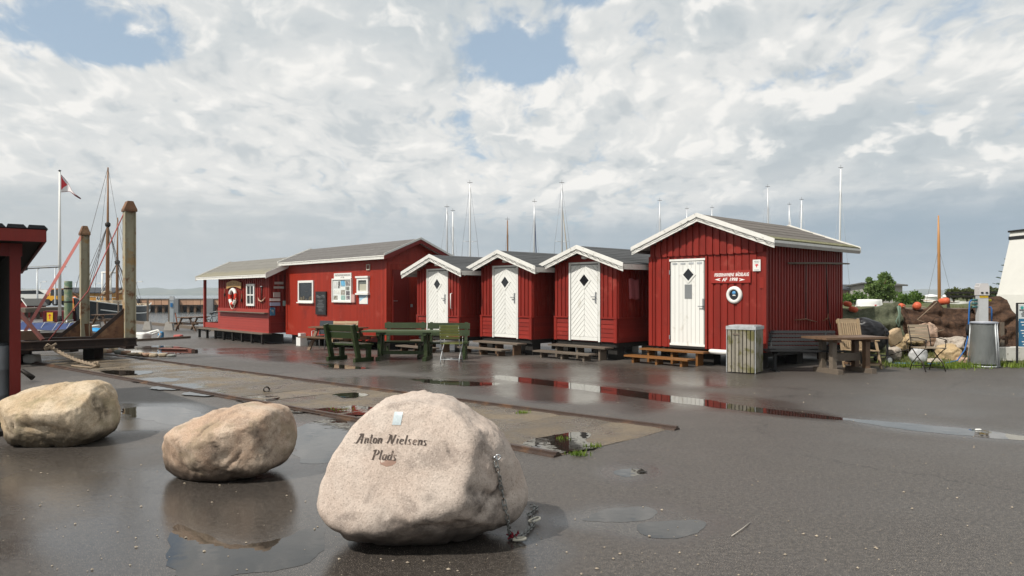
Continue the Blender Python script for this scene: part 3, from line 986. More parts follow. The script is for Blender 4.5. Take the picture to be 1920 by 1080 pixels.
# ------------------------------------------------------------------ the big hut of the boat guild
BC = Vector((5.56, 15.95, 0)) + D1 * 1.515
SB = Site(BC)
W_, D_, zb = 3.03, 4.02, 0.385
t = thing('boat_guild_hut', BC, HUT_RZ, 'largest red hut, with a round white porthole and a lettered board by its door', 'hut')
top, half, eave, oh = 3.53, 1.90, 2.825, 0.30
mb = MB(); mb.prism([(-W_ / 2, 0, zb), (W_ / 2, 0, zb), (W_ / 2, 0, 2.86), (0, 0, 3.42), (-W_ / 2, 0, 2.86)], (0, D_, 0)); wall = mb.build('wall', red_hut, t)
roofz = lambda x: top - 0.05 - (top - eave) * abs(x) / half
dl = SB.front(1258, 570).x; dr = SB.front(1323.4, 570).x
rng = random.Random(3)
x = -W_ / 2 + 0.06
while x < W_ / 2:
    wv = rng.uniform(-0.008, 0.008)
    if x < dl - 0.05 or x > dr + 0.05:
        plank(wall, (x + wv, -0.012, (zb + 2.60) / 2), (0.112, 0.026, 2.60 - zb + 0.01), red_hut)
    z1 = roofz(abs(x) + 0.055) - 0.02
    z0 = 2.585 + rng.uniform(-0.006, 0.006)
    plank(wall, (x + wv, -0.052, (z0 + z1) / 2), (0.118, 0.026, z1 - z0), red_hut, 'gable_board')
    x += 0.1815
mb = MB(); mb.prism([(-W_ / 2, 0, 2.60), (W_ / 2, 0, 2.60), (W_ / 2, 0, 2.80), (0, 0, 3.38), (-W_ / 2, 0, 2.80)], (0, -0.038, 0)); mb.build('gable_panel', red_hut, wall)
for sx in (-1, 1):
    y = 0.07
    while y < D_:
        plank(wall, (sx * (W_ / 2 + 0.014), y, (zb + 2.82) / 2 + rng.uniform(-0.008, 0.008)), (0.028, 0.075, 2.82 - zb), red_hut); y += 0.1365
    roof_side(t, None, -oh, D_ + 0.13, (0, top), (sx * half, eave), 0.055, white_trim, felt_moss, 6)
    f = MB(); f.box((sx * (half - 0.015), (D_ - oh + 0.13) / 2, eave - 0.085), (0.024, D_ + oh + 0.10, 0.085)); f.build('fascia', mat('fascia_grey', (0.28, 0.26, 0.235), 0.7, 0.25, 8, rnd=0.05) if 'fascia_grey' not in MATS else MATS['fascia_grey'], t)
    f = MB(); f.box((sx * (half - 0.10), (D_ - oh + 0.13) / 2, eave + 0.06), (0.21, D_ + oh + 0.05, 0.008), Matrix.Rotation(sx * math.atan2(top - eave, half), 3, 'Y')); f.build('moss_edge', moss, t)
    plank(wall, (sx * (W_ / 2 + 0.01), -0.02, (zb + 2.60) / 2), (0.10, 0.06, 2.60 - zb), red_hut, 'corner_board')
bargeboards(t, -oh, top, half, eave, 0.17, white_trim)
for sx in (-1, 1):
    mb = MB(); mb.prism([(0, D_ + 0.13, top + 0.045), (sx * (half + 0.01), D_ + 0.13, eave + 0.045), (sx * (half + 0.01), D_ + 0.13, eave - 0.11), (0, D_ + 0.13, top - 0.11)], (0, 0.03, 0)); mb.build('bargeboard', white_trim, t)
    mb = MB(); mb.box((sx * (half - 0.2), D_ + 0.02, eave - 0.05), (0.08, 0.18, 0.10)); mb.build('rafter_end', black_and_shade, t)
b = MB(); b.box((0, D_ / 2, zb - 0.06), (W_ - 0.05, D_ - 0.05, 0.115)); b.build('floor_frame', black_and_shade, t)
for x in (-1.2, 0, 1.2):
    for y in (0.3, D_ / 2, D_ - 0.3):
        f = MB(); f.box((x, y, 0.13), (0.3, 0.3, 0.42)); f.build('footing', black_and_shade, t)
# white plank door
xm = (dl + dr) / 2; dw = dr - dl
d = MB(); d.box((xm, -0.01, (0.44 + 2.50) / 2), (dw, 0.035, 2.06)); door = d.build('door', groove_grey, t)
n = 8; bw = (dw - 0.06) / n
for k in range(n):
    plank(door, (dl + 0.03 + bw * (k + 0.5), -0.033, (0.46 + 2.45) / 2), (bw - 0.007, 0.014, 2.45 - 0.46), white_door)
plank(door, (xm, -0.036, 0.455), (dw, 0.03, 0.05), white_door, 'kick_board')
plank(door, (xm, -0.03, 2.49), (dw + 0.02, 0.05, 0.05), white_door, 'head_board')
for k in (0, 2, 4, 6):
    plank(door, (dl + 0.03 + bw * (k + 1.0), -0.043, 2.405), (bw * 1.2, 0.008, 0.045), galvanised, 'grey_strip')  # grey strips over alternate boards at the door head
p = SB.front(1291, 515, -0.04); diamond(door, p.x, p.z, 0.21, 0.15, -0.04)
p0 = SB.front(1284, 533.5, -0.04); p1 = SB.front(1297.5, 560, -0.04)
mb = MB(); mb.box(((p0.x + p1.x) / 2, -0.044, (p0.z + p1.z) / 2), (p1.x - p0.x, 0.006, p0.z - p1.z)); mb.build('grey_panel', mat('panel_grey', (0.19, 0.20, 0.205), 0.3, 0.1, 5), door)
p = SB.front(1319, 560, -0.04); q_ = SB.front(1319, 580, -0.04); door_handle(door, p.x, q_.z, p.z, -0.04, q_.z + 0.07, 0.12)
for z in (0.62, 2.2):
    mb = MB(); mb.box((dl - 0.004, -0.045, z), (0.03, 0.02, 0.10)); mb.build('hinge', steel, door)
mb = MB(); mb.box((xm, -0.02, 0.40), (dw + 0.02, 0.06, 0.05)); mb.build('door_sill', black_and_shade, t)
for s_ in (dl - 0.035, dr + 0.035):
    plank(wall, (s_, -0.024, (zb + 2.56) / 2), (0.055, 0.05, 2.56 - zb), red_hut, 'door_trim')
# porthole
p = SB.front(1376.5, 553, -0.04)
mb = MB()
pr = [(0.118, 0.0), (0.118, 0.045), (0.135, 0.055), (0.175, 0.05), (0.195, 0.03), (0.198, 0.0)]
mb.lathe(pr, (0, 0, 0), 32); port = mb.build('porthole', white_paint, t)
port.location = (p.x, -0.022, p.z); port.rotation_euler = (R(90), 0, 0)
mb = MB(); mb.lathe([(0.0, 0.012), (0.119, 0.012), (0.119, 0.0)], (0, 0, 0), 32, False); mb.build('pane', dark_glass, port)
mb = MB(); mb.lathe([(0.0, 0.0), (0.045, 0.0), (0.045, 0.003), (0.0, 0.004)], (-0.01, 0.05, 0.0125), 16); mb.build('round_sticker', mat('sticker_blue', (0.10, 0.32, 0.60), 0.4, 0.15, 20), port)
mb = MB(); mb.box((-0.005, -0.008, 0.0145), (0.075, 0.022, 0.003)); mb.build('small_sticker', white_paint, port)
# name board with lettering and two little pennants
a0 = SB.front(1333, 508, -0.04); a1 = SB.front(1407.5, 530, -0.04)
mb = MB(); mb.box(((a0.x + a1.x) / 2, -0.038, (a0.z + a1.z) / 2), (a1.x - a0.x, 0.018, a0.z - a1.z)); board = mb.build('name_board', mat('red_board', (0.27, 0.024, 0.017), 0.5, 0.1, 5), t)
lm = mat('letter_white', (0.78, 0.77, 0.74), 0.5, 0.03, 5)
p = SB.front(1371, 515.3, -0.048); wtx = SB.front(1403, 515, -0.048).x - SB.front(1338, 515, -0.048).x
text_mesh('lettering', 'FISKERIHAVNENS  BÅDELAUG', 0.105, lm, board, (p.x, -0.0475, p.z), (R(90), 0, 0), 0.25, 0.0015, wtx, bold=0.0025)
p = SB.front(1368, 524.3, -0.048)
text_mesh('lettering', 'AF  1998', 0.105, lm, board, (p.x, -0.0475, p.z), (R(90), 0, 0), 0.25, 0.0015, bold=0.0025)
red_flag = mat('flag_red', (0.55, 0.03, 0.04), 0.6, 0.1, 5)
for px_, sg in ((1345.5, -1), (1391.5, 1)):
    p = SB.front(px_, 524.3, -0.048)
    mb = MB(); mb.prism([(p.x - sg * 0.07, -0.0475, p.z + 0.032), (p.x + sg * 0.075, -0.0475, p.z), (p.x - sg * 0.07, -0.0475, p.z - 0.032)], (0, -0.002, 0)); f = mb.build('pennant', lm, board)
    mb = MB(); mb.prism([(p.x - sg * 0.07, -0.05, p.z + 0.018), (p.x - sg * 0.02, -0.05, p.z), (p.x - sg * 0.07, -0.05, p.z - 0.018)], (0, -0.0015, 0)); mb.build('pennant_hoist', red_flag, f)
# warning plate
a0 = SB.front(1411, 487, -0.06); a1 = SB.front(1425.5, 508, -0.06); cx_ = (a0.x + a1.x) / 2; cz_ = (a0.z + a1.z) / 2; hw = a1.x - a0.x; hh = a0.z - a1.z
mb = MB(); mb.box((cx_, -0.046, cz_), (hw, 0.008, hh)); plate = mb.build('warning_plate', white_paint, t)
dk = mat('letter_dark', (0.03, 0.03, 0.03), 0.5, 0.05, 5)
text_mesh('lettering', 'VIDEO', 0.05, dk, plate, (cx_, -0.0505, cz_ + hh * 0.31), (R(90), 0, 0), 0, 0.001, hw * 0.66)
mb = MB()
for k in range(3): mb.box((cx_, -0.0505, cz_ + hh * (0.19 if k == 0 else -0.30 - 0.07 * k)), (hw * (0.55, 0.7, 0.6)[k], 0.001, 0.007))
mb.build('small_print', mat('print_grey', (0.3, 0.3, 0.3), 0.6, 0.05, 5), plate)
mb = MB(); mb.prism([(cx_ - 0.05, -0.0505, cz_ + 0.015), (cx_ + 0.02, -0.0505, cz_ + 0.03), (cx_ + 0.05, -0.0505, cz_), (cx_ + 0.01, -0.0505, cz_ - 0.01), (cx_ + 0.012, -0.0505, cz_ - 0.045), (cx_ - 0.008, -0.0505, cz_ - 0.045), (cx_ - 0.015, -0.0505, cz_ - 0.012)], (0, -0.001, 0)); mb.build('camera_mark', red_flag, plate)
# small fittings on the side wall: hooks, patch
mb = MB(); mb.box((1.47, -0.045, 1.92), (0.10, 0.02, 0.24)); mb.build('cover_plate', red_hut, t)
# wooden pole hung on the side wall
xs = W_ / 2 + 0.10
pA = SB.side(1478, 493.5, xs); pB = SB.side(1592, 494.5, xs)
st = thing('wooden_pole', BC, HUT_RZ, 'long thin pole hung level under the eaves of the largest hut', 'pole')
mb = MB(); mb.tube([pA, (pA + pB) / 2 + Vector((0, 0, 0.01)), pB], [0.022, 0.025, 0.02], 8); mb.build('shaft', wood_grey, st)
for f in (0.1, 0.75):
    pp = pA.lerp(pB, f); mb = MB(); mb.box((xs - 0.04, pp.y, pp.z - 0.02), (0.10, 0.02, 0.02)); mb.build('peg', rust_dark, st)


def wall_anchor(pts_shank, pts_arm, label):
    t_ = thing('boat_anchor', BC, HUT_RZ, label, 'anchor', 'old anchors hung on the hut wall')
    P = [SB.side(*p, xs - 0.035) for p in pts_shank]; A = [SB.side(*p, xs - 0.02) for p in pts_arm]
    mb = MB(); mb.tube(P, 0.013, 6); mb.build('shank', rust_dark, t_)
    mb = MB(); mb.tube(A, [0.008] + [0.016] * (len(A) - 2) + [0.008], 6); mb.build('arm', rust, t_)
    return t_


wall_anchor([(1511.5, 496), (1511, 598)], [(1489, 600), (1500, 599.5), (1511, 598), (1520, 601), (1531, 603)], 'rusty anchor with spread arms hung below the pole')
wall_anchor([(1549, 496), (1553, 594), (1558, 617)], [(1543, 602), (1552, 596), (1553, 588)], 'narrow folded anchor hung at the far end of the pole')
b_steps = hut_steps('wooden_steps', SB, -1.60, 0.22, [(-0.40, -0.08, 0.335), (-0.86, -0.52, 0.185)], wood_orange, 'orange brown varnished steps below the largest hut door', wood_orange)
# white fender under the wall
mb = MB(); a0 = SB.front(1330, 658, -0.12); a1 = SB.front(1380, 660, -0.12)
mb.tube([(a0.x, -0.12, 0.36), (a0.x + 0.05, -0.12, 0.345), ((a0.x + a1.x) / 2, -0.12, 0.34), (a1.x - 0.05, -0.12, 0.345), (a1.x, -0.12, 0.36)], [0.03, 0.055, 0.06, 0.055, 0.03], 12)
fd = tag(mb.build('boat_fender', white_paint), 'white boat fender lying on the steps behind the slatted bin', 'fender'); fd.location = BC; fd.rotation_euler = (0, 0, HUT_RZ)


# ------------------------------------------------------------------ the long shop shed, ridge along its front
def long_shed(name, site, L, D, zb, ze, ridge_z, eave, over_r, over_l, slab_m, felt_m, wall_m, label, courses, barge_m, barge_depth=0.16):
    """Local x from -L (far end) to 0 (near corner). eave=(overhang, z)."""
    t = thing(name, site.o, site.rz, label, 'shed')
    mb = MB(); yc = D / 2
    ov, ez = eave
    slope = (ridge_z - ez) / (yc + ov)
    zw = ez + slope * ov - 0.07
    mb.prism([(0, 0, zb), (0, 0, zw), (0, yc, ridge_z - 0.08), (0, D, zw), (0, D, zb)], (-L, 0, 0))
    wall = mb.build('wall', wall_m, t)
    for (e, sy) in ((-ov, 1), (D + ov, -1)):
        roof_side(t, None, -L - over_l, over_r, (yc, ridge_z), (e, ez), 0.06, slab_m, felt_m, courses, along='x')
        f = MB(); f.box(((over_r - L - over_l) / 2, e + sy * 0.012, ez - 0.075), (L + over_r + over_l, 0.024, 0.10)); f.build('fascia', barge_m, t)
        for xe, o in ((over_r, 0.022), (-L - over_l, -0.022)):
            g = MB(); g.prism([(xe, yc, ridge_z + 0.03), (xe, e - sy * 0.02, ez + 0.03), (xe, e - sy * 0.02, ez - barge_depth), (xe, yc, ridge_z - barge_depth)], (o, 0, 0))
            g.build('bargeboard', barge_m if xe < 0 or name != 'shop_shed' else MATS['red_dark'], t)
            g = MB(); g.prism([(xe + o, yc, ridge_z + 0.05), (xe + o, e - sy * 0.03, ez + 0.05), (xe + o, e - sy * 0.03, ez - 0.02), (xe + o, yc, ridge_z - 0.02)], (o * 0.8, 0, 0)); g.build('edge_strip', white_trim, t)
    return t, wall, zw


SS = Site((-4.06, 23.60, 0))
LB = 7.25
shop, wall, zw = long_shed('shop_shed', SS, LB, 2.2, 0.09, None, 3.52, (0.30, 2.93), 0.30, 0.12, white_trim, felt, red_shop, 'long red shed with vertical boards, a black chalkboard and a photo display case', 5, white_trim, 0.15)
x = -LB + 0.045
while x < -0.03:
    plank(wall, (x, -0.009, (0.24 + 2.80) / 2), (0.083, 0.02, 2.80 - 0.24), red_shop); x += 0.0905
plank(wall, (-LB / 2, -0.018, 0.165), (LB, 0.038, 0.15), red_shop, 'skirting_board')
plank(wall, (-0.03, -0.02, 1.42), (0.09, 0.045, 2.66), red_shop, 'corner_board'); plank(wall, (-LB + 0.03, -0.02, 1.42), (0.09, 0.045, 2.66), red_shop, 'corner_board')
y = 0.06
while y < 2.2:
    z1 = 2.76 + (3.44 - 2.80) * (1 - abs(y - 1.1) / 1.1) - 0.06
    plank(wall, (0.009, y, (0.12 + z1) / 2), (0.018, 0.083, z1 - 0.12), red_shop); y += 0.0905
plank(wall, (0.025, 1.1, 2.70), (0.03, 2.2, 0.07), red_shop, 'gable_rail')
# dark red door in the near gable
a0 = SS.side(736, 507, 0.03); a1 = SS.side(766, 507, 0.03)
d = MB(); d.box((0.03, (a0.y + a1.y) / 2, 1.33), (0.04, a1.y - a0.y, 2.30)); door = d.build('door', red_dark, shop)
plank(door, (0.055, a0.y + 0.03, 1.33), (0.02, 0.06, 2.3), red_dark, 'door_trim'); plank(door, (0.055, a1.y - 0.03, 1.33), (0.02, 0.06, 2.3), red_dark, 'door_trim')
hd = SS.side(738.5, 563, 0.06); mb = MB(); mb.box((0.058, hd.y, hd.z), (0.014, 0.04, 0.20)); mb.box((0.10, hd.y + 0.05, hd.z - 0.02), (0.02, 0.14, 0.02)); mb.box((0.08, hd.y, hd.z - 0.02), (0.05, 0.02, 0.02)); mb.build('handle', steel, door)
bx = SS.side(771.5, 573, 0.04); mb = MB(); mb.box((0.045, bx.y, bx.z), (0.05, 0.06, 0.10)); mb.build('switch_box', galvanised, shop)
for yy in (0.3, 1.1, 1.9):
    for k in range(5):
        f = MB(); f.box((-0.3 - k * 1.66, yy, -0.12), (0.35, 0.3, 0.44)); f.build('footing', black_and_shade, shop)
plank(shop, (-LB / 2, 1.5, -0.12), (LB, 0.05, 0.44), black_and_shade, 'shade_skirt')  # dark board added to close the bright gap, standing in for shade


def rect_on(site, px0, py0, px1, py1, y):
    a = site.front(px0, (py0 + py1) / 2, y); b_ = site.front(px1, (py0 + py1) / 2, y)
    xm_ = (px0 + px1) / 2
    zt = site.front(xm_, py0, y).z; zb_ = site.front(xm_, py1, y).z
    return a.x, b_.x, zb_, zt


def framed(parent, name, x0, x1, z0, z1, y, fw, m, depth=0.05):
    mb = MB()
    mb.box(((x0 + x1) / 2, y - depth / 2, z1 - fw / 2), (x1 - x0, depth, fw)); mb.box(((x0 + x1) / 2, y - depth / 2, z0 + fw / 2), (x1 - x0, depth, fw))
    for xx in (x0 + fw / 2, x1 - fw / 2): mb.box((xx, y - depth / 2, (z0 + z1) / 2), (fw, depth, z1 - z0 - 2 * fw))
    return mb.build(name, m, parent)


def panel(parent, name, x0, x1, z0, z1, y, m, d=0.006):
    mb = MB(); mb.box(((x0 + x1) / 2, y - d / 2, (z0 + z1) / 2), (x1 - x0, d, z1 - z0)); return mb.build(name, m, parent)


YF = -0.019
# window
x0, x1, z0, z1 = rect_on(SS, 560.5, 526, 589, 567.5, YF)
w = framed(shop, 'window', x0, x1, z0, z1, YF, 0.085, white_paint, 0.05)
panel(w, 'pane', x0 + 0.08, x1 - 0.08, z0 + 0.08, z1 - 0.08, YF - 0.012, dark_glass)
panel(w, 'sill', x0 - 0.04, x1 + 0.04, z0 - 0.02, z0 + 0.02, YF - 0.02, white_paint, 0.07)
clut = mat('shop_clutter', (0.10, 0.085, 0.06), 0.7, 0.8, 18)
mb = MB(); rg = random.Random(4)
for k in range(9): mb.box((x0 + 0.12 + (x1 - x0 - 0.24) * rg.random(), YF - 0.0205, z0 + 0.10 + 0.12 * rg.random()), (0.06 + 0.08 * rg.random(), 0.003, 0.05 + 0.12 * rg.random()))
for k in range(4): mb.box((x0 + 0.12 + (x1 - x0 - 0.24) * rg.random(), YF - 0.0205, z0 + 0.3 + 0.3 * rg.random()), (0.03, 0.003, 0.03))
o = mb.build('goods_behind_pane', clut, w); o['kind'] = 'stuff'
# chalk board
x0, x1, z0, z1 = rect_on(SS, 594, 546.5, 613.5, 590, YF)
ch = panel(shop, 'chalkboard', x0, x1, z0, z1, YF, black_paint, 0.06)
chalk = mat('chalk_grey', (0.14, 0.145, 0.15), 0.7, 0.1, 20)
for zz, am in ((0.80, 0.035), (0.74, 0.03)):
    pts = [(x0 + (x1 - x0) * k / 12, YF - 0.063, z0 + (z1 - z0) * (zz + am * math.sin(k * 0.9))) for k in range(1, 12)]
    mb = MB(); mb.tube(pts, 0.012, 4); mb.build('painted_wave', chalk, ch)
mb = MB()
for k in range(8): mb.box(((x0 + x1) / 2 + 0.03 * math.sin(k * 3), YF - 0.0615, z0 + (z1 - z0) * (0.62 - 0.065 * k)), ((x1 - x0) * (0.55 + 0.2 * math.sin(k * 5)), 0.002, 0.018))
o = mb.build('chalk_writing', chalk, ch); o['kind'] = 'stuff'
# display case with header board
x0, x1, z0, z1 = rect_on(SS, 625, 522, 661.5, 567, YF)
cs = framed(shop, 'display_case', x0, x1, z0, z1, YF, 0.05, white_paint, 0.07)
paper = mat('paper', (0.66, 0.69, 0.66), 0.5, 0.06, 8)
panel(cs, 'backing_sheet', x0 + 0.04, x1 - 0.04, z0 + 0.04, z1 - 0.04, YF - 0.03, paper)
pics = [(0.28, 0.40, 0.60, 0.92, (0.10, 0.11, 0.11)), (0.43, 0.68, 0.68, 0.97, (0.12, 0.36, 0.55)), (0.70, 0.96, 0.70, 0.93, (0.17, 0.16, 0.16)), (0.70, 0.90, 0.50, 0.67, (0.15, 0.16, 0.14)),
        (0.44, 0.66, 0.30, 0.52, (0.26, 0.24, 0.20)), (0.72, 0.92, 0.28, 0.47, (0.12, 0.11, 0.12)), (0.45, 0.68, 0.06, 0.27, (0.24, 0.40, 0.36)), (0.72, 0.92, 0.08, 0.26, (0.16, 0.14, 0.16)), (0.04, 0.26, 0.07, 0.26, (0.20, 0.19, 0.14)),
        (0.05, 0.24, 0.60, 0.90, (0.55, 0.56, 0.54)), (0.06, 0.38, 0.33, 0.52, (0.60, 0.61, 0.56))]
for i, (fa, fb_, ga, gb_, c_) in enumerate(pics):
    pm = mat('photo_print', c_, 0.35, 0.5, 9, stain=(0.45, 0.44, 0.42) if i != 1 else (0.42, 0.27, 0.10), stain_at=(0.52, 0.62), stain_scale=9 + i)
    panel(cs, 'photo', x0 + 0.04 + (x1 - x0 - 0.08) * fa, x0 + 0.04 + (x1 - x0 - 0.08) * fb_, z0 + 0.04 + (z1 - z0 - 0.08) * ga, z0 + 0.04 + (z1 - z0 - 0.08) * gb_, YF - 0.037, pm, 0.003)
x0, x1, z0, z1 = rect_on(SS, 627.5, 512, 660, 523, YF)
hb_ = panel(cs, 'header_board', x0, x1, z0 + 0.01, z1, YF, white_paint, 0.03)
text_mesh('lettering', 'FISKERIHAVNENS BÅDELAUG', 0.10, dk, hb_, ((x0 + x1) / 2, YF - 0.031, z0 + (z1 - z0) * 0.62), (R(90), 0, 0), 0, 0.001, (x1 - x0) * 0.88)
text_mesh('lettering', 'AF 1998', 0.07, dk, hb_, ((x0 + x1) / 2, YF - 0.031, z0 + (z1 - z0) * 0.24), (R(90), 0, 0), 0, 0.001)
# leaflet box, notice window, poster, vent
x0, x1, z0, z1 = rect_on(SS, 662, 552, 668, 567, YF)
panel(shop, 'leaflet_box', x0, x1, z0, z1, YF, mat('box_pink', (0.50, 0.30, 0.27), 0.3, 0.1, 8), 0.07)
x0, x1, z0, z1 = rect_on(SS, 670.5, 520.5, 694, 550, YF)
nc = framed(shop, 'notice_window', x0 + 0.05, x1 - 0.04, z0, z1, YF, 0.09, white_paint, 0.07)
panel(nc, 'cornice', x0, x1, z1 - 0.01, z1 + 0.05, YF, white_paint, 0.10); panel(nc, 'sill', x0, x1, z0 - 0.05, z0 + 0.01, YF, white_paint, 0.10)
panel(nc, 'pane', x0 + 0.12, x1 - 0.11, z0 + 0.07, z1 - 0.07, YF - 0.02, mat('notice_back', (0.11, 0.12, 0.11), 0.2, 0.3, 8))
panel(nc, 'notice', x0 + 0.18, x1 - 0.20, z0 + 0.09, z1 - 0.22, YF - 0.027, mat('notice_paper', (0.40, 0.39, 0.31), 0.5, 0.1, 12), 0.003)
x0, x1, z0, z1 = rect_on(SS, 674, 552, 690, 570, YF)
po = panel(shop, 'poster', x0, x1, z0, z1, YF, mat('poster_blue', (0.33, 0.50, 0.62), 0.4, 0.05, 8), 0.01)
mb = MB(); wx, hz = x1 - x0, z1 - z0
mb.prism([(x0 + wx * a_, YF - 0.011, z0 + hz * c_) for a_, c_ in ((0.02, 0.02), (0.97, 0.02), (0.97, 0.93), (0.70, 0.66), (0.40, 0.52), (0.14, 0.30), (0.02, 0.22))], (0, -0.002, 0)); mb.build('poster_shape', white_paint, po)
x0, x1, z0, z1 = rect_on(SS, 688.5, 495.5, 694.5, 506.5, YF)
ve = framed(shop, 'vent', x0, x1, z0, z1, YF, 0.03, mat('vent_cream', (0.45, 0.40, 0.33), 0.5, 0.1, 8), 0.04)
panel(ve, 'vent_grille', x0 + 0.02, x1 - 0.02, z0 + 0.02, z1 - 0.02, YF - 0.01, red_dark)

# ------------------------------------------------------------------ the kiosk at the water end
SK = Site(UV(27.6, 12.42))
LK = 5.3
kiosk, wall, zw = long_shed('kiosk', SK, LK, 2.5, 0.14, None, 3.22, (0.36, 2.46), 0.44, 1.85, white_trim, felt_kiosk, red_kiosk, 'low red kiosk with an open porch at its far end and a serving shelf', 5, white_trim, 0.17)
belt = SK.front(460, 582.5).z
x = -LK + 0.06
while x < 0:
    plank(wall, (x, -0.014, (belt + 2.50) / 2), (0.075, 0.03, 2.50 - belt), red_hut); x += 0.199
mbx = MB(); mbx.box((-LK / 2, -0.003, (belt + 2.50) / 2), (LK, 0.006, 2.50 - belt)); mbx.build('upper_wall', red_hut, wall)
lap_boards(wall, -LK, 0, 0.14, belt - 0.02, 8, -0.012, red_kiosk)
plank(wall, (-LK / 2, -0.022, belt + 0.02), (LK, 0.05, 0.14), red_kiosk, 'belt_board')
sh = MB(); sh.box((-LK / 2 + 0.1, -0.12, belt - 0.06), (LK - 0.25, 0.20, 0.035)); sh.build('shelf_board', wood_grey, wall)
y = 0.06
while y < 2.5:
    plank(wall, (0.012, y, (belt + 2.45) / 2), (0.024, 0.10, 2.45 - belt), red_dark); y += 0.19  # shaded side: its shade put into a darker red than the front
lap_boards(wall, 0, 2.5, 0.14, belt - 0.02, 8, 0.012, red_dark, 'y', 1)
# porch: corner post, rails
for yy in (0.0, 2.45):
    plank(kiosk, (-LK - 1.70, yy, 1.27), (0.11, 0.11, 2.28), red_kiosk, 'porch_post')
plank(kiosk, (-LK - 0.86, 0.0, 0.27), (1.68, 0.05, 0.22), red_kiosk, 'porch_rail'); plank(kiosk, (-LK - 1.70, 1.22, 0.27), (0.05, 2.4, 0.22), red_kiosk, 'porch_rail')
# deck on posts
for k in range(4):
    plank(kiosk, (-LK / 2 - 0.8, -0.33 + 0.10 * k, 0.115), (LK + 1.9, 0.09, 0.045), wood_grey, 'deck_board')
plank(kiosk, (-LK - 0.86, 1.2, 0.10), (1.75, 2.4, 0.04), wood_grey, 'porch_floor')
for k in range(8):
    plank(kiosk, (-LK - 1.6 + k * 0.98, -0.28, -0.10), (0.09, 0.09, 0.40), black_and_shade, 'deck_post')
plank(kiosk, (-LK / 2 - 0.8, 0.5, -0.10), (LK + 1.8, 0.05, 0.38), black_and_shade, 'deck_shade_skirt')  # near-black board in place of the shade under the deck
tm = MB()
# lifebuoy with rope
lb_c = SK.front(437, 556.5, -0.10)
rr = (SK.front(437, 540, -0.1).z - SK.front(437, 573.5, -0.1).z) / 2 - 0.075
lifebuoy = thing('lifebuoy', SK.o + SK.m @ Vector((lb_c.x, -0.11, lb_c.z)), HUT_RZ, 'red and white lifebuoy hung on the kiosk front under a carved sign', 'lifebuoy')
buoy_red = mat('buoy_red', (0.62, 0.05, 0.025), 0.45, 0.1, 8)
for k in range(8):
    mb = MB()
    a0_ = k * math.pi / 4 + math.pi / 8 * 1.0; n = 8
    pts = [(rr * math.cos(a0_ + (math.pi / 4) * i / n), 0, rr * math.sin(a0_ + (math.pi / 4) * i / n)) for i in range(n + 1)]
    mb.tube(pts, 0.075, 12); mb.build('ring_segment', buoy_red if k % 2 == 1 and k in (3, 7, 5) or k == 5 else white_paint, lifebuoy)
mb = MB(); mb.tube([(1.22 * rr * math.cos(a_ / 20 * 2 * math.pi), -0.02, -0.05 + (1.22 + 0.32 * max(0, -math.sin(a_ / 20 * 2 * math.pi)) ** 3) * rr * math.sin(a_ / 20 * 2 * math.pi)) for a_ in range(21)], 0.012, 6); mb.build('grab_rope', mat('rope_white', (0.6, 0.55, 0.45), 0.7, 0.1, 20), lifebuoy)
# carved sign
cs0 = SK.front(425.5, 528.5, -0.06); cs1 = SK.front(452.5, 539.5, -0.06)
mb = MB(); n = 14; L_ = cs1.x - cs0.x
topc = [(cs0.x + L_ * i / n, -0.05, cs0.z - 0.05 + 0.10 * math.sin(math.pi * i / n)) for i in range(n + 1)]
botc = [(x_, y_, z_ - 0.27) for x_, y_, z_ in topc]
mb.prism(topc + botc[::-1], (0, -0.035, 0)); carved = mb.build('carved_sign', mat('wood_sign', (0.40, 0.24, 0.09), 0.5, 0.25, 6, (2, 2, 8)), kiosk)
mb = MB(); rg = random.Random(2)
for k in range(7):
    f = 0.18 + 0.64 * k / 6; zc = cs0.z - 0.175 + 0.10 * math.sin(math.pi * f)
    mb.box((cs0.x + L_ * f, -0.087, zc), (0.018, 0.004, 0.13)); mb.box((cs0.x + L_ * f + 0.035, -0.087, zc + rg.choice((-0.05, 0, 0.05))), (0.06, 0.004, 0.018))
o = mb.build('worn_lettering', mat('letter_brown', (0.10, 0.06, 0.03), 0.6, 0.1, 6), carved); o['kind'] = 'stuff'
# window with four panes
x0, x1, z0, z1 = rect_on(SK, 463.5, 532.5, 478.5, 573.5, -0.03)
w = framed(kiosk, 'window', x0, x1, z0, z1, -0.03, 0.09, white_paint, 0.05)
xm_, zm_ = (x0 + x1) / 2, (z0 + z1) / 2
mb = MB(); mb.box((xm_, -0.055, zm_), (0.05, 0.04, z1 - z0 - 0.1)); mb.build('mullion', white_paint, w)
mb = MB(); mb.box((xm_, -0.055, zm_), (x1 - x0 - 0.1, 0.036, 0.05)); mb.build('glazing_bar', white_paint, w)
for a_, b_ in ((x0 + 0.09, xm_ - 0.025), (xm_ + 0.025, x1 - 0.09)):
    for c_, d_ in ((z0 + 0.09, zm_ - 0.025), (zm_ + 0.025, z1 - 0.09)):
        panel(w, 'pane', a_, b_, c_, d_, -0.035, dark_glass)
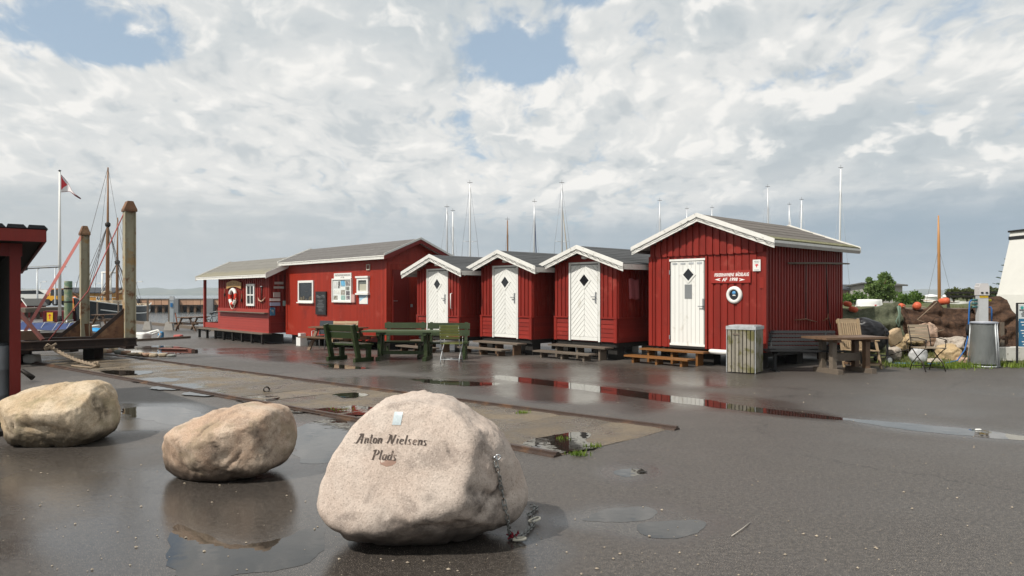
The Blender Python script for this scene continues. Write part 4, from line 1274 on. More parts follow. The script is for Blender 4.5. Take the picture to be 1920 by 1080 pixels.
# anchor on the wall
aw = thing('wall_anchor', SK.o, HUT_RZ, 'small rusty anchor hung on the kiosk front beside the four pane window', 'anchor')
P = [SK.front(490.5, 538, -0.06), SK.front(490, 564, -0.06)]
mb = MB(); mb.tube(P, 0.018, 6); mb.build('shank', rust_dark, aw)
A = [SK.front(*p, -0.07) for p in ((483.5, 558), (485.5, 563), (490, 565.5), (494.5, 562.5), (497, 557.5))]
mb = MB(); mb.tube(A, [0.01, 0.03, 0.03, 0.03, 0.01], 6); mb.build('arm', mat('rust_pale', (0.42, 0.28, 0.20), 0.7, 0.3, 10), aw)
mb = MB(); mb.lathe([(0.0, 0), (0.05, 0.0), (0.05, 0.03), (0.0, 0.03)], P[0], 10); mb.build('ring', galvanised, aw)
for px_, py_, lab_ in ((421, 552, 'rusty chain hook hung on the far end of the kiosk front'), (452.5, 562, 'small dark block hung between lifebuoy and kiosk window')):
    c_ = SK.front(px_, py_, -0.06)
    hk = thing('wall_hook', SK.o, HUT_RZ, lab_, 'hook')
    mb = MB(); mb.tube([(c_.x, -0.05, c_.z + 0.25), (c_.x + 0.01, -0.06, c_.z), (c_.x - 0.04, -0.06, c_.z - 0.12)], 0.016, 6); mb.build('hook_rod', rust, hk)
    mb = MB(); mb.box((c_.x, -0.06, c_.z - 0.02), (0.07, 0.05, 0.12)); mb.build('hook_block', rust_dark, hk)


def side_panel(name, parent, px0, py0, px1, py1, m, xo=0.04, d=0.02):
    a_ = SK.side(px0, py0, xo); b_ = SK.side(px1, py1, xo)
    z_a = SK.side((px0 + px1) / 2, py0, xo).z; z_b = SK.side((px0 + px1) / 2, py1, xo).z
    mb = MB(); mb.box((xo + d / 2, (a_.y + b_.y) / 2, (z_a + z_b) / 2), (d, abs(b_.y - a_.y), z_a - z_b)); return mb.build(name, m, parent)


grey_sign = mat('grey_sign', (0.42, 0.40, 0.37), 0.5, 0.12, 8)
s1 = side_panel('name_plate', kiosk, 514.5, 528.5, 531, 533, grey_sign); s2 = side_panel('name_plate', kiosk, 513, 537, 532, 541, grey_sign)
s3 = side_panel('notice', kiosk, 512.5, 548, 525, 557.5, grey_sign); s4 = side_panel('white_sign', kiosk, 505.8, 559.5, 525, 564.5, white_paint, 0.05)
s5 = side_panel('blue_sign', kiosk, 506, 567, 525, 573.5, mat('sign_pale_blue', (0.35, 0.45, 0.60), 0.5, 0.1, 8), 0.05)
s6 = side_panel('blue_poster', kiosk, 506.2, 576.5, 515.5, 591.5, mat('sign_blue', (0.03, 0.17, 0.30), 0.4, 0.3, 14, stain=(0.3, 0.42, 0.42), stain_at=(0.56, 0.62), stain_scale=9), 0.05)
s7 = side_panel('small_notice', kiosk, 530, 564, 536.5, 573.5, mat('sign_pale_green', (0.35, 0.45, 0.42), 0.5, 0.1, 8), 0.05)


# ================================================================== BOULDERS
def rock_mat(name, base, dark, pale, rough=0.75, foot_z=0.16, lichen=None):
    m = bpy.data.materials.new(name); m.use_nodes = True
    T = NT(m.node_tree); b = T.n['Principled BSDF']
    co = T.new('ShaderNodeTexCoord').outputs['Object']
    a = T.noise(co, 2.2, 7, 0.68, 0.5); g = T.noise(co, 95, 3, 0.65); h = T.noise(co, 38, 4, 0.6); c = T.noise(T.vmath('ADD', co, (5, 5, 5)), 4.2, 6, 0.65, 0.4)
    cb = T.mix(T.range(a, 0.36, 0.64), base, pale)
    cb = T.mix(T.math('MULTIPLY', T.range(c, 0.53, 0.68), 0.6), cb, dark)
    cb = T.mix(T.math('MULTIPLY', T.range(g, 0.55, 0.66), 0.42), cb, tuple(x * 0.40 for x in dark))
    cb = T.mix(T.math('MULTIPLY', T.range(g, 0.44, 0.35), 0.45), cb, tuple(min(0.7, x * 1.3) for x in pale))
    cb = T.mix(T.math('MULTIPLY', T.range(h, 0.5, 0.66), 0.28), cb, tuple(x * 0.6 for x in base))
    if lichen:
        l = T.noise(T.vmath('ADD', co, (1, 8, 3)), 3.0, 7, 0.65)
        cb = T.mix(T.math('MULTIPLY', T.range(l, 0.54, 0.66), 0.55), cb, lichen)
    # much darker colour towards the foot of the stone, with a ragged edge
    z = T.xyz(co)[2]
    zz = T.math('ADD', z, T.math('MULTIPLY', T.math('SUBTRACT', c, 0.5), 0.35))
    foot = T.range(zz, foot_z * 0.35, foot_z * 1.5, 1.0, 0.0)
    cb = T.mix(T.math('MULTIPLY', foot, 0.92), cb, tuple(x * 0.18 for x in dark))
    pit = T.attr = T.new('ShaderNodeAttribute', attribute_name='pit').outputs['Fac']
    cb = T.mix(T.math('MULTIPLY', T.math('MULTIPLY', pit, T.range(T.noise(co, 11, 6, 0.7), 0.30, 0.62)), 0.95), cb, tuple(x * 0.38 for x in dark))
    T.put(b.inputs['Base Color'], cb)
    T.put(b.inputs['Roughness'], rough); b.inputs['Specular IOR Level'].default_value = 0.25
    bp = T.new('ShaderNodeBump'); bp.inputs['Strength'].default_value = 0.5; bp.inputs['Distance'].default_value = 0.006
    T.put(bp.inputs['Height'], T.math('ADD', T.math('ADD', g, T.math('MULTIPLY', h, 1.2)), T.math('MULTIPLY', T.noise(co, 15, 7, 0.7), 2.0)))
    T.put(b.inputs['Normal'], bp.outputs[0])
    return m


def boulder(name, outline, yc, depth, planes, m, label, rough_amp=0.02, seed=0, e=0.62, cracks=(), smooth_face=None):
    sc = yc / F
    cx = sum(p[0] for p in outline) / len(outline)
    ys = [p[1] for p in outline]
    zt = EYE - (min(ys) - HOR) * sc; zb_ = EYE - (max(ys) - HOR) * sc
    k = (zt + 0.015) / (zt - zb_)                       # squeeze so that the stone stands on the ground
    pts = [((px - cx) * sc, zt - (py - min(ys)) * sc * k) for px, py in outline]
    zc = 0.5 * (min(p[1] for p in pts) + max(p[1] for p in pts))
    pol = sorted((math.atan2(z - zc, x), math.hypot(x, z - zc)) for x, z in pts)
    pol = [(pol[-1][0] - 2 * math.pi, pol[-1][1])] + pol + [(pol[0][0] + 2 * math.pi, pol[0][1])]

    def rad(th):
        for i in range(len(pol) - 1):
            if pol[i][0] <= th <= pol[i + 1][0]:
                t = (th - pol[i][0]) / max(1e-6, pol[i + 1][0] - pol[i][0])
                return pol[i][1] + (pol[i + 1][1] - pol[i][1]) * t
        return pol[0][1]
    samp = [rad(-math.pi + 2 * math.pi * i / 256) for i in range(256)]
    samp = [(samp[i - 2] + 2 * samp[i - 1] + 3 * samp[i] + 2 * samp[(i + 1) % 256] + samp[(i + 2) % 256]) / 9 for i in range(256)]

    def rs(th):
        f = (th + math.pi) / (2 * math.pi) * 256; i = int(f) % 256; t = f - int(f)
        return samp[i] * (1 - t) + samp[(i + 1) % 256] * t
    bm = bmesh.new(); bmesh.ops.create_icosphere(bm, subdivisions=6, radius=1.0)
    sv = Vector((seed * 3.7, seed * 1.3, seed * 2.1))
    pits = []
    for v in bm.verts:
        d = v.co.normalized()
        th = math.atan2(d.z, d.x); ca = math.hypot(d.x, d.z); sa = abs(d.y)
        g = ca ** e; h = sa ** e
        r_ = rs(th) * g
        p = Vector((r_ * math.cos(th), math.copysign(depth * h, d.y), zc + r_ * math.sin(th)))
        for n, off, soft in planes:
            n = Vector(n).normalized(); t = (p - Vector((0, 0, zc))).dot(n) - off
            if t > -soft:
                t = t if t > soft else (t + soft) ** 2 / (4 * soft)
                p -= n * t * 0.94
        nrm = Vector((d.x, d.y, d.z))
        q = p * 1.6 + sv
        face = 1.0
        if smooth_face:
            n, off, w_ = smooth_face
            face = 0.35 + 0.65 * smooth01(0.0, w_, off - (p - Vector((0, 0, zc))).dot(Vector(n).normalized()))
        a1 = mnoise.fractal(q, 1.0, 2.0, 4) * rough_amp * 1.3
        rid = mnoise.ridged_multi_fractal(q * 1.4 + Vector((4, 4, 4)), 0.9, 2.1, 5, 1.0, 2.0)
        a2 = -max(0.0, rid - 1.2) * rough_amp * 1.5
        a3 = mnoise.fractal(q * 6, 0.7, 2.1, 5) * rough_amp * 0.55
        pit = 0.0
        for ca_, cb_, cw, cd in cracks:
            dd = seg_dist(Vector((p.x, 0, p.z)) + Vector((mnoise.noise(p * 9), 0, mnoise.noise(p * 9 + sv))) * 0.035, Vector((ca_[0], 0, ca_[1])), Vector((cb_[0], 0, cb_[1])))
            if p.y < 0 and dd < cw:
                s_ = (1 - dd / cw) ** 2; a2 -= cd * s_; pit = max(pit, s_)
        p += nrm * (a1 + a2 + a3) * face
        if p.z < 0: p.z = p.z * 0.12
        pits.append(min(1.0, pit + max(0.0, rid - 1.5) * 0.35 * face))
        v.co = p
    for f in bm.faces: f.smooth = True
    me = bpy.data.meshes.new(name); bm.to_mesh(me); bm.free(); me.materials.append(m)
    at_ = me.attributes.new('pit', 'FLOAT', 'POINT'); at_.data.foreach_set('value', pits)
    o = bpy.data.objects.new(name, me); COL.objects.link(o)
    o.location = ((cx - 960) / F * yc, yc, 0)
    tag(o, label, 'boulder', 'boulders set out on the asphalt')
    return o


granite_pink = rock_mat('granite_pink', (0.445, 0.36, 0.302), (0.205, 0.168, 0.145), (0.505, 0.43, 0.372), foot_z=0.20)
granite_tan = rock_mat('granite_tan', (0.43, 0.322, 0.205), (0.20, 0.155, 0.10), (0.53, 0.435, 0.32), foot_z=0.16, lichen=(0.25, 0.21, 0.12))
granite_brown = rock_mat('granite_brown', (0.395, 0.275, 0.195), (0.20, 0.145, 0.11), (0.48, 0.385, 0.30), foot_z=0.15, lichen=(0.24, 0.19, 0.12))

O3 = [(777, 736), (818, 744), (859, 761), (894, 788), (935, 814), (954, 840), (968, 865), (979, 899), (987, 940), (985, 969), (966, 988), (916, 1008), (853, 1027), (780, 1027), (711, 1018), (654, 999), (623, 975), (607, 950), (609, 921), (620, 877), (645, 827), (676, 783), (717, 751), (749, 739.5)]
O2 = [(484, 762), (516, 761), (533, 770), (543, 795), (550, 826), (547, 852), (531, 875), (510, 891), (484, 897), (459, 899), (406, 905), (361.5, 904), (331, 899), (312.6, 885), (311.6, 862.6), (317, 834), (329, 812), (351, 795), (382, 781), (423, 768)]
O1 = [(133, 719), (164, 715), (184, 722), (198, 740), (204, 753), (209, 780), (207, 807), (193, 822), (178, 831), (133, 834), (67, 835.5), (29, 831), (15.5, 818), (9, 789), (3, 767), (13, 751), (40, 740), (89, 727)]
B3 = boulder('boulder', O3, 4.93, 0.50, [((-0.20, -0.92, 0.34), 0.36, 0.05), ((0.74, -0.62, 0.12), 0.50, 0.07), ((0.15, -0.62, -0.78), 0.485, 0.12), ((0.0, -0.2, 1.0), 0.52, 0.1)],
             granite_pink, 'biggest boulder, pale pink granite with carved lettering and a chain hanging on it', 0.019, 3,
             cracks=[((0.30, -0.02 + 0.45), (0.52, 0.34), 0.06, 0.03), ((-0.02, 0.20), (0.34, 0.13), 0.09, 0.03), ((0.16, 0.72), (0.22, 0.60), 0.03, 0.012), ((0.36, 0.26), (0.50, 0.42), 0.07, 0.025), ((-0.22, 0.26), (0.06, 0.16), 0.12, 0.008), ((0.05, 0.24), (0.30, 0.20), 0.13, 0.006), ((0.34, 0.36), (0.46, 0.24), 0.15, 0.008), ((-0.42, 0.06), (0.3, 0.02), 0.10, 0.0), ((0.05, 0.40), (0.12, 0.33), 0.05, 0.008)],
             smooth_face=((-0.20, -0.92, 0.34), 0.36, 0.10), e=0.55)
B2 = boulder('boulder', O2, 6.62, 0.46, [((-0.15, -0.62, 0.76), 0.345, 0.09), ((0.25, -0.95, -0.05), 0.38, 0.10), ((-0.55, -0.75, -0.30), 0.43, 0.10), ((0.9, -0.4, 0.0), 0.48, 0.10), ((0.0, -0.7, -0.7), 0.40, 0.08)],
             granite_brown, 'rounded brown boulder standing between the lettered stone and the tan boulder', 0.019, 5,
             cracks=[((-0.03, 0.42), (0.05, 0.27), 0.03, 0.018), ((0.10, 0.15), (0.20, 0.30), 0.028, 0.02), ((-0.15, 0.45), (-0.02, 0.56), 0.025, 0.012), ((-0.2, 0.12), (0.02, 0.10), 0.05, 0.02), ((-0.45, 0.08), (0.30, 0.05), 0.10, 0.0), ((0.35, 0.45), (0.42, 0.25), 0.08, 0.008), ((-0.05, 0.30), (0.02, 0.20), 0.09, 0.006)])
B1 = boulder('boulder', O1, 8.15, 0.50, [((-0.02, -0.55, 0.83), 0.295, 0.06), ((0.05, -0.93, -0.30), 0.42, 0.10), ((-0.75, -0.65, -0.1), 0.54, 0.10), ((0.85, -0.5, 0.1), 0.56, 0.10)],
             granite_tan, 'flat topped tan boulder beside the red post of the open shelter', 0.021, 9,
             cracks=[((-0.38, 0.30), (-0.32, 0.18), 0.05, 0.035), ((-0.15, 0.27), (0.20, 0.22), 0.06, 0.03), ((-0.25, 0.26), (-0.30, 0.16), 0.04, 0.025), ((-0.5, 0.10), (0.4, 0.06), 0.11, 0.0), ((0.1, 0.22), (0.4, 0.14), 0.12, 0.008), ((0.5, 0.5), (0.55, 0.3), 0.08, 0.01)])
bpy.context.view_layer.update()


def surf(obj):
    me = obj.data
    bvh = BVHTree.FromPolygons([v.co.copy() for v in me.vertices], [tuple(p.vertices) for p in me.polygons])

    def hit(px, py):
        o = Vector((0, 0, EYE)) - obj.location; d = Vector(((px - 960) / F, 1, (HOR - py) / F)).normalized()
        loc, nrm, i, dist = bvh.ray_cast(o, d)
        return (loc, nrm) if loc else (None, None)
    return hit


hit3 = surf(B3)
# carved lettering: broad-nib strokes laid into the stone face
GL = {'A': [[(-0.18, 0.10), (-0.10, 0.0), (0.05, 0.02), (0.42, 0.95), (0.50, 1.0), (0.56, 0.92), (0.50, 0.0)], [(0.18, 0.42), (0.55, 0.42)], [(0.22, 0.88), (0.36, 1.0), (0.62, 1.0)]],
      'n': [[(0.05, 0.55), (0.12, 0.6), (0.08, 0.0)], [(0.12, 0.42), (0.28, 0.6), (0.38, 0.55), (0.36, 0.05), (0.44, 0.02)]],
      't': [[(0.18, 0.92), (0.12, 0.10), (0.2, 0.0), (0.3, 0.06)], [(0.02, 0.60), (0.34, 0.60)]],
      'o': [[(0.24, 0.6), (0.08, 0.46), (0.06, 0.14), (0.2, 0.0), (0.36, 0.14), (0.38, 0.46), (0.24, 0.6)]],
      'N': [[(-0.12, 0.08), (0.0, 0.02), (0.14, 0.5), (0.18, 0.9), (0.12, 1.0), (0.02, 0.92)], [(0.18, 0.95), (0.26, 0.95), (0.40, 0.1), (0.46, 0.0)], [(0.44, 0.02), (0.58, 0.6), (0.66, 1.0), (0.78, 0.96)]],
      'i': [[(0.08, 0.6), (0.06, 0.06), (0.16, 0.0)], [(0.10, 0.82), (0.13, 0.86)]],
      'e': [[(0.07, 0.28), (0.36, 0.38), (0.34, 0.54), (0.22, 0.6), (0.08, 0.44), (0.06, 0.14), (0.2, 0.0), (0.36, 0.10)]],
      'l': [[(0.14, 1.0), (0.08, 0.08), (0.18, 0.0)]],
      's': [[(0.34, 0.52), (0.24, 0.6), (0.10, 0.5), (0.16, 0.34), (0.30, 0.24), (0.28, 0.06), (0.14, 0.0), (0.02, 0.10)]],
      'P': [[(0.10, 0.0), (0.22, 0.98)], [(0.02, 0.84), (0.18, 1.0), (0.46, 1.0), (0.56, 0.78), (0.42, 0.52), (0.2, 0.48)], [(-0.06, 0.0), (0.22, 0.0)]],
      'a': [[(0.36, 0.56), (0.22, 0.6), (0.08, 0.44), (0.06, 0.12), (0.16, 0.0), (0.32, 0.16)], [(0.38, 0.6), (0.34, 0.08), (0.44, 0.0)]],
      'd': [[(0.34, 0.52), (0.22, 0.6), (0.08, 0.44), (0.06, 0.12), (0.16, 0.0), (0.32, 0.16)], [(0.42, 1.0), (0.34, 0.08), (0.44, 0.0)]]}
ADV = {'A': 0.78, 'N': 0.86, 'P': 0.66, 't': 0.38, 'i': 0.28, 'l': 0.28}
engrave = mat('engraved_paint', (0.060, 0.044, 0.036), 0.7, 0.3, 30, stain=(0.20, 0.15, 0.12), stain_at=(0.54, 0.64), stain_scale=22)
inscription = None


def carve(word, x0, y0, width, size, drop):
    """Word from pixel (x0, y0 = baseline) on the stone, cut as ribbons a few millimetres wide."""
    global inscription
    tot = sum(ADV.get(c, 0.50) for c in word) - 0.08
    k = width / tot; x = x0
    for i, c in enumerate(word):
        m = MB()
        for st in GL[c]:
            P = []
            for j in range(len(st) - 1):
                for s_ in range(5):
                    t = s_ / 5; P.append((st[j][0] + (st[j + 1][0] - st[j][0]) * t, st[j][1] + (st[j + 1][1] - st[j][1]) * t))
            P.append(st[-1])
            # soften the corners
            for _ in range(2):
                P = [P[0]] + [((P[j - 1][0] + 2 * P[j][0] + P[j + 1][0]) / 4, (P[j - 1][1] + 2 * P[j][1] + P[j + 1][1]) / 4) for j in range(1, len(P) - 1)] + [P[-1]]
            L = []; Rr = []
            for gx, gy in P:
                px_ = x + (gx + 0.20 * gy) * k; py_ = y0 + drop * (px_ - x0) / width - gy * size
                for sg, arr in ((-1, L), (1, Rr)):
                    h_, n_ = hit3(px_ + sg * 1.65, py_ - sg * -0.5)
                    if h_: arr.append(h_ + n_ * 0.0015)
            n_ = min(len(L), len(Rr))
            if n_ > 1:
                m.add(L[:n_] + Rr[:n_], [(j, j + 1, n_ + j + 1, n_ + j) for j in range(n_ - 1)])
        if m.v:
            m.build('letter', engrave, B3)
        x += ADV.get(c, 0.50) * k


carve('Anton', 668, 831.5, 47, 18.5, 0.5)
carve('Nielsens', 726, 832, 74, 18.0, 4.0)
carve('Plads', 697, 862, 46, 19, 2.5)
# blank pale sticker (its code left out)
stk = MB(); g_ = []
for j in range(5):
    for i in range(5):
        u_, v_ = i / 4, j / 4
        px_ = 735.5 + 16 * u_ + 4.5 * (1 - v_); py_ = 772 + 24.5 * v_ + 0.6 * u_
        h_, n_ = hit3(px_, py_); g_.append(h_ + n_ * 0.003)
stk.add(g_, [(j * 5 + i, j * 5 + i + 1, (j + 1) * 5 + i + 1, (j + 1) * 5 + i) for j in range(4) for i in range(4)])
stk.build('pale_sticker', mat('sticker_pale', (0.44, 0.50, 0.52), 0.4, 0.3, 60), B3)
# damp stain below the lettering
for pts_, nm in (([(712, 860), (726, 862), (742, 862), (743, 868), (735, 873), (724, 875), (713, 870)], 'damp_stain'),):
    m = MB(); H_ = [hit3(*p) for p in pts_]; cen_ = hit3(727, 867)
    m.add([h_ + n_ * 0.001 for h_, n_ in H_] + [cen_[0] + cen_[1] * 0.001], [(i, (i + 1) % len(H_), len(H_)) for i in range(len(H_))])
    m.build(nm, mat('damp_brown', (0.26, 0.16, 0.12), 0.6, 0.2, 30), B3)
# steel eye in the stone and the chain hanging from it
h_, n_ = hit3(925.5, 858)
eye_w = h_ + B3.location
m = MB(); m.tube([h_ - n_ * 0.03, h_ + n_ * 0.03], 0.010, 8)
ringpts = [h_ + n_ * 0.045 + Vector((math.cos(a * 0.3927) * 0.016, 0, math.sin(a * 0.3927) * 0.016)) for a in range(17)]
m.tube(ringpts, 0.005, 6); m.build('eye_bolt', steel, B3)


def link_mesh(L=0.044, w=0.025, r=0.0040):
    m = MB(); pts = []
    for i in range(21):
        a = 2 * math.pi * i / 20
        pts.append(((w / 2) * math.cos(a), 0, (L / 2 - w / 2) * (1 if math.sin(a) >= 0 else -1) * (1 if abs(math.sin(a)) > 1e-6 else 0) + (w / 2) * math.sin(a)))
    m.tube(pts, r, 6, cap=False)
    return m


chain_m = mat('chain_steel', (0.24, 0.245, 0.235), 0.45, 0.3, 40, metal=0.7, stain=(0.10, 0.055, 0.03), stain_at=(0.55, 0.66), stain_scale=30)
chain_dark = mat('chain_dark', (0.045, 0.045, 0.043), 0.5, 0.3, 40, metal=0.6)
chain = thing('chain', (0, 0, 0), 0, 'steel chain hanging from the lettered boulder, its end lying on the wet ground', 'chain')
path = []
for p in ((925.5, 861), (928.5, 876), (932.5, 893), (936.5, 910), (940.5, 928), (944.5, 946), (947.5, 960), (951, 975)):
    h_, n_ = hit3(*p)
    if h_: path.append(h_ + B3.location + n_ * 0.016)
last = path[-1]
gpts = [ground_at(x, y) + Vector((0, 0, 0.018)) for x, y in ((956, 1008), (968, 1014), (985, 1004), (994, 995), (1001, 986), (999, 975), (990, 969), (1000, 962), (1008, 955), (995, 952))]
path += [last.lerp(gpts[0], 0.5) + Vector((0, 0, -0.01))] + gpts
proto = link_mesh().build('link', chain_m, chain)
seq = []
acc = 0
step = 0.0345
pos_ = []
for a, b_ in zip(path, path[1:]):
    d = (b_ - a).length; t = -acc
    while t + step <= d:
        t += step; pos_.append((a.lerp(b_, t / d), (b_ - a).normalized()))
    acc = d - t
for i, (p, d) in enumerate(pos_):
    o = proto if i == 0 else proto.copy()
    if i: COL.objects.link(o); o.parent = chain
    qd = d.to_track_quat('Z', 'Y') @ Quaternion((0, 0, 1), math.pi / 2 * (i % 2) + 0.5)
    o.rotation_mode = 'QUATERNION'; o.rotation_quaternion = qd; o.location = p
pale_link = link_mesh(0.085, 0.05, 0.0085).build('shackle', mat('shackle_pale', (0.62, 0.58, 0.48), 0.5, 0.15, 20), chain)
g_ = ground_at(974, 1016); pale_link.location = g_ + Vector((0, 0, 0.02)); pale_link.rotation_euler = (R(80), 0, R(65))
p2_ = pale_link.copy(); COL.objects.link(p2_); p2_.parent = chain; g_ = ground_at(1002, 981); p2_.location = g_ + Vector((0, 0, 0.025)); p2_.rotation_euler = (R(75), 0, R(110))
m = MB(); rg = random.Random(8)
for k in range(5):
    g_ = ground_at(956 + rg.random() * 14, 1006 + rg.random() * 9)
    m.tube([g_ + Vector((rg.uniform(-.03, .03), rg.uniform(-.02, .02), rg.uniform(0.008, .05))) for _ in range(4)], 0.006, 5)
m.build('red_cord', mat('cord_red', (0.22, 0.012, 0.025), 0.7, 0.2, 20), chain)

# ================================================================== FURNITURE
def F_(px, py):
    return ground_at(px, py)


def bench_heavy(label, group, two_backs=True, L=1.12, m=green_paint, faded=False):
    """Timber bench: x along its length, sitter faces -y (local)."""
    t = thing('timber_bench', (0, 0, 0), 0, label, 'bench', group)
    for sx in (-L / 2 + 0.10, L / 2 - 0.10):
        mb = MB(); mb.bar((sx, 0.18, 0.0), (sx, 0.40, 0.92), 0.07, 0.13); mb.build('back_post', m, t)
        plank(t, (sx, -0.15, 0.19), (0.07, 0.13, 0.36), m, 'leg')
        plank(t, (sx, 0.02, 0.05), (0.075, 0.66, 0.10), m, 'foot_beam'); plank(t, (sx, 0.03, 0.36), (0.068, 0.5, 0.08), m, 'seat_bearer')
    for k in range(3):
        plank(t, (0, -0.17 + 0.155 * k, 0.42), (L, 0.145, 0.042), m, 'seat_board')
    for z, y in ((0.655, 0.28), (0.835, 0.322)):
        plank(t, (0, y, z), (L, 0.04, 0.155), m, 'back_board', rot=(-0.235, 0, 0))
    return t


def place(o, p, rz):
    o.location = p; o.rotation_euler = (0, 0, rz)
    return o


GB = 'green timber benches round the table'
# local +y is the bench's back. Seen from behind: its back faces the eye.
b1 = place(bench_heavy('green bench standing with its back to the open asphalt', GB), F_(645, 678) + Vector((0.10, 0.30, 0)), R(148))
b2 = place(copy_tree(b1), on_depth(756, 665, 19.0), R(-3)); b2.location.z = 0; b2['label'] = 'green bench behind the table, in front of the red shed corner'
b3 = place(copy_tree(b1), on_depth(838, 665, 18.75), R(-3)); b3.location.z = 0; b3['label'] = 'green bench below the white door of the grab bar hut'
# the table
tb = thing('trestle_table', (0, 0, 0), 0, 'long green trestle table among the green benches', 'table')
LT = 1.98
for k in range(5):
    plank(tb, (0, -0.30 + 0.15 * k, 0.735), (LT, 0.142, 0.04), green_faded, 'top_board')
for sx in (-0.58, 0.60):
    plank(tb, (sx, 0, 0.68), (0.09, 0.70, 0.07), green_paint, 'bearer'); plank(tb, (sx, 0, 0.05), (0.10, 0.74, 0.10), green_paint, 'foot_beam')
    for sy in (-0.15, 0.15): plank(tb, (sx, sy, 0.37), (0.085, 0.10, 0.56), green_paint, 'leg')
    mb = MB(); mb.bar((sx, -0.33, 0.66), (sx, -0.16, 0.50), 0.06, 0.07); mb.build('brace', green_paint, tb)
plank(tb, (0.03, 0, 0.19), (1.15, 0.05, 0.09), green_paint, 'stretcher')
place(tb, F_(755, 676) + Vector((0, 0.15, 0)), R(-4))


def folding_chair(label, group, wm_, fm, arms=True, rolled=False, tall=False):
    """Slatted folding chair; sitter faces -y."""
    t = thing('folding_chair', (0, 0, 0), 0, label, 'chair', group)
    w = 0.46
    for sx in (-w / 2, w / 2):
        mb = MB(); mb.tube([(sx, -0.20, 0.0), (sx, -0.13, 0.16), (sx, 0.0, 0.27), (sx, 0.14, 0.42), (sx, 0.17, 0.455)], 0.011, 6); mb.build('leg', fm, t)
        mb = MB(); mb.tube([(sx, 0.22, 0.0), (sx, 0.17, 0.14), (sx, 0.05, 0.26), (sx, -0.14, 0.42), (sx, -0.20, 0.455)], 0.011, 6); mb.build('leg', fm, t)
        mb = MB(); mb.tube([(sx, 0.17, 0.45), (sx, 0.20, 0.60), (sx, 0.27, 0.90)], 0.011, 6); mb.build('back_upright', fm, t)
        mb = MB(); mb.tube([(sx, -0.21, 0.455), (sx, 0.17, 0.455)], 0.010, 6); mb.build('seat_rail', fm, t)
        if arms:
            mb = MB(); mb.tube([(sx, 0.22, 0.66), (sx, 0.0, 0.665), (sx, -0.22, 0.63), (sx, -0.235, 0.585), (sx, -0.20, 0.575), (sx, -0.175, 0.60)], 0.010, 6); mb.build('armrest', fm if rolled else wm_, t)
            mb = MB(); mb.tube([(sx, -0.19, 0.455), (sx, -0.205, 0.52), (sx, -0.20, 0.63)], 0.009, 6); mb.build('arm_support', fm, t)
    for k in range(6):
        plank(t, (0, -0.20 + 0.072 * k, 0.47 - 0.012 * math.sin(k * 0.63)), (w + 0.02, 0.058, 0.014), wm_, 'seat_slat')
    for k in range(5):
        z = 0.62 + 0.068 * k
        plank(t, (0, 0.185 + (z - 0.5) * 0.22, z), (w + 0.03, 0.014, 0.058), wm_, 'back_slat', rot=(-0.22, 0, 0))
    for yy in (0.19, -0.17): mb = MB(); mb.tube([(-w / 2, yy, 0.09), (w / 2, yy, 0.09)], 0.009, 6); mb.build('cross_rod', fm, t)
    return t


iron = mat('iron', (0.022, 0.018, 0.015), 0.5, 0.3, 12, metal=0.4, stain=(0.07, 0.04, 0.025), stain_at=(0.56, 0.7), stain_scale=12)
green_slat = mat('slat_olive', (0.115, 0.125, 0.035), 0.45, 0.25, 8, rnd=0.12)
place(folding_chair('olive slatted chair with armrests at the end of the green table', None, green_slat, galvanised), F_(846, 681) + Vector((0, 0.14, 0)), R(172))
wood_faded = mat('wood_faded', (0.30, 0.24, 0.17), 0.6, 0.25, 8, rnd=0.12)
place(folding_chair('weathered folding chair with curled iron arms before the stones', None, wood_faded, iron, rolled=True), F_(1745, 696) + Vector((0, 0.10, 0)), R(12)).scale = (1.08,) * 3
# A-frame picnic tables


def picnic_table(label, L, m, group=None):
    t = thing('picnic_table', (0, 0, 0), 0, label, 'picnic table', group)
    for k in range(5): plank(t, (0, -0.30 + 0.15 * k, 0.735), (L, 0.142, 0.04), m, 'top_board')
    for sy in (-1, 1):
        for k in range(2): plank(t, (0, sy * (0.62 + 0.14 * k), 0.435), (L, 0.132, 0.04), m, 'seat_board')
    for sx in (-L / 2 + 0.28, L / 2 - 0.28):
        for sy in (-1, 1):
            mb = MB(); mb.bar((sx, sy * 0.62, 0.0), (sx, sy * 0.22, 0.71), 0.045, 0.12, up=(1, 0, 0)); mb.build('leg', m, t)
        plank(t, (sx + 0.05, 0, 0.38), (0.045, 1.46, 0.10), m, 'seat_bearer'); plank(t, (sx + 0.05, 0, 0.69), (0.045, 0.70, 0.08), m, 'top_bearer')
    return t


pic1 = place(picnic_table('brown wooden picnic table before the red shed', 1.95, wood_brown), F_(634, 656) + Vector((0.0, 0.0, 0)), R(-30))
pic2 = place(picnic_table('dark picnic table by the quay edge beyond the kiosk', 1.9, wood_brown), F_(357, 620) + Vector((0, 0.4, 0)), R(78))
# chairs between picnic table and shed


def low_chair(label, m, group, fm):
    t = thing('garden_chair', (0, 0, 0), 0, label, 'chair', group)
    for sx in (-0.2, 0.2):
        mb = MB(); mb.bar((sx, 0.12, 0.0), (sx, 0.34, 0.93), 0.03, 0.035); mb.build('back_upright', fm, t)
        mb = MB(); mb.bar((sx, 0.22, 0.0), (sx, -0.2, 0.42), 0.03, 0.035); mb.build('leg', fm, t)
    for k in range(5): plank(t, (0, -0.19 + 0.085 * k, 0.43), (0.44, 0.07, 0.018), m, 'seat_slat')
    for k in range(4): plank(t, (0, 0.25 + 0.022 * k, 0.60 + 0.095 * k), (0.44, 0.018, 0.08), m, 'back_slat', rot=(-0.23, 0, 0))
    return t


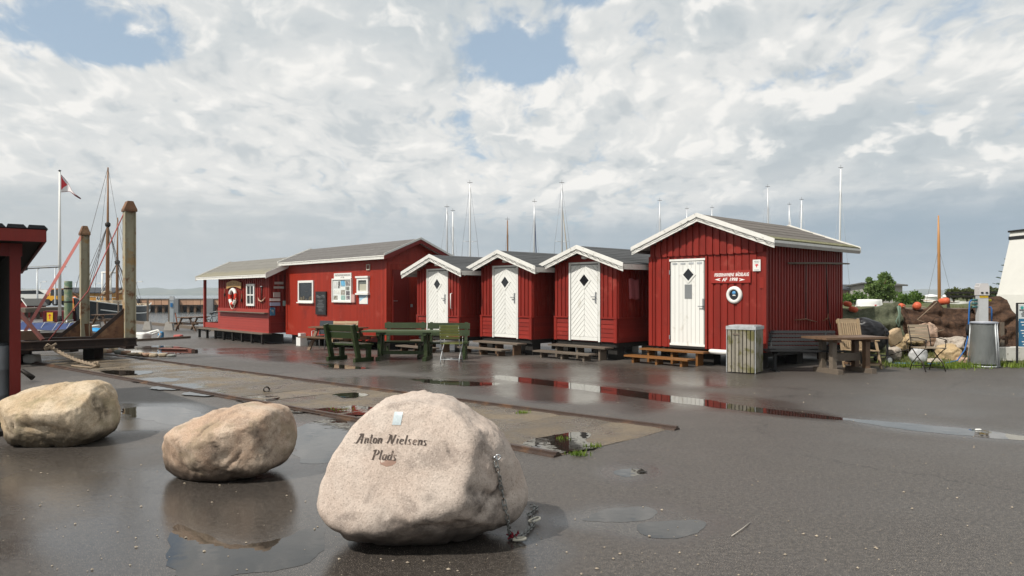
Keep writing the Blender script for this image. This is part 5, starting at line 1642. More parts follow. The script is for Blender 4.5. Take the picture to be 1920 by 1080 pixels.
lc1 = place(low_chair('pale slatted folding chair between the black cushion chair and its twin', wood_teak, 'pale folding chairs by the red shed', wood_teak), F_(629.5, 656.5), R(-10))
lc2 = place(copy_tree(lc1), F_(652, 657), R(-12)); lc2['label'] = 'pale slatted folding chair beside the green bench, below the display case'
lc1['label'] = 'pale slatted folding chair below the chalkboard of the red shed'
cc = thing('cushion_chair', (0, 0, 0), 0, 'chair with a dark grey back cushion at the brown picnic table', 'chair')
for sx in (-0.24, 0.24):
    mb = MB(); mb.tube([(sx, -0.25, 0), (sx, -0.25, 0.62), (sx, 0.25, 0.64)], 0.013, 6); mb.build('front_leg', galvanised, cc)
    mb = MB(); mb.tube([(sx, 0.25, 0), (sx, 0.22, 0.42), (sx, 0.33, 0.92)], 0.013, 6); mb.build('rear_leg', galvanised, cc)
cush = mat('cushion_grey', (0.045, 0.05, 0.058), 0.85, 0.15, 8)
mb = MB(); mb.box((0, 0.28, 0.72), (0.50, 0.05, 0.46), Matrix.Rotation(-0.2, 3, 'X')); mb.build('backrest', cush, cc)
mb = MB(); mb.box((0, 0, 0.43), (0.50, 0.48, 0.05)); mb.build('seat', cush, cc)
place(cc, F_(604, 655), R(-15))
# white blocks under the shed
for (px_, py_, s_, lab) in ((566, 648, 0.34, 'white painted block below the far end of the red shed'),):
    mb = MB(); mb.box((0, 0, 0.16), (0.34, 0.3, 0.32)); mb.box((0.07, 0, 0.40), (0.2, 0.28, 0.16)); wbk = tag(mb.build('support_block', white_paint), lab, 'block'); wbk.location = F_(px_, py_); wbk.rotation_euler = (0, 0, HUT_RZ)

# slatted litter bin
bn = thing('slatted_bin', (0, 0, 0), 0, 'grey wooden slatted litter bin with a metal lid before the largest hut', 'litter bin')
bw_, bd_ = 0.58, 0.56
for k in range(7):
    xx = -bw_ / 2 + 0.05 + (bw_ - 0.10) * k / 6
    plank(bn, (xx, -bd_ / 2, 0.47), (0.062, 0.026, 0.90), wood_mossy, 'slat'); plank(bn, (xx, bd_ / 2, 0.47), (0.078, 0.022, 0.90), wood_mossy, 'slat')
    yy = -bd_ / 2 + 0.05 + (bd_ - 0.10) * k / 6
    plank(bn, (bw_ / 2, yy, 0.47), (0.022, 0.082, 0.90), wood_mossy, 'slat'); plank(bn, (-bw_ / 2, yy, 0.47), (0.022, 0.082, 0.90), wood_mossy, 'slat')
mb = MB(); mb.box((0, 0, 0.47), (bw_ - 0.05, bd_ - 0.05, 0.88)); mb.build('liner', black_and_shade, bn)
for sx in (-1, 1):
    plank(bn, (sx * (bw_ / 2 + 0.012), -bd_ / 2 - 0.012, 0.47), (0.012, 0.012, 0.92), galvanised, 'corner_strip')
mb = MB(); mb.box((0, 0, 0.955), (bw_ + 0.05, bd_ + 0.05, 0.07)); mb.box((0, 0, 0.998), (bw_ - 0.04, bd_ - 0.04, 0.02)); mb.build('lid', galvanised, bn)
mb = MB(); mb.box((-0.10, -bd_ / 2 - 0.018, 0.82), (0.14, 0.02, 0.03)); mb.build('handle', wood_grey, bn)
pa, pb = F_(1365.6, 699.4), F_(1415.4, 701.5)
bz = R(-35)
place(bn, pb - Vector((math.cos(bz), math.sin(bz), 0)) * bw_ / 2 + Vector((-math.sin(bz), math.cos(bz), 0)) * bd_ / 2, bz)
# black slatted bench by the hut wall
bb_ = thing('slatted_bench', (0, 0, 0), 0, 'black slatted bench against the shaded wall of the largest hut', 'bench')
Lb = 1.62
for k in range(5): plank(bb_, (0, 0.23 + 0.030 * k, 0.50 + 0.082 * k), (Lb, 0.028, 0.066), black_paint, 'back_slat', rot=(-0.32, 0, 0))
for k in range(6): plank(bb_, (0, -0.27 + 0.083 * k, 0.43 + 0.012 * abs(k - 2.5)), (Lb, 0.066, 0.028), black_paint, 'seat_slat')
for sx in (-0.6, 0.6):
    mb = MB(); mb.tube([(sx, 0.36, 0.86), (sx, 0.22, 0.46), (sx, 0.18, 0.40), (sx, -0.28, 0.405)], 0.02, 6); mb.build('frame', black_paint, bb_)
    mb = MB(); mb.bar((sx, 0, 0.0), (sx, 0, 0.40), 0.06, 0.08); mb.build('leg', black_paint, bb_)
    mb = MB(); mb.box((sx, 0, 0.015), (0.08, 0.50, 0.03)); mb.build('foot', black_paint, bb_)
place(bb_, F_(1497, 696.5) + Vector((0.12, 0.05, 0)), R(-3))
# brown trestle table
tt = thing('trestle_table', (0, 0, 0), 0, 'brown weathered trestle table beyond the black bench', 'table')
for k in range(5): plank(tt, (0, -0.32 + 0.16 * k, 0.745), (1.55, 0.15, 0.045), wood_brown, 'top_board')
for sx in (-0.42, 0.42):
    for sy in (-0.16, 0.16): plank(tt, (sx, sy, 0.40), (0.11, 0.11, 0.64), wood_grey if sx < 0 else wood_brown, 'leg')
    plank(tt, (sx, 0, 0.05), (0.12, 0.78, 0.10), wood_grey, 'foot_beam'); plank(tt, (sx, 0, 0.69), (0.10, 0.7, 0.06), wood_brown, 'bearer')
plank(tt, (0, 0, 0.33), (0.80, 0.05, 0.17), wood_grey, 'stretcher')
place(tt, F_(1587, 699) + Vector((0.0, 0.10, 0)), R(16))
# teak high-backed chair
tk = thing('teak_chair', (0, 0, 0), 0, 'teak garden chair with a tall slatted back at the brown table', 'chair')
for sx in (-0.26, 0.26):
    mb = MB(); mb.bar((sx, 0.26, 0.0), (sx * 0.98, 0.50, 1.10), 0.04, 0.045); mb.build('back_post', wood_teak, tk)
    mb = MB(); mb.bar((sx, -0.30, 0.0), (sx, -0.12, 0.62), 0.04, 0.045); mb.build('front_leg', wood_teak, tk)
    mb = MB(); mb.bar((sx, -0.22, 0.63), (sx, 0.36, 0.60), 0.055, 0.025); mb.build('armrest', wood_teak, tk)
    plank(tk, (sx, -0.02, 0.10), (0.035, 0.58, 0.05), wood_brown, 'stretcher')
mb = MB(); n = 8
mb.prism([(-0.30 + 0.60 * i / n, 0.49, 1.07 + 0.035 * math.sin(math.pi * i / n)) for i in range(n + 1)] + [(0.30 - 0.60 * i / n, 0.475, 0.99) for i in range(n + 1)], (0, 0.03, 0)); mb.build('top_rail', wood_teak, tk)
for k in range(9):
    xx = -0.215 + 0.0537 * k; mb = MB(); mb.bar((xx, 0.352, 0.45), (xx, 0.485, 1.02), 0.034, 0.016, up=(0, 1, 0)); mb.build('back_slat', wood_teak, tk)
plank(tk, (0, 0.345, 0.43), (0.52, 0.03, 0.05), wood_teak, 'bottom_rail')
for k in range(6): plank(tk, (0, -0.22 + 0.10 * k, 0.40), (0.52, 0.085, 0.018), wood_teak, 'seat_slat')
plank(tk, (0, -0.27, 0.10), (0.52, 0.03, 0.045), wood_teak, 'foot_rail')
place(tk, F_(1625, 692) + Vector((0, 0.22, 0)), R(10))
# covered grill
gr = thing('covered_grill', (0, 0, 0), 0, 'barbecue under a crumpled black cover beside the teak chair', 'barbecue')
bm = bmesh.new(); bmesh.ops.create_icosphere(bm, subdivisions=5, radius=1.0)
for v in bm.verts:
    d = v.co.copy(); p = Vector((math.copysign(abs(d.x) ** 0.7, d.x) * 0.42, math.copysign(abs(d.y) ** 0.7, d.y) * 0.28, d.z * 0.26))
    p.z += 0.10 * (-d.x) + (-0.24 * smooth01(0.0, -1.0, d.z) if d.z < 0 else 0)
    p += d * (0.04 * mnoise.noise(Vector((p.x * 6, p.y * 6, p.z * 3))) + 0.020 * mnoise.noise(Vector((p.x * 9, p.y * 9 + 7, p.z * 22))))
    v.co = p + Vector((0, 0, 0.82))
for f in bm.faces: f.smooth = True
me = bpy.data.meshes.new('cover'); bm.to_mesh(me); bm.free(); me.materials.append(mat('cover_black', (0.016, 0.016, 0.018), 0.42, 0.3, 8)); co_ = bpy.data.objects.new('cover', me); COL.objects.link(co_); co_.parent = gr
for sx in (-0.32, 0.36):
    for sy in (-0.18, 0.18): plank(gr, (sx, sy, 0.34), (0.035, 0.035, 0.68), black_paint, 'leg')
plank(gr, (0.02, 0, 0.20), (0.72, 0.40, 0.02), black_paint, 'shelf')
for sy in (-0.22, 0.22):
    mb = MB(); mb.lathe([(0.03, -0.015), (0.085, -0.022), (0.10, -0.012), (0.10, 0.012), (0.085, 0.022), (0.03, 0.015)], (0, 0, 0), 18); w_ = mb.build('wheel', black_rubber, gr); w_.location = (0.38, sy, 0.10); w_.rotation_euler = (R(90), 0, 0)
    mb = MB(); mb.lathe([(0.0, -0.024), (0.062, -0.024), (0.062, 0.024), (0.0, 0.024)], (0, 0, 0), 14, False); mb.build('rim', galvanised, w_)
place(gr, F_(1655, 685) + Vector((-0.12, 0.42, 0)), R(8))


# ================================================================== LEFT SIDE: shelter, cradle wagon, harbour quay
SHZ = R(38)
sp = ground_at(28, 797)
sh = thing('open_shelter', (sp.x, sp.y, 0), SHZ, 'dark open shelter with a dark red post and a tiled roof edge', 'shelter')
# local: x to the right, the near corner post at 0,0; the shelter runs off to -x and back
plank(sh, (0.0, 0, 1.13), (0.115, 0.115, 2.26), red_dark, 'post')
plank(sh, (-2.6, 0, 1.13), (0.115, 0.115, 2.26), red_dark, 'post')
plank(sh, (-1.3, 0, 2.22), (2.75, 0.09, 0.16), red_dark, 'beam')
plank(sh, (0.02, 1.5, 2.22), (0.09, 3.0, 0.14), red_dark, 'beam')
mb = MB(); mb.box((-1.4, 2.6, 1.1), (2.8, 0.05, 2.2)); mb.build('back_wall', black_and_shade, sh)
mb = MB(); mb.box((-0.03, 1.45, 1.08), (0.05, 2.7, 2.16)); mb.build('side_wall', black_and_shade, sh)  # shelter walls near-black: the interior's shade is put into their colour
mb = MB(); mb.box((-1.3, 0.9, 0.03), (2.6, 3.4, 0.06)); mb.build('floor_slab', black_and_shade, sh)
mb = MB(); mb.prism([(-2.9, -0.40, 2.34), (0.27, -0.40, 2.34), (0.27, 3.2, 2.02), (-2.9, 3.2, 2.02)], (0, 0, 0.05)); mb.build('roof_deck', black_and_shade, sh)
plank(sh, (-1.31, -0.415, 2.385), (3.20, 0.03, 0.15), mat('red_fascia', (0.20, 0.022, 0.015), 0.5, 0.2, 4.0, WOODV, rnd=0.08), 'fascia'); plank(sh, (0.285, 1.39, 2.22), (0.03, 3.62, 0.13), red_dark, 'fascia', rot=(-0.0874, 0, 0))
tile_m = mat('roof_tile_dark', (0.022, 0.023, 0.027), 0.5, 0.2, 10)
for k in range(15):
    xx = 0.20 - k * 0.215
    mb = MB(); mb.prism([(xx - 0.10, -0.44, 2.47), (xx - 0.085, -0.44, 2.515), (xx + 0.075, -0.44, 2.515), (xx + 0.115, -0.44, 2.47)], (0, 3.7, -0.33)); mb.build('tile_row', tile_m, sh)
plank(sh, (-1.25, 0.35, 1.02), (1.9, 0.5, 0.04), wood_grey, 'shelf')
fz = thing('drum', (sp.x - 0.42, sp.y + 0.10, 0.06), 0, 'grey barrel inside the dark open shelter', 'barrel')
mb = MB(); mb.lathe([(0.0, 0.0), (0.26, 0.0), (0.27, 0.02), (0.262, 0.3), (0.275, 0.32), (0.262, 0.34), (0.262, 0.62), (0.275, 0.64), (0.262, 0.66), (0.27, 0.92), (0.25, 0.94), (0, 0.94)], (0, 0, 0), 24); mb.build('barrel_body', mat('drum_grey', (0.30, 0.33, 0.35), 0.5, 0.15, 6), fz)
mb = MB(); mb.lathe([(0.235, 0.93), (0.24, 0.965), (0.0, 0.97)], (0, 0, 0), 24); mb.build('barrel_lid', mat('drum_lid', (0.10, 0.11, 0.12), 0.5, 0.15, 6), fz)
# second, farther shed roof edge just beyond the shelter and a spout lying below
fs = thing('rear_shed', ground_at(40, 680), R(40), 'dark shed roof corner peeping out behind the open shelter', 'shed')
Y2 = fs.location.y; Mr = Matrix.Rotation(-R(40), 3, 'Z')
tip = Mr @ (on_depth(52, 502, Y2) - fs.location)
x_, y_, z_ = tip
m = MB(); m.prism([(x_, y_, z_ - 0.06), (x_, y_, z_ + 0.10), (x_ - 0.5, y_, z_ + 0.42), (x_ - 1.6, y_, z_ + 1.0), (x_ - 1.6, y_, z_ + 0.8)], (0, 2.5, 0)); m.build('roof', tile_m, fs)
m = MB(); m.box((x_ - 0.45, y_ + 1.3, z_ - 0.16), (0.55, 2.4, 0.22)); m.build('soffit', white_paint, fs)
m = MB(); m.box((x_ - 1.2, y_ + 1.4, z_ / 2 - 0.2), (1.1, 2.3, z_)); m.build('wall', black_and_shade, fs)
spout = MB(); a = ground_at(36, 716) ; 
spout.tube([on_depth(30, 694, a.y), on_depth(42, 695, a.y), on_depth(51, 701, a.y), on_depth(62, 709, a.y)], [0.035, 0.04, 0.045, 0.05], 10)
tag(spout.build('drain_spout', iron), 'short black spout sticking out beyond the red shelter post', 'pipe')

# ---- slipway cradle wagon
cw = thing('cradle_wagon', (0, 0, 0), 0, 'rusty steel boat cradle wagon with two tall posts on the slipway rails', 'cradle')
beamA, beamB = on_depth(30, 640, 16.5), on_depth(258, 638, 18.15)
dX = (beamB - beamA); dX.z = 0; Lx = dX.length; dX.normalize(); dY = Vector((-dX.y, dX.x, 0))   # dX across the rails, dY away along them
zt = 0.58
C0 = Vector((beamB.x, beamB.y, 0))


def cwp(a, b_, z):
    """a metres across from the near right corner (negative to the left), b along the wagon."""
    return C0 + dX * a + dY * b_ + Vector((0, 0, z))


mb = MB()
for z, h_ in ((zt - 0.015, 0.03), (zt - 0.19, 0.03)): mb.bar(cwp(-3.6, 0.1, z), cwp(0, 0.1, z), 0.2, h_)
mb.bar(cwp(-3.6, 0.1, zt - 0.1), cwp(0, 0.1, zt - 0.1), 0.02, 0.16); mb.build('cross_beam', rust_dark, cw)
for b_ in (2.2, 5.2):
    mb = MB(); mb.bar(cwp(-3.6, b_, zt - 0.15), cwp(-0.05, b_, zt - 0.15), 0.2, 0.22); mb.build('cross_beam', rust_dark, cw)
for a in (-0.12, -2.35):
    mb = MB(); mb.bar(cwp(a, 0.2, zt - 0.16), cwp(a, 6.8, zt - 0.16), 0.2, 0.26); mb.build('long_beam', rust_dark, cw)
for a in (-0.75, -2.3):
    for b_ in (1.2, 4.4):
        mb = MB(); mb.bar(cwp(a, b_, 0.0), cwp(a, b_, zt - 0.2), 0.28, 0.42); mb.build('wheel_bogie', black_and_shade, cw)
mb = MB(); mb.bar(cwp(-3.6, 0.9, 0.36), cwp(-0.3, 0.9, 0.36), 0.7, 0.1); mb.build('under_frame', black_and_shade, cw)
# brown timber on the far left
mb = MB(); mb.bar(cwp(-3.6, 0.9, zt + 0.10), cwp(-1.95, 0.9, zt + 0.10), 0.12, 0.22); mb.build('timber_baulk', wood_brown, cw)


def h_post(pxc, pyt, pyb, y, w, d, name='post'):
    """H-section steel post with a pyramid cap."""
    b0 = on_depth(pxc, pyb, y); z1 = on_depth(pxc, pyt, y).z
    ax = dX; ay = dY
    m = MB()
    for s_ in (-1, 1): m.bar(b0 + ax * s_ * w * 0.46, Vector((b0.x, b0.y, z1)) + ax * s_ * w * 0.46, w * 0.10, d, up=ay)
    m.bar(b0, Vector((b0.x, b0.y, z1)), w * 0.86, d * 0.55, up=ay)
    p = m.build(name, rust_paint, cw)
    c = Vector((b0.x, b0.y, z1))
    m = MB(); hw = w * 0.60
    base = [c + ax * sx * hw + ay * sy * d * 0.62 for sx, sy in ((-1, -1), (1, -1), (1, 1), (-1, 1))]
    mid = [v + Vector((0, 0, 0.05)) for v in base]
    tp = [c + ax * sx * hw * 0.42 + ay * sy * d * 0.5 + Vector((0, 0, 0.26)) for sx, sy in ((-1, -1), (1, -1), (1, 1), (-1, 1))]
    m.add(base + mid + tp, [(3, 2, 1, 0), (8, 9, 10, 11)] + [(i, (i + 1) % 4, 4 + (i + 1) % 4, 4 + i) for i in range(4)] + [(4 + i, 4 + (i + 1) % 4, 8 + (i + 1) % 4, 8 + i) for i in range(4)])
    m.build('post_cap', rust, p)
    return p, b0, c


P1, p1b, p1t = h_post(242.5, 397, 634, 18.3, 0.25, 0.26)
P2, p2b, p2t = h_post(158.5, 441, 636, 20.8, 0.215, 0.23)
# plate gussets
m = MB(); e = p1b - dX * 0.02; m.prism([e + Vector((0, 0, 0)), e + Vector((0, 0, 0.70)) - dX * 0.10, e - dX * 0.80 + Vector((0, 0, 0.02))], dY * 0.02); m.build('gusset_plate', rust, cw)
m = MB(); e = p1b - dX * 0.02; m.bar(e + Vector((0, 0, 0.72)) - dX * 0.08, e - dX * 0.82 + Vector((0, 0, 0.02)), 0.09, 0.02, up=dY); m.build('gusset_flange', rust_dark, cw)
m = MB(); e = p2b; m.prism([e, e + Vector((0, 0, 0.55)) - dX * 0.1, e - dX * 0.72 + Vector((0, 0, 0.0))], dY * 0.02); m.build('gusset_plate', rust, cw)
m = MB(); m.bar(p2b + Vector((0, 0, 0.56)) - dX * 0.08, p2b - dX * 0.74, 0.09, 0.02, up=dY); m.build('gusset_flange', rust_dark, cw)
m = MB(); m.bar(p2b + dX * 0.10, p2b + dX * 0.06 + Vector((0, 0, 0.45)), 0.16, 0.2); m.build('post_foot', rust, cw)
m = MB(); m.bar(on_depth(36, 586, 17.0), on_depth(80, 637, 17.0), 0.10, 0.06); m.build('strut', mat('rust_red', (0.15, 0.05, 0.04), 0.6, 0.3, 10), cw)
# straps and ropes
st = MB(); st.bar(p2t + Vector((0, 0, 0.12)), on_depth(42, 630, 19.0), 0.075, 0.012, up=(0.3, -1, 0)); tag(st.build('lashing_strap', rope_pink), 'faded pink strap running down from the shorter rusty post', 'strap')
st = MB(); st.tube([p1t + Vector((-0.05, 0, 0.15)), on_depth(165, 546, 18.0), on_depth(90, 640, 17.8)], 0.014, 6); tag(st.build('red_rope', rope_red), 'thin red rope sloping down from the taller rusty post', 'rope')
# heavy rope hung on the front beam, trailing on to the slipway
rp = thing('mooring_rope', (0, 0, 0), 0, 'thick knotted rope trailing from the rusty wagon on to the slipway', 'rope')
A_ = on_depth(97, 652, 16.6); B_ = ground_at(186, 690) + Vector((0, 0, 0.05))
for k in range(2):
    pts = []
    for i in range(40):
        t = i / 39; ph = t * 46 + k * math.pi
        c = A_.lerp(B_, t) + Vector((0, 0, -0.06 * math.sin(math.pi * t)))
        pts.append(c + Vector((0.022 * math.cos(ph), 0.02 * math.sin(ph), 0.024 * math.sin(ph))))
    m = MB(); m.tube(pts, 0.024, 7); m.build('strand', rope_cord, rp)
rg = random.Random(21)
for c, n_, r_ in ((A_, 7, 0.10), (B_ + Vector((0.05, 0, 0)), 6, 0.10)):
    m = MB(); pts = [c + Vector((rg.uniform(-r_ * 1.3, r_ * 1.3), rg.uniform(-r_, r_) - 0.08, rg.uniform(-r_ * 0.5, r_ * 1.2))) for _ in range(n_)]
    m.tube(pts, 0.026, 7); m.build('knot', rope_cord, rp)
m = MB(); g1_ = ground_at(135, 688); m.tube([B_, ground_at(172, 692) + Vector((0, 0, .03)), ground_at(152, 690) + Vector((0, 0, .03)), g1_ + Vector((0, 0, .03))], 0.022, 7); m.build('rope_tail', rope_cord, rp)

# kerb stones and bricks along the slipway head
kb = [(190, 663), (201, 662), (212, 660.5), (224, 664), (236, 665), (248, 667), (262, 668), (275, 669), (288, 669.5), (305, 669), (322, 669)]
rg = random.Random(12)
kmats = [mat('kerb_stone_a', (0.36, 0.29, 0.20), 0.8, 0.3, 9, bump=0.4), mat('kerb_stone_b', (0.30, 0.19, 0.13), 0.8, 0.3, 9, bump=0.4), mat('kerb_stone_c', (0.22, 0.23, 0.21), 0.8, 0.3, 9, bump=0.4)]


def rough_stone(name, size, m, seed, parent=None, sub=3, e=0.55):
    bm = bmesh.new(); bmesh.ops.create_icosphere(bm, subdivisions=sub, radius=1.0)
    sv = Vector((seed * 2.3, seed * 5.1, seed))
    for v in bm.verts:
        d = v.co.copy()
        p = Vector([math.copysign(abs(c) ** e, c) for c in d])
        p *= 1 + 0.16 * mnoise.noise(d * 1.7 + sv) + 0.07 * mnoise.noise(d * 4.5 + sv)
        v.co = Vector((p.x * size[0] / 2, p.y * size[1] / 2, (p.z + 1) * size[2] / 2))
    for f in bm.faces: f.smooth = True
    me = bpy.data.meshes.new(name); bm.to_mesh(me); bm.free(); me.materials.append(m)
    o = bpy.data.objects.new(name, me); COL.objects.link(o)
    if parent: o.parent = parent
    return o


for i, (x, y) in enumerate(kb):
    g = ground_at(x, y); w_ = 11.5 * g.y / F * rg.uniform(0.95, 1.25)
    o = rough_stone('kerb_stone', (w_ * 1.25, w_ * 1.3, 0.16 * rg.uniform(0.7, 1.1) * (1 - 0.05 * i)), kmats[(0, 1, 0, 2, 1, 0, 0, 1, 0, 0, 2)[i]], i + 2, sub=3)
    o.location = g; o.rotation_euler = (0, 0, rg.uniform(-0.3, 0.3))
    nth = ('first', 'second', 'third', 'fourth, greyish', 'fifth', 'sixth', 'seventh', 'eighth', 'ninth', 'tenth', 'last')[i]
    tag(o, nth + ' rough stone from the rusty wagon in the row at the slipway head', 'stone', 'rough stones at the slipway head')
for (px_, py_, w_, lab) in ((60, 681, 0.34, 'pale block under the rusty wagon by the red post'),):
    o = rough_stone('pale_block', (w_, 0.3, 0.22), mat('block_pale', (0.45, 0.44, 0.41), 0.8, 0.2, 9), 40); o.location = ground_at(px_, py_); tag(o, lab, 'block')
# rusty beam lying on the asphalt, and a low bump strip
bm_ = thing('steel_beam', ground_at(335, 662), R(-16), 'short rusty beam lying on the wet asphalt before the kiosk', 'beam')
m = MB(); m.bar((-0.55, 0, 0.07), (0.5, 0, 0.07), 0.14, 0.11); m.build('web', mat('beam_red', (0.17, 0.065, 0.05), 0.6, 0.3, 8), bm_)
m = MB(); m.bar((-0.6, -0.02, 0.13), (0.35, -0.02, 0.13), 0.2, 0.02); m.build('flange', mat('beam_red2', (0.22, 0.10, 0.08), 0.6, 0.3, 8), bm_)
m = MB(); m.bar((0.38, 0, 0.06), (0.62, 0, 0.06), 0.13, 0.10); m.build('end_plate', rust_dark, bm_)
ring_ = thing('iron_ring', ground_at(499, 735), R(25), 'short iron pipe stub standing on the slipway slabs', 'pipe')
m = MB(); m.lathe([(0.040, 0), (0.052, 0.0), (0.052, 0.10), (0.040, 0.10), (0.040, 0.0)], (0, 0, 0), 16); o = m.build('pipe_ring', iron, ring_); o.rotation_euler = (R(78), 0, 0); o.location = (0, 0, 0.035)

# ---- quay furniture in the middle distance
def Gz(px, py, dz=0.0):
    g = ground_at(px, py); g.z += dz; return g


def lamp_like_post(name, px, pyb, pyt, w, m, label, foot=True, cat='post'):
    g = ground_at(px, pyb); zt_ = on_depth(px, pyt, g.y).z - g.z
    t = thing(name, g, R(10), label, cat)
    mb = MB(); mb.box((0, 0, zt_ / 2), (w, w, zt_)); mb.build('shaft', m, t)
    if foot:
        mb = MB(); mb.prism([(-w * 2.4, -w * 2.2, 0), (w * 2.4, -w * 2.2, 0), (w * 1.5, -w * 1.5, 0.46), (-w * 1.5, -w * 1.5, 0.46)], (0, w * 3.4, 0)); mb.build('concrete_foot', concrete, t)
    return t, zt_


t_, z_ = lamp_like_post('quay_post', 277, 618, 560, 0.09, wood_grey, 'thin post on a concrete foot at the quay edge')
t_, z_ = lamp_like_post('power_post', 317.5, 619, 560, 0.10, wood_grey, 'harbour power post with a grey cabinet and blue sockets on the quay')
cab = MB(); cab.box((0.14, 0, z_ / 2 + 0.10), (0.20, 0.16, z_ - 0.2)); cab.build('cabinet', mat('cabinet_grey', (0.32, 0.36, 0.38), 0.5, 0.1, 6), t_)
cab = MB(); cab.box((0.14, -0.09, z_ * 0.80), (0.12, 0.06, 0.22)); cab.build('socket_box', mat('socket_blue', (0.03, 0.14, 0.32), 0.4, 0.1, 6), t_)
cab = MB(); cab.box((0.14, 0, z_ + 0.02), (0.22, 0.18, 0.22)); cab.build('cap', galvanised, t_)
hose = MB(); hose.tube([(0.3, 0, z_ * 0.55), (0.36, -0.02, z_ * 0.4), (0.42, 0, 0.25), (0.5, 0, 0.02)], 0.035, 6); hose.build('red_hose', mat('hose_rust', (0.25, 0.09, 0.05), 0.6, 0.2, 8), t_)
# low kerb timber on the quay
kt = MB(); kt.bar(Gz(255, 640, 0.05), Gz(356, 634, 0.05), 0.12, 0.09); tag(kt.build('kerb_timber', wood_grey), 'long low timber lying on the quay behind the white frame', 'timber')
# upturned white frame and blue rag
wf = thing('tubular_frame', (0, 0, 0), 0, 'white bent tube frame lying on the quay beside the rusty wagon', 'frame')
y_ = ground_at(290, 636).y
m = MB(); m.tube([on_depth(257, 631, y_), on_depth(275, 625, y_), on_depth(296, 619, y_), on_depth(301, 627, y_), on_depth(296, 635, y_)], 0.05, 8); m.build('tube', white_paint, wf)
m = MB(); m.tube([on_depth(267, 635, y_ - .3), on_depth(280, 628, y_ - .3), on_depth(298, 622, y_ - .2)], 0.035, 8); m.build('tube', white_paint, wf)
dg_ = rough_stone('dinghy_cover', (0.9, 0.8, 0.35), white_paint, 17); dg_.location = ground_at(259, 638); tag(dg_, 'white plastic bundle on the quay by the wagon end', 'bundle')
br = rough_stone('blue_rag', (0.22, 0.2, 0.32), mat('rag_blue', (0.05, 0.22, 0.42), 0.7, 0.2, 8), 19); br.location = ground_at(302, 635); tag(br, 'light blue rag hung on the white tube frame', 'rag')
rr_ = rough_stone('red_rag', (0.40, 0.3, 0.16), mat('rag_red', (0.35, 0.09, 0.08), 0.7, 0.4, 8), 23); rr_.location = ground_at(334, 634); tag(rr_, 'small red and white heap on the kerb timber', 'rag')
# bicycle behind the kiosk porch
bk = thing('bicycle', ground_at(402, 622) + Vector((0, 0, 0)), R(75), 'black bicycle parked behind the kiosk porch', 'bicycle')
for xx in (-0.52, 0.52):
    m = MB(); pts = [(xx + 0.33 * math.cos(a * 0.3142), 0, 0.34 + 0.33 * math.sin(a * 0.3142)) for a in range(21)]; m.tube(pts, 0.018, 6); wz_ = m.build('wheel', black_rubber, bk)
    m = MB()
    for a in range(8): m.tube([(xx, 0, 0.34), (xx + 0.32 * math.cos(a * 0.785), 0, 0.34 + 0.32 * math.sin(a * 0.785))], 0.003, 3)
    m.build('spokes', steel, wz_)
m = MB()
for a, b_ in (((-0.52, 0.34), (-0.1, 0.32)), ((-0.52, 0.34), (-0.2, 0.80)), ((-0.1, 0.32), (-0.22, 0.92)), ((-0.1, 0.32), (0.38, 0.80)), ((-0.2, 0.80), (0.38, 0.86)), ((0.52, 0.34), (0.36, 0.95))): m.tube([(a[0], 0, a[1]), (b_[0], 0, b_[1])], 0.016, 6)
m.build('frame', black_paint, bk)
m = MB(); m.tube([(0.36, 0, 0.95), (0.36, 0, 1.05)], 0.014, 6); m.tube([(0.25, -0.28, 1.06), (0.36, -0.1, 1.06), (0.36, 0.1, 1.06), (0.25, 0.28, 1.06)], 0.014, 6); m.build('handlebar', steel, bk)
m = MB(); m.lathe([(0, 0), (0.10, 0.0), (0.12, 0.05), (0.06, 0.09), (0, 0.09)], (-0.23, 0, 0.92), 10); m.build('saddle', black_rubber, bk)

# mooring pile, flag pole, container, house, boats on the left
Yp = 30.0
g = on_depth(128, 640, Yp); pt_ = on_depth(128, 527, Yp).z
mp = thing('mooring_pile', (g.x, g.y, -0.3), 0, 'thick algae green mooring pile with a chain band', 'pile')
m = MB(); m.lathe([(0.0, -0.5), (0.15, -0.5), (0.155, 1.0), (0.15, pt_ + 0.28), (0.14, pt_ + 0.30), (0.0, pt_ + 0.30)], (0, 0, 0), 16); m.build('trunk', mat('pile_green', (0.16, 0.19, 0.11), 0.8, 0.35, 6, (1, 1, 0.5), 0.4, 18, stain=(0.27, 0.26, 0.19), stain_at=(0.5, 0.62), stain_scale=3, stain2=(0.10, 0.17, 0.11)), mp)
for zz in (on_depth(0, 541, Yp).z, on_depth(0, 566, Yp).z):
    m = MB(); m.lathe([(0.157, -0.03), (0.175, 0.0), (0.157, 0.03)], (0, 0, zz + 0.3), 16); m.build('iron_band', iron, mp)
Yf = 50.0
g = on_depth(112, 600, Yf); zt_ = on_depth(112, 322, Yf).z + 0.3
fp = thing('flagpole', (g.x, g.y, -0.3), 0, 'tall white flagpole with a red and white club pennant', 'flagpole')
m = MB(); m.lathe([(0.0, 0.45), (0.105, 0.45), (0.085, zt_ * 0.6), (0.055, zt_), (0, zt_)], (0, 0, 0), 12); m.build('pole', white_paint, fp)
m = MB(); m.lathe([(0.0, 0), (0.13, 0.0), (0.13, 0.5), (0, 0.5)], (0, 0, 0), 12); m.build('pole_foot', black_and_shade, fp)
m = MB(); m.lathe([(0.0, 0), (0.09, 0.04), (0.09, 0.09), (0, 0.14)], (0, 0, zt_), 10); m.build('truck', black_and_shade, fp)


def flag_pt(px, py, k=0.0):
    p = on_depth(px, py, Yf); return Vector((p.x - g.x, 0.25 * math.sin((px - 112) * 0.16) + k, p.z + 0.3))


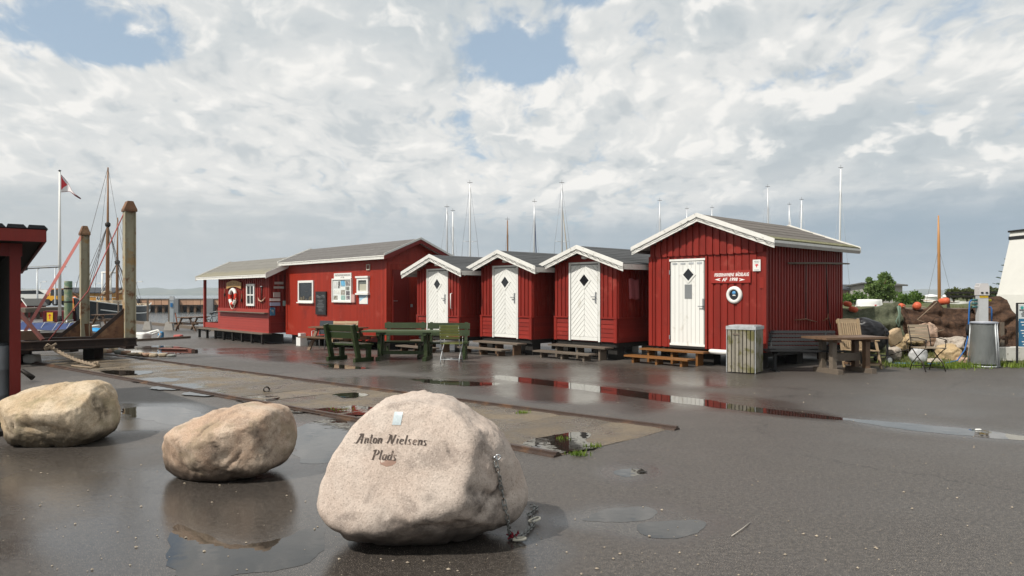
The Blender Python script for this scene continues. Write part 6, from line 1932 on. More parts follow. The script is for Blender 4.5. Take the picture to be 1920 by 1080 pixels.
topP = [(113.5, 327), (118, 334), (124, 342), (131, 350), (138, 357.5), (145, 365), (151, 371)]
botP = [(113.5, 360), (118, 359), (124, 358), (131, 359), (138, 362), (145, 367.5), (151.5, 373)]
m = MB(); vs = [flag_pt(*p) for p in topP] + [flag_pt(*p) for p in botP]; n = len(topP)
m.add(vs, [(i, i + 1, n + i + 1, n + i) for i in range(n - 1)], True); fl = m.build('pennant', mat('flag_white', (0.72, 0.70, 0.70), 0.7, 0.05, 5), fp)
m = MB(); m.add([flag_pt(113.6, 328, -0.02), flag_pt(116.5, 337, -0.02), flag_pt(122.5, 346, -0.02), flag_pt(117, 350, -0.02), flag_pt(113.8, 356, -0.02)], [(0, 1, 2, 3, 4)]); m.build('pennant_hoist', red_flag, fl)
m = MB(); m.tube([flag_pt(*p, -0.01) for p in botP], [0.016] * (n - 2) + [0.05, 0.04], 5); m.tube([flag_pt(*p, -0.01) for p in topP], 0.010, 5); m.build('pennant_edge', mat('flag_maroon', (0.16, 0.03, 0.035), 0.7, 0.1, 5), fl)
m = MB()
for px_, py_ in ((125, 344.5), (125, 351.5), (128, 349), (118, 341.5)): c = flag_pt(px_, py_, -0.025); m.box(c, (0.08, 0.01, 0.03))
m.build('pennant_marks', mat('flag_grey', (0.25, 0.22, 0.25), 0.7, 0.1, 5), fl)

rc = thing('waste_container', on_depth(103, 604, 52) * 1, R(-3), 'low dark red corrugated container with a yellow panel', 'container')
rc.location.z = -0.3
zt_ = on_depth(0, 583, 52).z + 0.3; wL = 46 * 52 / F
m = MB(); m.box((0, 0.7, zt_ / 2), (wL, 1.4, zt_)); m.build('body', mat('container_red', (0.13, 0.015, 0.02), 0.5, 0.15, 6), rc)
for k in range(16): plank(rc, (-wL / 2 + wL * (k + 0.5) / 16, -0.03, zt_ / 2), (wL / 34, 0.06, zt_ - 0.08), MATS['container_red'], 'rib')
m = MB(); m.box((-8 * 52 / F, -0.09, zt_ * 0.47), (11.5 * 52 / F, 0.03, zt_ * 0.78)); yp_ = m.build('yellow_panel', mat('yellow', (0.62, 0.40, 0.015), 0.5, 0.1, 6), rc)
m = MB(); m.box((-8 * 52 / F, -0.108, zt_ * 0.5), (0.07, 0.005, 0.38)); m.box((-8 * 52 / F, -0.108, zt_ * 0.62), (0.2, 0.005, 0.06)); m.build('panel_mark', red_flag, yp_)


def far_house(name, px0, px1, py_base, py_eave, py_ridge, Y, dpt, wall_m, roof_m, label, gable_left=True, windows=()):
    a = on_depth(px0, py_base, Y); b_ = on_depth(px1, py_base, Y)
    zb_, ze, zr = a.z, on_depth(0, py_eave, Y).z, on_depth(0, py_ridge, Y).z
    L_ = b_.x - a.x
    t = thing(name, (a.x, Y, 0), 0, label, 'house')
    m = MB(); m.prism([(0, 0, zb_ - 1.5), (0, 0, ze), (0, dpt / 2, zr - 0.05), (0, dpt, ze), (0, dpt, zb_ - 1.5)], (L_, 0, 0)); m.build('wall', wall_m, t)
    for s_, y0 in ((1, -0.3), (-1, dpt + 0.3)):
        m = MB(); m.prism([(-0.3, dpt / 2, zr), (L_ + 0.3, dpt / 2, zr), (L_ + 0.3, y0, ze - 0.15), (-0.3, y0, ze - 0.15)], (0, 0, 0.12)); m.build('roof', roof_m, t)
    for x0, x1, y0, y1 in windows:
        A = on_depth(x0, y1, Y); B = on_depth(x1, y0, Y)
        w_ = framed(t, 'window', A.x - a.x, B.x - a.x, A.z, B.z, 0.0, 0.12, white_paint, 0.06)
        panel(w_, 'pane', A.x - a.x + 0.1, B.x - a.x - 0.1, A.z + 0.1, B.z - 0.1, -0.01, dark_glass)
    return t


roof_far = mat('roof_far', (0.10, 0.10, 0.095), 0.8, 0.15, 3)
roof_dark = mat('roof_far_dark', (0.05, 0.055, 0.065), 0.8, 0.15, 3)
# red boathouse with its gable to the eye
rb = thing('red_boathouse', (on_depth(44, 572, 62).x, 62, 0.25), R(-25), 'dark red boathouse with a grey roof beyond the shelter post', 'house')
rb.scale = (0.5,) * 3
m = MB(); m.prism([(-1.3, 0, -1.5), (1.0, 0, -1.5), (1.0, 0, 0.9), (-0.2, 0, 1.95), (-1.3, 0, 0.9)], (0, 3.2, 0)); m.build('wall', red_dark, rb)
m = MB(); m.prism([(-0.2, -0.2, 2.08), (1.25, -0.2, 0.88), (1.25, 3.4, 0.88), (-0.2, 3.4, 2.08)], (0, 0, 0.1)); m.build('roof', roof_far, rb)
m = MB(); m.prism([(-0.2, -0.2, 2.08), (-1.6, -0.2, 0.88), (-1.6, 3.4, 0.88), (-0.2, 3.4, 2.08)], (0, 0, 0.1)); m.build('roof', roof_far, rb)
m = MB(); m.prism([(-0.2, -0.22, 2.2), (1.25, -0.22, 1.0), (1.25, -0.22, 0.8), (-0.2, -0.22, 2.0)], (0, -0.05, 0)); m.build('bargeboard', white_paint, rb)
plank(rb, (1.01, 1.2, -0.2), (0.02, 0.12, 2.0), white_paint, 'corner_board')
far_house('ochre_warehouse', 122, 212, 580, 547.5, 540.5, 95, 3.5, mat('ochre', (0.46, 0.22, 0.045), 0.7, 0.12, 2), roof_dark, 'long ochre warehouse with a dark roof behind the masts', windows=[(139, 146, 562, 569), (160, 166, 556, 562), (181, 187, 556, 564)])
# white car and yellow digger on the far quay
def far_car(px, py, Y, rz, label):
    g = on_depth(px, py, Y)
    t = thing('parked_car', (g.x, Y, g.z), rz, label, 'car')
    prof = [(-2.1, 0.25), (-2.15, 0.75), (-1.9, 1.0), (-1.5, 1.45), (0.3, 1.5), (1.0, 1.0), (2.0, 0.85), (2.15, 0.55), (2.1, 0.25)]
    m = MB(); m.prism([(x, -0.85, z) for x, z in prof], (0, 1.7, 0)); m.build('body', white_paint, t)
    m = MB(); m.prism([(x, -0.86, z) for x, z in ((-1.7, 1.02), (-1.42, 1.38), (0.25, 1.42), (0.85, 1.02))], (0, 1.72, 0)); m.build('side_windows', dark_glass, t)
    for x in (-1.3, 1.35):
        for y in (-0.8, 0.8):
            m = MB(); m.lathe([(0, -0.1), (0.32, -0.1), (0.32, 0.1), (0, 0.1)], (0, 0, 0), 14, False); o = m.build('wheel', black_rubber, t); o.location = (x, y, 0.32); o.rotation_euler = (R(90), 0, 0)
    return t


far_car(74, 569, 78, R(10), 'white car parked beyond the dark red boathouse')
dg = on_depth(101, 573, 74)
ex = thing('yellow_digger', (dg.x, 74, dg.z), R(-20), 'yellow wheeled digger standing beyond the white flagpole', 'digger')
yel = mat('digger_yellow', (0.52, 0.26, 0.012), 0.5, 0.15, 4)
m = MB(); m.box((0.3, 0, 0.75), (1.5, 0.9, 0.5)); m.build('body', yel, ex)
m = MB(); m.prism([(0.0, -0.4, 1.0), (0.95, -0.4, 1.0), (0.85, -0.4, 1.65), (0.1, -0.4, 1.65)], (0, 0.8, 0)); m.build('cab', dark_glass, ex)
m = MB(); m.box((0.48, 0, 1.70), (0.85, 0.85, 0.1)); m.build('cab_roof', mat('orange_lamp', (0.6, 0.22, 0.03), 0.5, 0.1, 4), ex)
m = MB(); m.bar((-0.2, 0, 1.0), (-0.75, 0, 1.25), 0.16, 0.2); m.bar((-0.75, 0, 1.25), (-1.15, 0, 0.35), 0.14, 0.18); m.build('boom', yel, ex)
m = MB(); m.prism([(-1.45, -0.4, 0.0), (-0.95, -0.4, 0.05), (-1.05, -0.4, 0.45), (-1.35, -0.4, 0.35)], (0, 0.8, 0)); m.build('bucket', yel, ex)
for x in (-0.2, 0.85):
    for y in (-0.5, 0.5):
        m = MB(); m.lathe([(0, -0.12), (0.34, -0.12), (0.34, 0.12), (0, 0.12)], (0, 0, 0), 14, False); o = m.build('wheel', black_rubber, ex); o.location = (x, y, 0.34); o.rotation_euler = (R(90), 0, 0)
# quay wall and piles below the far quay
fq = thing('timber_jetty', (0, 0, 0), 0, 'dark timber jetty on short piles below the far quay', 'jetty')
m = MB(); a = on_depth(30, 582, 58); b_ = on_depth(118, 579, 62); m.bar(a, b_, 2.0, 0.35); m.build('deck', wood_grey, fq)
for k in range(9):
    p = a.lerp(b_, k / 8); m = MB(); m.lathe([(0, -1.4), (0.13, -1.4), (0.13, 0.0), (0, 0.0)], (p.x, p.y - 1.0, p.z), 8); m.build('pile', wood_grey, fq)
# lamp posts
LG = 'thin street lamps on the far quay'
lmps = [(70, 570, 505, 66, 'street lamp between boathouse and strap, under the crane boom'), (103.5, 570, 503, 72, 'street lamp close beside the white flagpole'), (75.5, 560, 530, 120, 'smallest and farthest street lamp near the boathouse'),
        (142, 566, 530, 100, 'street lamp before the ochre warehouse'), (254.5, 570, 530, 110, 'street lamp just beyond the taller rusty post'), (178, 566, 533, 105, 'street lamp behind the schooner bow')]
for px_, pb_, pt2, Y, lab in lmps:
    b0 = on_depth(px_, pb_, Y); h_ = on_depth(px_, pt2, Y).z - b0.z
    t = thing('street_lamp', b0, 0, lab, 'lamp', LG)
    m = MB(); m.lathe([(0.09, 0), (0.05, h_), (0, h_)], (0, 0, 0), 8); m.build('pole', galvanised, t)
    m = MB(); m.tube([(0, 0, h_), (0.25, 0, h_ + 0.12), (0.6, 0, h_ + 0.14)], 0.035, 6); m.build('arm', galvanised, t)
    m = MB(); m.box((0.75, 0, h_ + 0.15), (0.6, 0.25, 0.12)); m.build('lamp_head', white_paint, t)
# crane boom (level twin bar) beyond the shelter
cb_ = thing('crane_boom', (0, 0, 0), 0, 'level twin bar boom reaching from the shelter towards the flagpole', 'boom')
Yc = 40
for dy_ in (0, 3.2):
    m = MB(); m.bar(on_depth(20, 503.5 + dy_ * 0.9 - 1, Yc), on_depth(110.5, 497.5 + dy_, Yc), 0.07, 0.05); m.build('rail_bar', galvanised if dy_ == 0 else iron, cb_)
m = MB(); m.bar(on_depth(20, 504, Yc), on_depth(20, 610, Yc), 0.15, 0.15); m.build('mast', galvanised, cb_)


# ================================================================== BOATS
def hull(parent, L, B, H, m, draft=0.4, sheer=0.35, name='hull', rake=0.5, n=18, k=9, deck_m=None):
    """Boat hull along +x (bow), keel at -draft, sheer line at H."""
    mb = MB(); vs = []
    for i in range(n + 1):
        u = i / n; x = -L / 2 + L * u
        half = B / 2 * (math.sin(math.pi * min(1, (u * 0.86 + 0.20))) ** 0.75 if u < 0.999 else 0.02)
        half = max(half, 0.02)
        zs = H + sheer * (u - 0.35) ** 2 * 2
        for j in range(k + 1):
            a = j / k; s_ = a * 2 - 1
            y = half * math.copysign(abs(s_) ** 0.55, s_); dpth = (1 - abs(s_) ** 2.2)
            vs.append((x + rake * (u ** 3) * (1 - dpth), y, zs - (zs + draft * math.sin(math.pi * (0.15 + 0.8 * u))) * dpth))
    fs = [(i * (k + 1) + j, i * (k + 1) + j + 1, (i + 1) * (k + 1) + j + 1, (i + 1) * (k + 1) + j) for i in range(n) for j in range(k)]
    fs.append(tuple(range(k + 1)))
    mb.add(vs, fs, True); h_ = mb.build(name, m, parent)
    d = MB(); dv = []
    for i in range(n + 1):
        dv += [vs[i * (k + 1)], vs[i * (k + 1) + k]]
    d.add([(x, y, z - 0.04) for x, y, z in dv], [(2 * i, 2 * i + 1, 2 * i + 3, 2 * i + 2) for i in range(n)]); d.build('deck', deck_m or wood_teak, parent)
    g = MB()
    for side in (0, k): g.tube([vs[i * (k + 1) + side] for i in range(n + 1)], 0.045, 5)
    g.build('rubbing_strake', white_paint, h_)
    return h_


WZ = -1.25
black_hull = mat('hull_black', (0.012, 0.013, 0.016), 0.35, 0.15, 5)
white_hull = mat('hull_white', (0.72, 0.72, 0.70), 0.35, 0.06, 5)
mast_wood = mat('mast_wood', (0.22, 0.115, 0.055), 0.45, 0.2, 3, (6, 6, 0.6))
mast_pine = mat('mast_pine', (0.42, 0.21, 0.075), 0.45, 0.2, 3, (6, 6, 0.6))
mast_alu = mat('mast_alu', (0.58, 0.59, 0.60), 0.4, 0.06, 5, metal=0.3)
mast_white = mat('mast_white', (0.74, 0.74, 0.73), 0.4, 0.04, 5)
rig = mat('rigging', (0.10, 0.09, 0.085), 0.6, 0.2, 10)
rig_steel = mat('rigging_steel', (0.30, 0.32, 0.34), 0.4, 0.1, 10, metal=0.4)
# the old schooner on the left, bow towards the eye
Ys = 60.0
sc0 = on_depth(207, 600, Ys)
sch = thing('schooner', (sc0.x, Ys, WZ), R(-78), 'black hulled two masted wooden schooner moored beyond the rusty wagon', 'sailing ship')
hull(sch, 14.0, 3.9, 1.95, black_hull, draft=0.7, sheer=0.9, rake=0.9)
m = MB()
for side in (-1, 1): m.tube([(-6.5 + 13.5 * i / 14, side * 1.97 * math.sin(math.pi * min(1, (i / 14 * 0.86 + 0.2))) ** 0.75 if i < 14 else 0.06 * side, 1.35 + 0.9 * (i / 14 - 0.35) ** 2 * 2) for i in range(15)], 0.06, 5)
m.build('white_stripe', white_paint, sch)
Ms = Matrix.Rotation(-R(-78), 3, 'Z')


def to_sch(p):
    return Ms @ (Vector(p) - Vector((sc0.x, Ys, WZ)))


def ship_mast(px_b, px_t, pyt, Y, pyb, r, pxc):
    b_ = to_sch(on_depth(px_b, pyb, Y)); t_ = to_sch(on_depth(px_t, pyt, Y)); b_.z = 1.0
    m = MB(); m.tube([b_, b_.lerp(t_, 0.55), b_.lerp(t_, 0.62), t_], [r, r * 0.85, r * 0.6, r * 0.35], 8); o = m.build('mast', mast_wood, sch)
    return b_, t_


b1_, t1_ = ship_mast(201.5, 202.5, 314, 58.5, 580, 0.16, 0)
b2_, t2_ = ship_mast(219.5, 220.5, 408, 61.5, 580, 0.13, 0)
for b_, t_, fr in ((b1_, t1_, 0.62), (b2_, t2_, 0.55)):
    c = b_.lerp(t_, fr)
    m = MB(); m.lathe([(0.10, -0.2), (0.2, -0.1), (0.22, 0.1), (0.1, 0.22)], c, 8); m.build('crosstrees', iron, sch)
    for sx in (-1, 1):
        for k in range(3):
            m = MB(); m.tube([c, (b_.x - 1.1 + 0.75 * k, sx * 1.75, 1.9)], 0.022, 4); m.build('shroud', rig, sch)
        m = MB(); m.tube([t_, (b_.x - 2.2, sx * 1.5, 1.9)], 0.012, 4); m.build('backstay', rig, sch)
m = MB(); m.tube([t1_, (7.8, 0, 3.0)], 0.018, 4); m.build('forestay', rig, sch)
m = MB(); m.tube([b1_.lerp(t1_, .62), (7.2, 0, 2.9)], 0.02, 4); m.build('forestay', rig, sch)
m = MB(); m.tube([(5.6, 0, 2.4), (9.2, 0, 3.3)], [0.12, 0.06], 8); m.build('bowsprit', mast_wood, sch)
for x in (-3.5, 0.8):
    m = MB(); m.box((x, 0, 2.1), (2.2, 1.5, 0.7)); m.build('deckhouse', mat('deckhouse_cream', (0.45, 0.38, 0.28), 0.6, 0.2, 5), sch)
for z in (2.3, 2.65):
    m = MB()
    m.tube([(-6 + 12 * i / 10, -1.8 * math.sin(math.pi * min(1, (i / 10 * 0.8 + 0.22))) ** 0.75, z + 0.25 * (i / 10)) for i in range(11)], 0.03, 5); m.build('guard_rail', white_trim, sch)
for x, s_, zz in ((-2, 5.2, 3.0), (2.2, 3.6, 2.9)):
    m = MB(); m.tube([(x, 0, zz), (x - s_ * 0.7, 0, zz + 0.15)], 0.09, 8); m.build('boom', mast_wood, sch)
    m = MB(); m.tube([(x - 0.3, 0.02, zz + 0.14), (x - s_ * 0.35, 0.02, zz + 0.22), (x - s_ * 0.65, 0.02, zz + 0.26)], [0.10, 0.17, 0.09], 8); m.build('furled_sail', mat('sail_cream', (0.42, 0.36, 0.27), 0.8, 0.2, 5), sch)
# white goal-like gantry behind the schooner
gt = thing('white_gantry', (0, 0, 0), 0, 'white portal gantry standing behind the schooner masts', 'gantry')
Yg = 75
m = MB()
for px_ in (192, 207): m.tube([on_depth(px_, 575, Yg), on_depth(px_, 511, Yg)], 0.13 if px_ == 207 else 0.09, 6)
m.tube([on_depth(190, 511, Yg), on_depth(217, 511, Yg)], 0.10, 6); m.build('portal', white_paint, gt)
m = MB(); m.tube([on_depth(168.5, 545, Yg), on_depth(168.5, 512, Yg)], 0.12, 6); m.build('side_post', white_paint, gt)
# quay clutter in front of the schooner: posts, picnic table
pt3 = place(copy_tree(pic2), ground_at(204, 612), R(70)); pt3['label'] = 'dark picnic table before the black schooner hull'
for px_, lab in ((182.5, 'thin post on a concrete foot between the wagon posts'), (222, 'thin post on a concrete foot before the schooner stern')):
    lamp_like_post('quay_post', px_, 612, 566, 0.08, wood_grey, lab)
for i, (px_, py_, cl, lab) in enumerate(((143, 562, (0.6, 0.12, 0.03), 'orange float box on the quay by the shorter rusty post'), (150, 566, (0.55, 0.42, 0.05), 'yellow bin on the quay by the shorter rusty post'), (185, 572, (0.5, 0.35, 0.06), 'yellow crate on the schooner quay'))):
    o = rough_stone('float_box', (0.5, 0.45, 0.6), mat('float_%d' % i, cl, 0.5, 0.15, 6), 30 + i); p = on_depth(px_, py_, 57); o.location = (p.x, 57, p.z - 0.3); tag(o, lab, 'box')
# bow pulpit-ish red boat deck behind
# blue covered boat in the dock
cbz = on_depth(78, 637, 27.5)
cvb = thing('covered_boat', (cbz.x, 27.5, on_depth(0, 650, 27.5).z), R(8), 'white boat under a blue tarpaulin behind the rusty wagon', 'boat')
hull(cvb, 3.6, 1.3, 0.62, white_hull, draft=0.1, sheer=0.2, rake=0.25, deck_m=white_hull)
m = MB(); m.grid(lambda a, c: (-1.75 + 3.0 * a, -0.62 + 1.24 * c, 0.66 + 0.32 * math.sin(math.pi * c) * (1 - 0.35 * a) + 0.02 * math.sin(a * 22)), 22, 10)
m.build('tarpaulin', mat('tarp_blue', (0.030, 0.050, 0.135), 0.6, 0.25, 6), cvb)
m = MB()
for k in range(7): m.tube([(-1.6 + 0.45 * k, -0.66, 0.60), (-1.55 + 0.45 * k, -0.3, 0.93), (-1.5 + 0.45 * k, 0.3, 0.93)], 0.012, 4)
m.build('lashing', mat('lash_white', (0.6, 0.6, 0.58), 0.7, 0.1, 8), cvb)
m = MB()
for x in (1.0, 1.45): m.tube([(x, -0.25, 0.8), (x, -0.25, 1.0), (x, 0.25, 1.0), (x, 0.25, 0.8)], 0.02, 5)
m.build('bow_rail', steel, cvb)
bt = on_depth(183, 631, 26)
bt_ = rough_stone('tarp_bundle', (0.55, 0.5, 0.40), mat('tarp_bright', (0.01, 0.24, 0.52), 0.5, 0.15, 6), 33); bt_.location = (bt.x, 26, bt.z - 0.1); tag(bt_, 'bright blue tarpaulin bundle between the two rusty posts', 'bundle')

# ---- breakwater across the harbour
bwk = thing('breakwater', (0, 0, 0), 0, 'long breakwater of rusty panels on dark piles across the water', 'breakwater')
Yb = 121.0
rust_panel = mat('rust_panel', (0.40, 0.235, 0.15), 0.8, 0.2, 1.2, rnd=0.12)
bw_conc = mat('bw_concrete', (0.17, 0.175, 0.18), 0.85, 0.2, 1.5)
zt_ = on_depth(0, 560.8, Yb).z; zm_ = on_depth(0, 571.5, Yb).z
for px_ in [255 - 13.2 * k for k in range(1, 8)][::-1] + [x for x in (263.5, 277, 290.5, 304, 317, 337.5, 350.5, 363.5, 377, 390, 402, 415, 428, 441, 454, 467, 480)]:
    a = on_depth(px_, 561, Yb).x; wv = 12.6 * Yb / F
    plank(bwk, (a + wv / 2, Yb, (zt_ + zm_) / 2), (wv, 0.35, zt_ - zm_), rust_panel, 'panel')
    plank(bwk, (a + wv * 0.1, Yb + 0.35, (zm_ + WZ) / 2 - 0.2), (wv * 0.34, 0.4, zm_ - WZ + 0.4), wood_brown, 'pile')
for px0, px1 in ((253, 263), (325, 337), (388, 402)):
    a = on_depth(px0, 561, Yb).x; b_ = on_depth(px1, 561, Yb).x
    plank(bwk, ((a + b_) / 2, Yb - 0.15, (zt_ + WZ - 0.5) / 2), (b_ - a, 0.9, zt_ - WZ + 0.5), bw_conc if px0 > 300 else MATS['roof_far_dark'], 'pier')
a = on_depth(150, 561, Yb).x; b_ = on_depth(500, 561, Yb).x
m = MB(); m.box(((a + b_) / 2, Yb + 1.6, (zm_ + WZ - 0.6) / 2), (b_ - a, 1.2, zm_ - WZ + 0.6)); m.build('core_wall', mat('bw_dark', (0.035, 0.030, 0.030), 0.9, 0.2, 2), bwk)
m = MB(); m.box(((a + b_) / 2, Yb, zt_ + 0.05), (b_ - a, 0.6, 0.10)); m.build('coping', bw_conc, bwk)

# ---- yachts in the marina behind the huts: (mast px foot, top px, top py, distance, mast material, kind)
YG = 'yachts moored behind the red huts'
YA = [((840, 838), 390, 66, mast_alu, 's', 'grey yacht mast behind the ridge of the long red shed'),
      ((850.5, 849), 397, 74, mast_white, '', 'thin bare yacht mast close beside the grey one behind the long shed'),
      ((883, 881), 345, 62, mast_white, 's', 'tall bright white yacht mast with spreaders between long shed and first small hut'),
      ((953.5, 951.5), 413, 70, mast_wood, '', 'short brown mast behind the middle small hut'),
      ((1002, 1002), 380, 66, mast_alu, 'f', 'grey yacht mast with a furled dark blue foresail'),
      ((1055.5, 1053.5), 345, 62, mast_alu, 'sc', 'tall grey yacht mast with a cream furled foresail'),
      ((1239, 1237), 378, 70, mast_alu, '', 'slim mast just beyond the left slope of the largest hut roof'),
      ((1289, 1288), 393, 78, mast_alu, '', 'stub of mast just above the ridge of the largest hut'),
      ((1336, 1335), 391, 76, mast_alu, '', 'pale mast close behind the ridge peak of the largest hut'),
      ((1446, 1439.5), 352, 68, mast_alu, '', 'leaning slim mast above the mossy roof'),
      ((1482, 1480), 385, 74, mast_alu, 'd', 'mast with a slanting white stay beside a brighter mast'),
      ((1504, 1503), 376, 70, mast_white, 's', 'bright mast with a white truck beside the slanting stay'),
      ((1577, 1576.5), 317, 60, mast_white, 'k', 'tallest yacht mast with a dark furled sail, at the mossy roof end')]
for (pb_, pt2), pyt, Y, mm, kind, lab in YA:
    Y = Y + 0.0
    x0 = (pb_ - 960) / F * Y; tp = on_depth(pt2, pyt, Y)
    yt = thing('sailing_yacht', (x0, Y, WZ), R(100), lab, 'yacht', YG)
    hull(yt, 8.0, 2.6, 1.05, white_hull if mm is not mast_wood else black_hull, draft=0.5, sheer=0.3, rake=0.6)
    m = MB(); m.prism([(-1.2, -0.75, 1.0), (1.6, -0.6, 1.0), (1.2, -0.5, 1.45), (-1.0, -0.65, 1.5)], (0, 1.3, 0)); m.build('coachroof', white_hull, yt)
    top_ = Matrix.Rotation(-R(100), 3, 'Z') @ (tp - Vector((x0, Y, WZ)))
    m = MB(); m.tube([(0.3, 0, 1.2), Vector((0.3, 0, 1.2)).lerp(top_, 0.8), top_], [0.085, 0.075, 0.05], 8); ma = m.build('mast', mm, yt)
    m = MB(); m.tube([(0.2, 0, 2.2), (-3.0, 0, 2.3)], 0.06, 6); m.build('boom', mast_alu, yt)
    m = MB(); m.tube([(0.1, 0.02, 2.36), (-1.5, 0.02, 2.42), (-2.9, 0.02, 2.38)], [0.12, 0.14, 0.08], 6); m.build('sail_cover', mat('cover_navy', (0.02, 0.03, 0.09), 0.7, 0.2, 5) if 'cover_navy' not in MATS else MATS['cover_navy'], yt)
    m = MB(); m.tube([top_, top_ + Vector((0, 0, 0.35))], 0.012, 4); m.tube([top_ + Vector((0, -0.22, 0.12)), top_ + Vector((0, 0.22, 0.12))], 0.02, 4); m.build('wind_vane', rig, ma)
    sp_z = 0.56
    for sx in (-1, 1):
        if 's' in kind:
            c = Vector((0.3, 0, 1.2)).lerp(top_, sp_z)
            m = MB(); m.tube([c, c + Vector((-0.05, sx * 0.62, 0.03))], 0.022, 5); m.build('spreader', mast_alu, yt)
            m = MB(); m.tube([top_, c + Vector((-0.05, sx * 0.62, 0.03)), (0.1, sx * 1.15, 1.1)], 0.016, 4); m.build('shroud', rig_steel, yt)
        else:
            m = MB(); m.tube([Vector((0.3, 0, 1.2)).lerp(top_, 0.9), (0.1, sx * 1.1, 1.1)], 0.012, 4); m.build('shroud', rig_steel, yt)
    if 'f' in kind: m = MB(); m.tube([top_ + Vector((0, 0, -0.3)), (3.9, -1.2, 1.3)], [0.03, 0.075], 6); m.build('furled_foresail', MATS['cover_navy'], yt)
    elif 'c' in kind: m = MB(); m.tube([Vector((0.3, 0, 1.2)).lerp(top_, 0.85), (3.6, -1.9, 1.3)], [0.03, 0.07], 6); m.build('furled_foresail', MATS['sail_cream'], yt)
    elif 'd' in kind: m = MB(); m.tube([top_ + Vector((0, 0, -0.6)), (3.6, -3.2, 1.3)], 0.03, 6); m.build('forestay', mast_white, yt)
    elif 'k' in kind:
        m = MB(); m.tube([Vector((0.3, 0, 1.2)).lerp(top_, 0.86), (0.8, -0.38, 1.4)], [0.03, 0.07], 6); m.build('furled_foresail', MATS['cover_navy'], yt)
    else: m = MB(); m.tube([top_, (3.9, 0, 1.3)], 0.008, 4); m.build('forestay', rig_steel, yt)
# wooden mast on the right
wm2 = thing('wooden_yacht', ((1762 - 960) / F * 58, 58, 0.2), R(95), 'old wooden boat with a bare varnished pine mast beyond the nets', 'yacht')
hull(wm2, 6.5, 2.2, 0.9, white_hull, draft=0.1, sheer=0.3, rake=0.4)
b_ = on_depth(1761.5, 583, 58); t_ = on_depth(1759.5, 404, 58); Rm = Matrix.Rotation(-R(95), 3, 'Z'); o_ = Vector(wm2.location)
m = MB(); m.tube([Rm @ (b_ - o_), Rm @ (b_.lerp(t_, 0.7) - o_), Rm @ (t_ - o_)], [0.125, 0.11, 0.05], 8); m.build('mast', mast_pine, wm2)
for dx_ in (-1.15, 1.25):
    m = MB(); m.tube([Rm @ (b_.lerp(t_, 0.66) - o_), Rm @ (on_depth(1761, 578, 58) + Vector((dx_, 0, 0)) - o_)], 0.012, 4); m.build('shroud', rig, wm2)


# ================================================================== RIGHT SIDE: nets, stones, post, sign, oven, greenery
def net_mat(name, c1, c2, s=60):
    m = bpy.data.materials.new(name); m.use_nodes = True
    T = NT(m.node_tree); b = T.n['Principled BSDF']
    co = T.new('ShaderNodeNewGeometry').outputs['Position']
    n1 = T.noise(T.vmath('MULTIPLY', co, (1, 1, 2.2)), 5, 7, 0.65, 0.6); n2 = T.noise(co, s, 3, 0.6)
    cb = T.mix(T.range(n1, 0.35, 0.66), c1, c2)
    cb = T.mix(T.math('MULTIPLY', T.range(n2, 0.45, 0.62), 0.5), cb, tuple(x * 0.45 for x in c1))
    T.put(b.inputs['Base Color'], cb); b.inputs['Roughness'].default_value = 0.9; b.inputs['Specular IOR Level'].default_value = 0.15
    bp = T.new('ShaderNodeBump'); bp.inputs['Strength'].default_value = 0.9; bp.inputs['Distance'].default_value = 0.03
    T.put(bp.inputs['Height'], T.math('ADD', T.noise(T.vmath('MULTIPLY', co, (3, 3, 1)), 6, 8, 0.7, 0.8), T.math('MULTIPLY', n2, 0.3))); T.put(b.inputs['Normal'], bp.outputs[0])
    return m


net_green = net_mat('net_green', (0.085, 0.095, 0.060), (0.15, 0.16, 0.105))
net_brown = net_mat('net_brown', (0.050, 0.030, 0.021), (0.12, 0.070, 0.045))
YN = 18.6


def draped(name, top, bot, Y, m, label, bulge=0.22, seed=0, lap=0.35):
    """Cloth hung over a bar: top and bottom outlines as (px, py), folds and sag in depth."""
    def curve(pts, t):
        xs = [p[0] for p in pts]; x = xs[0] + (xs[-1] - xs[0]) * t
        for i in range(len(pts) - 1):
            if pts[i][0] <= x <= pts[i + 1][0]:
                k = (x - pts[i][0]) / (pts[i + 1][0] - pts[i][0]); k = k * k * (3 - 2 * k) * 0.5 + k * 0.5
                return x, pts[i][1] + (pts[i + 1][1] - pts[i][1]) * k
        return pts[-1]

    def fn(a, c):
        tx, ty = curve(top, a); bx_, by_ = curve(bot, a)
        x = tx + (bx_ - tx) * c; y = ty + (by_ - ty) * c
        p = on_depth(x, y, Y)
        f = Vector((p.x * 1.1 + seed, p.z * 0.8, seed))
        d = -bulge * math.sin(min(1.0, c * 1.25) * math.pi / 2) * (0.8 + 0.4 * mnoise.noise(f))
        d += 0.13 * mnoise.noise(Vector((p.x * 3.2 + p.z * 1.2, p.z * 1.2, seed))) * min(1, c * 2.5) + 0.05 * mnoise.noise(Vector((p.x * 9, p.z * 4, seed + 3))) * min(1, c * 4) + 0.045 * math.sin(p.z * 17 + 5 * mnoise.noise(Vector((p.x * 1.3, p.z, seed)))) * min(1, c * 3)
        return (p.x, p.y + d, p.z)
    mb = MB(); mb.grid(fn, 90, 46); mb.grid(lambda a, c: (lambda q: (q[0], q[1] + 0.05 + lap * 1.2 * c, q[2] - 0.55 * c))(fn(a, 0)), 90, 8)
    o = mb.build(name, m); tag(o, label, 'fishing net'); s_ = o.modifiers.new('thickness', 'SOLIDIFY'); s_.thickness = 0.02
    return o


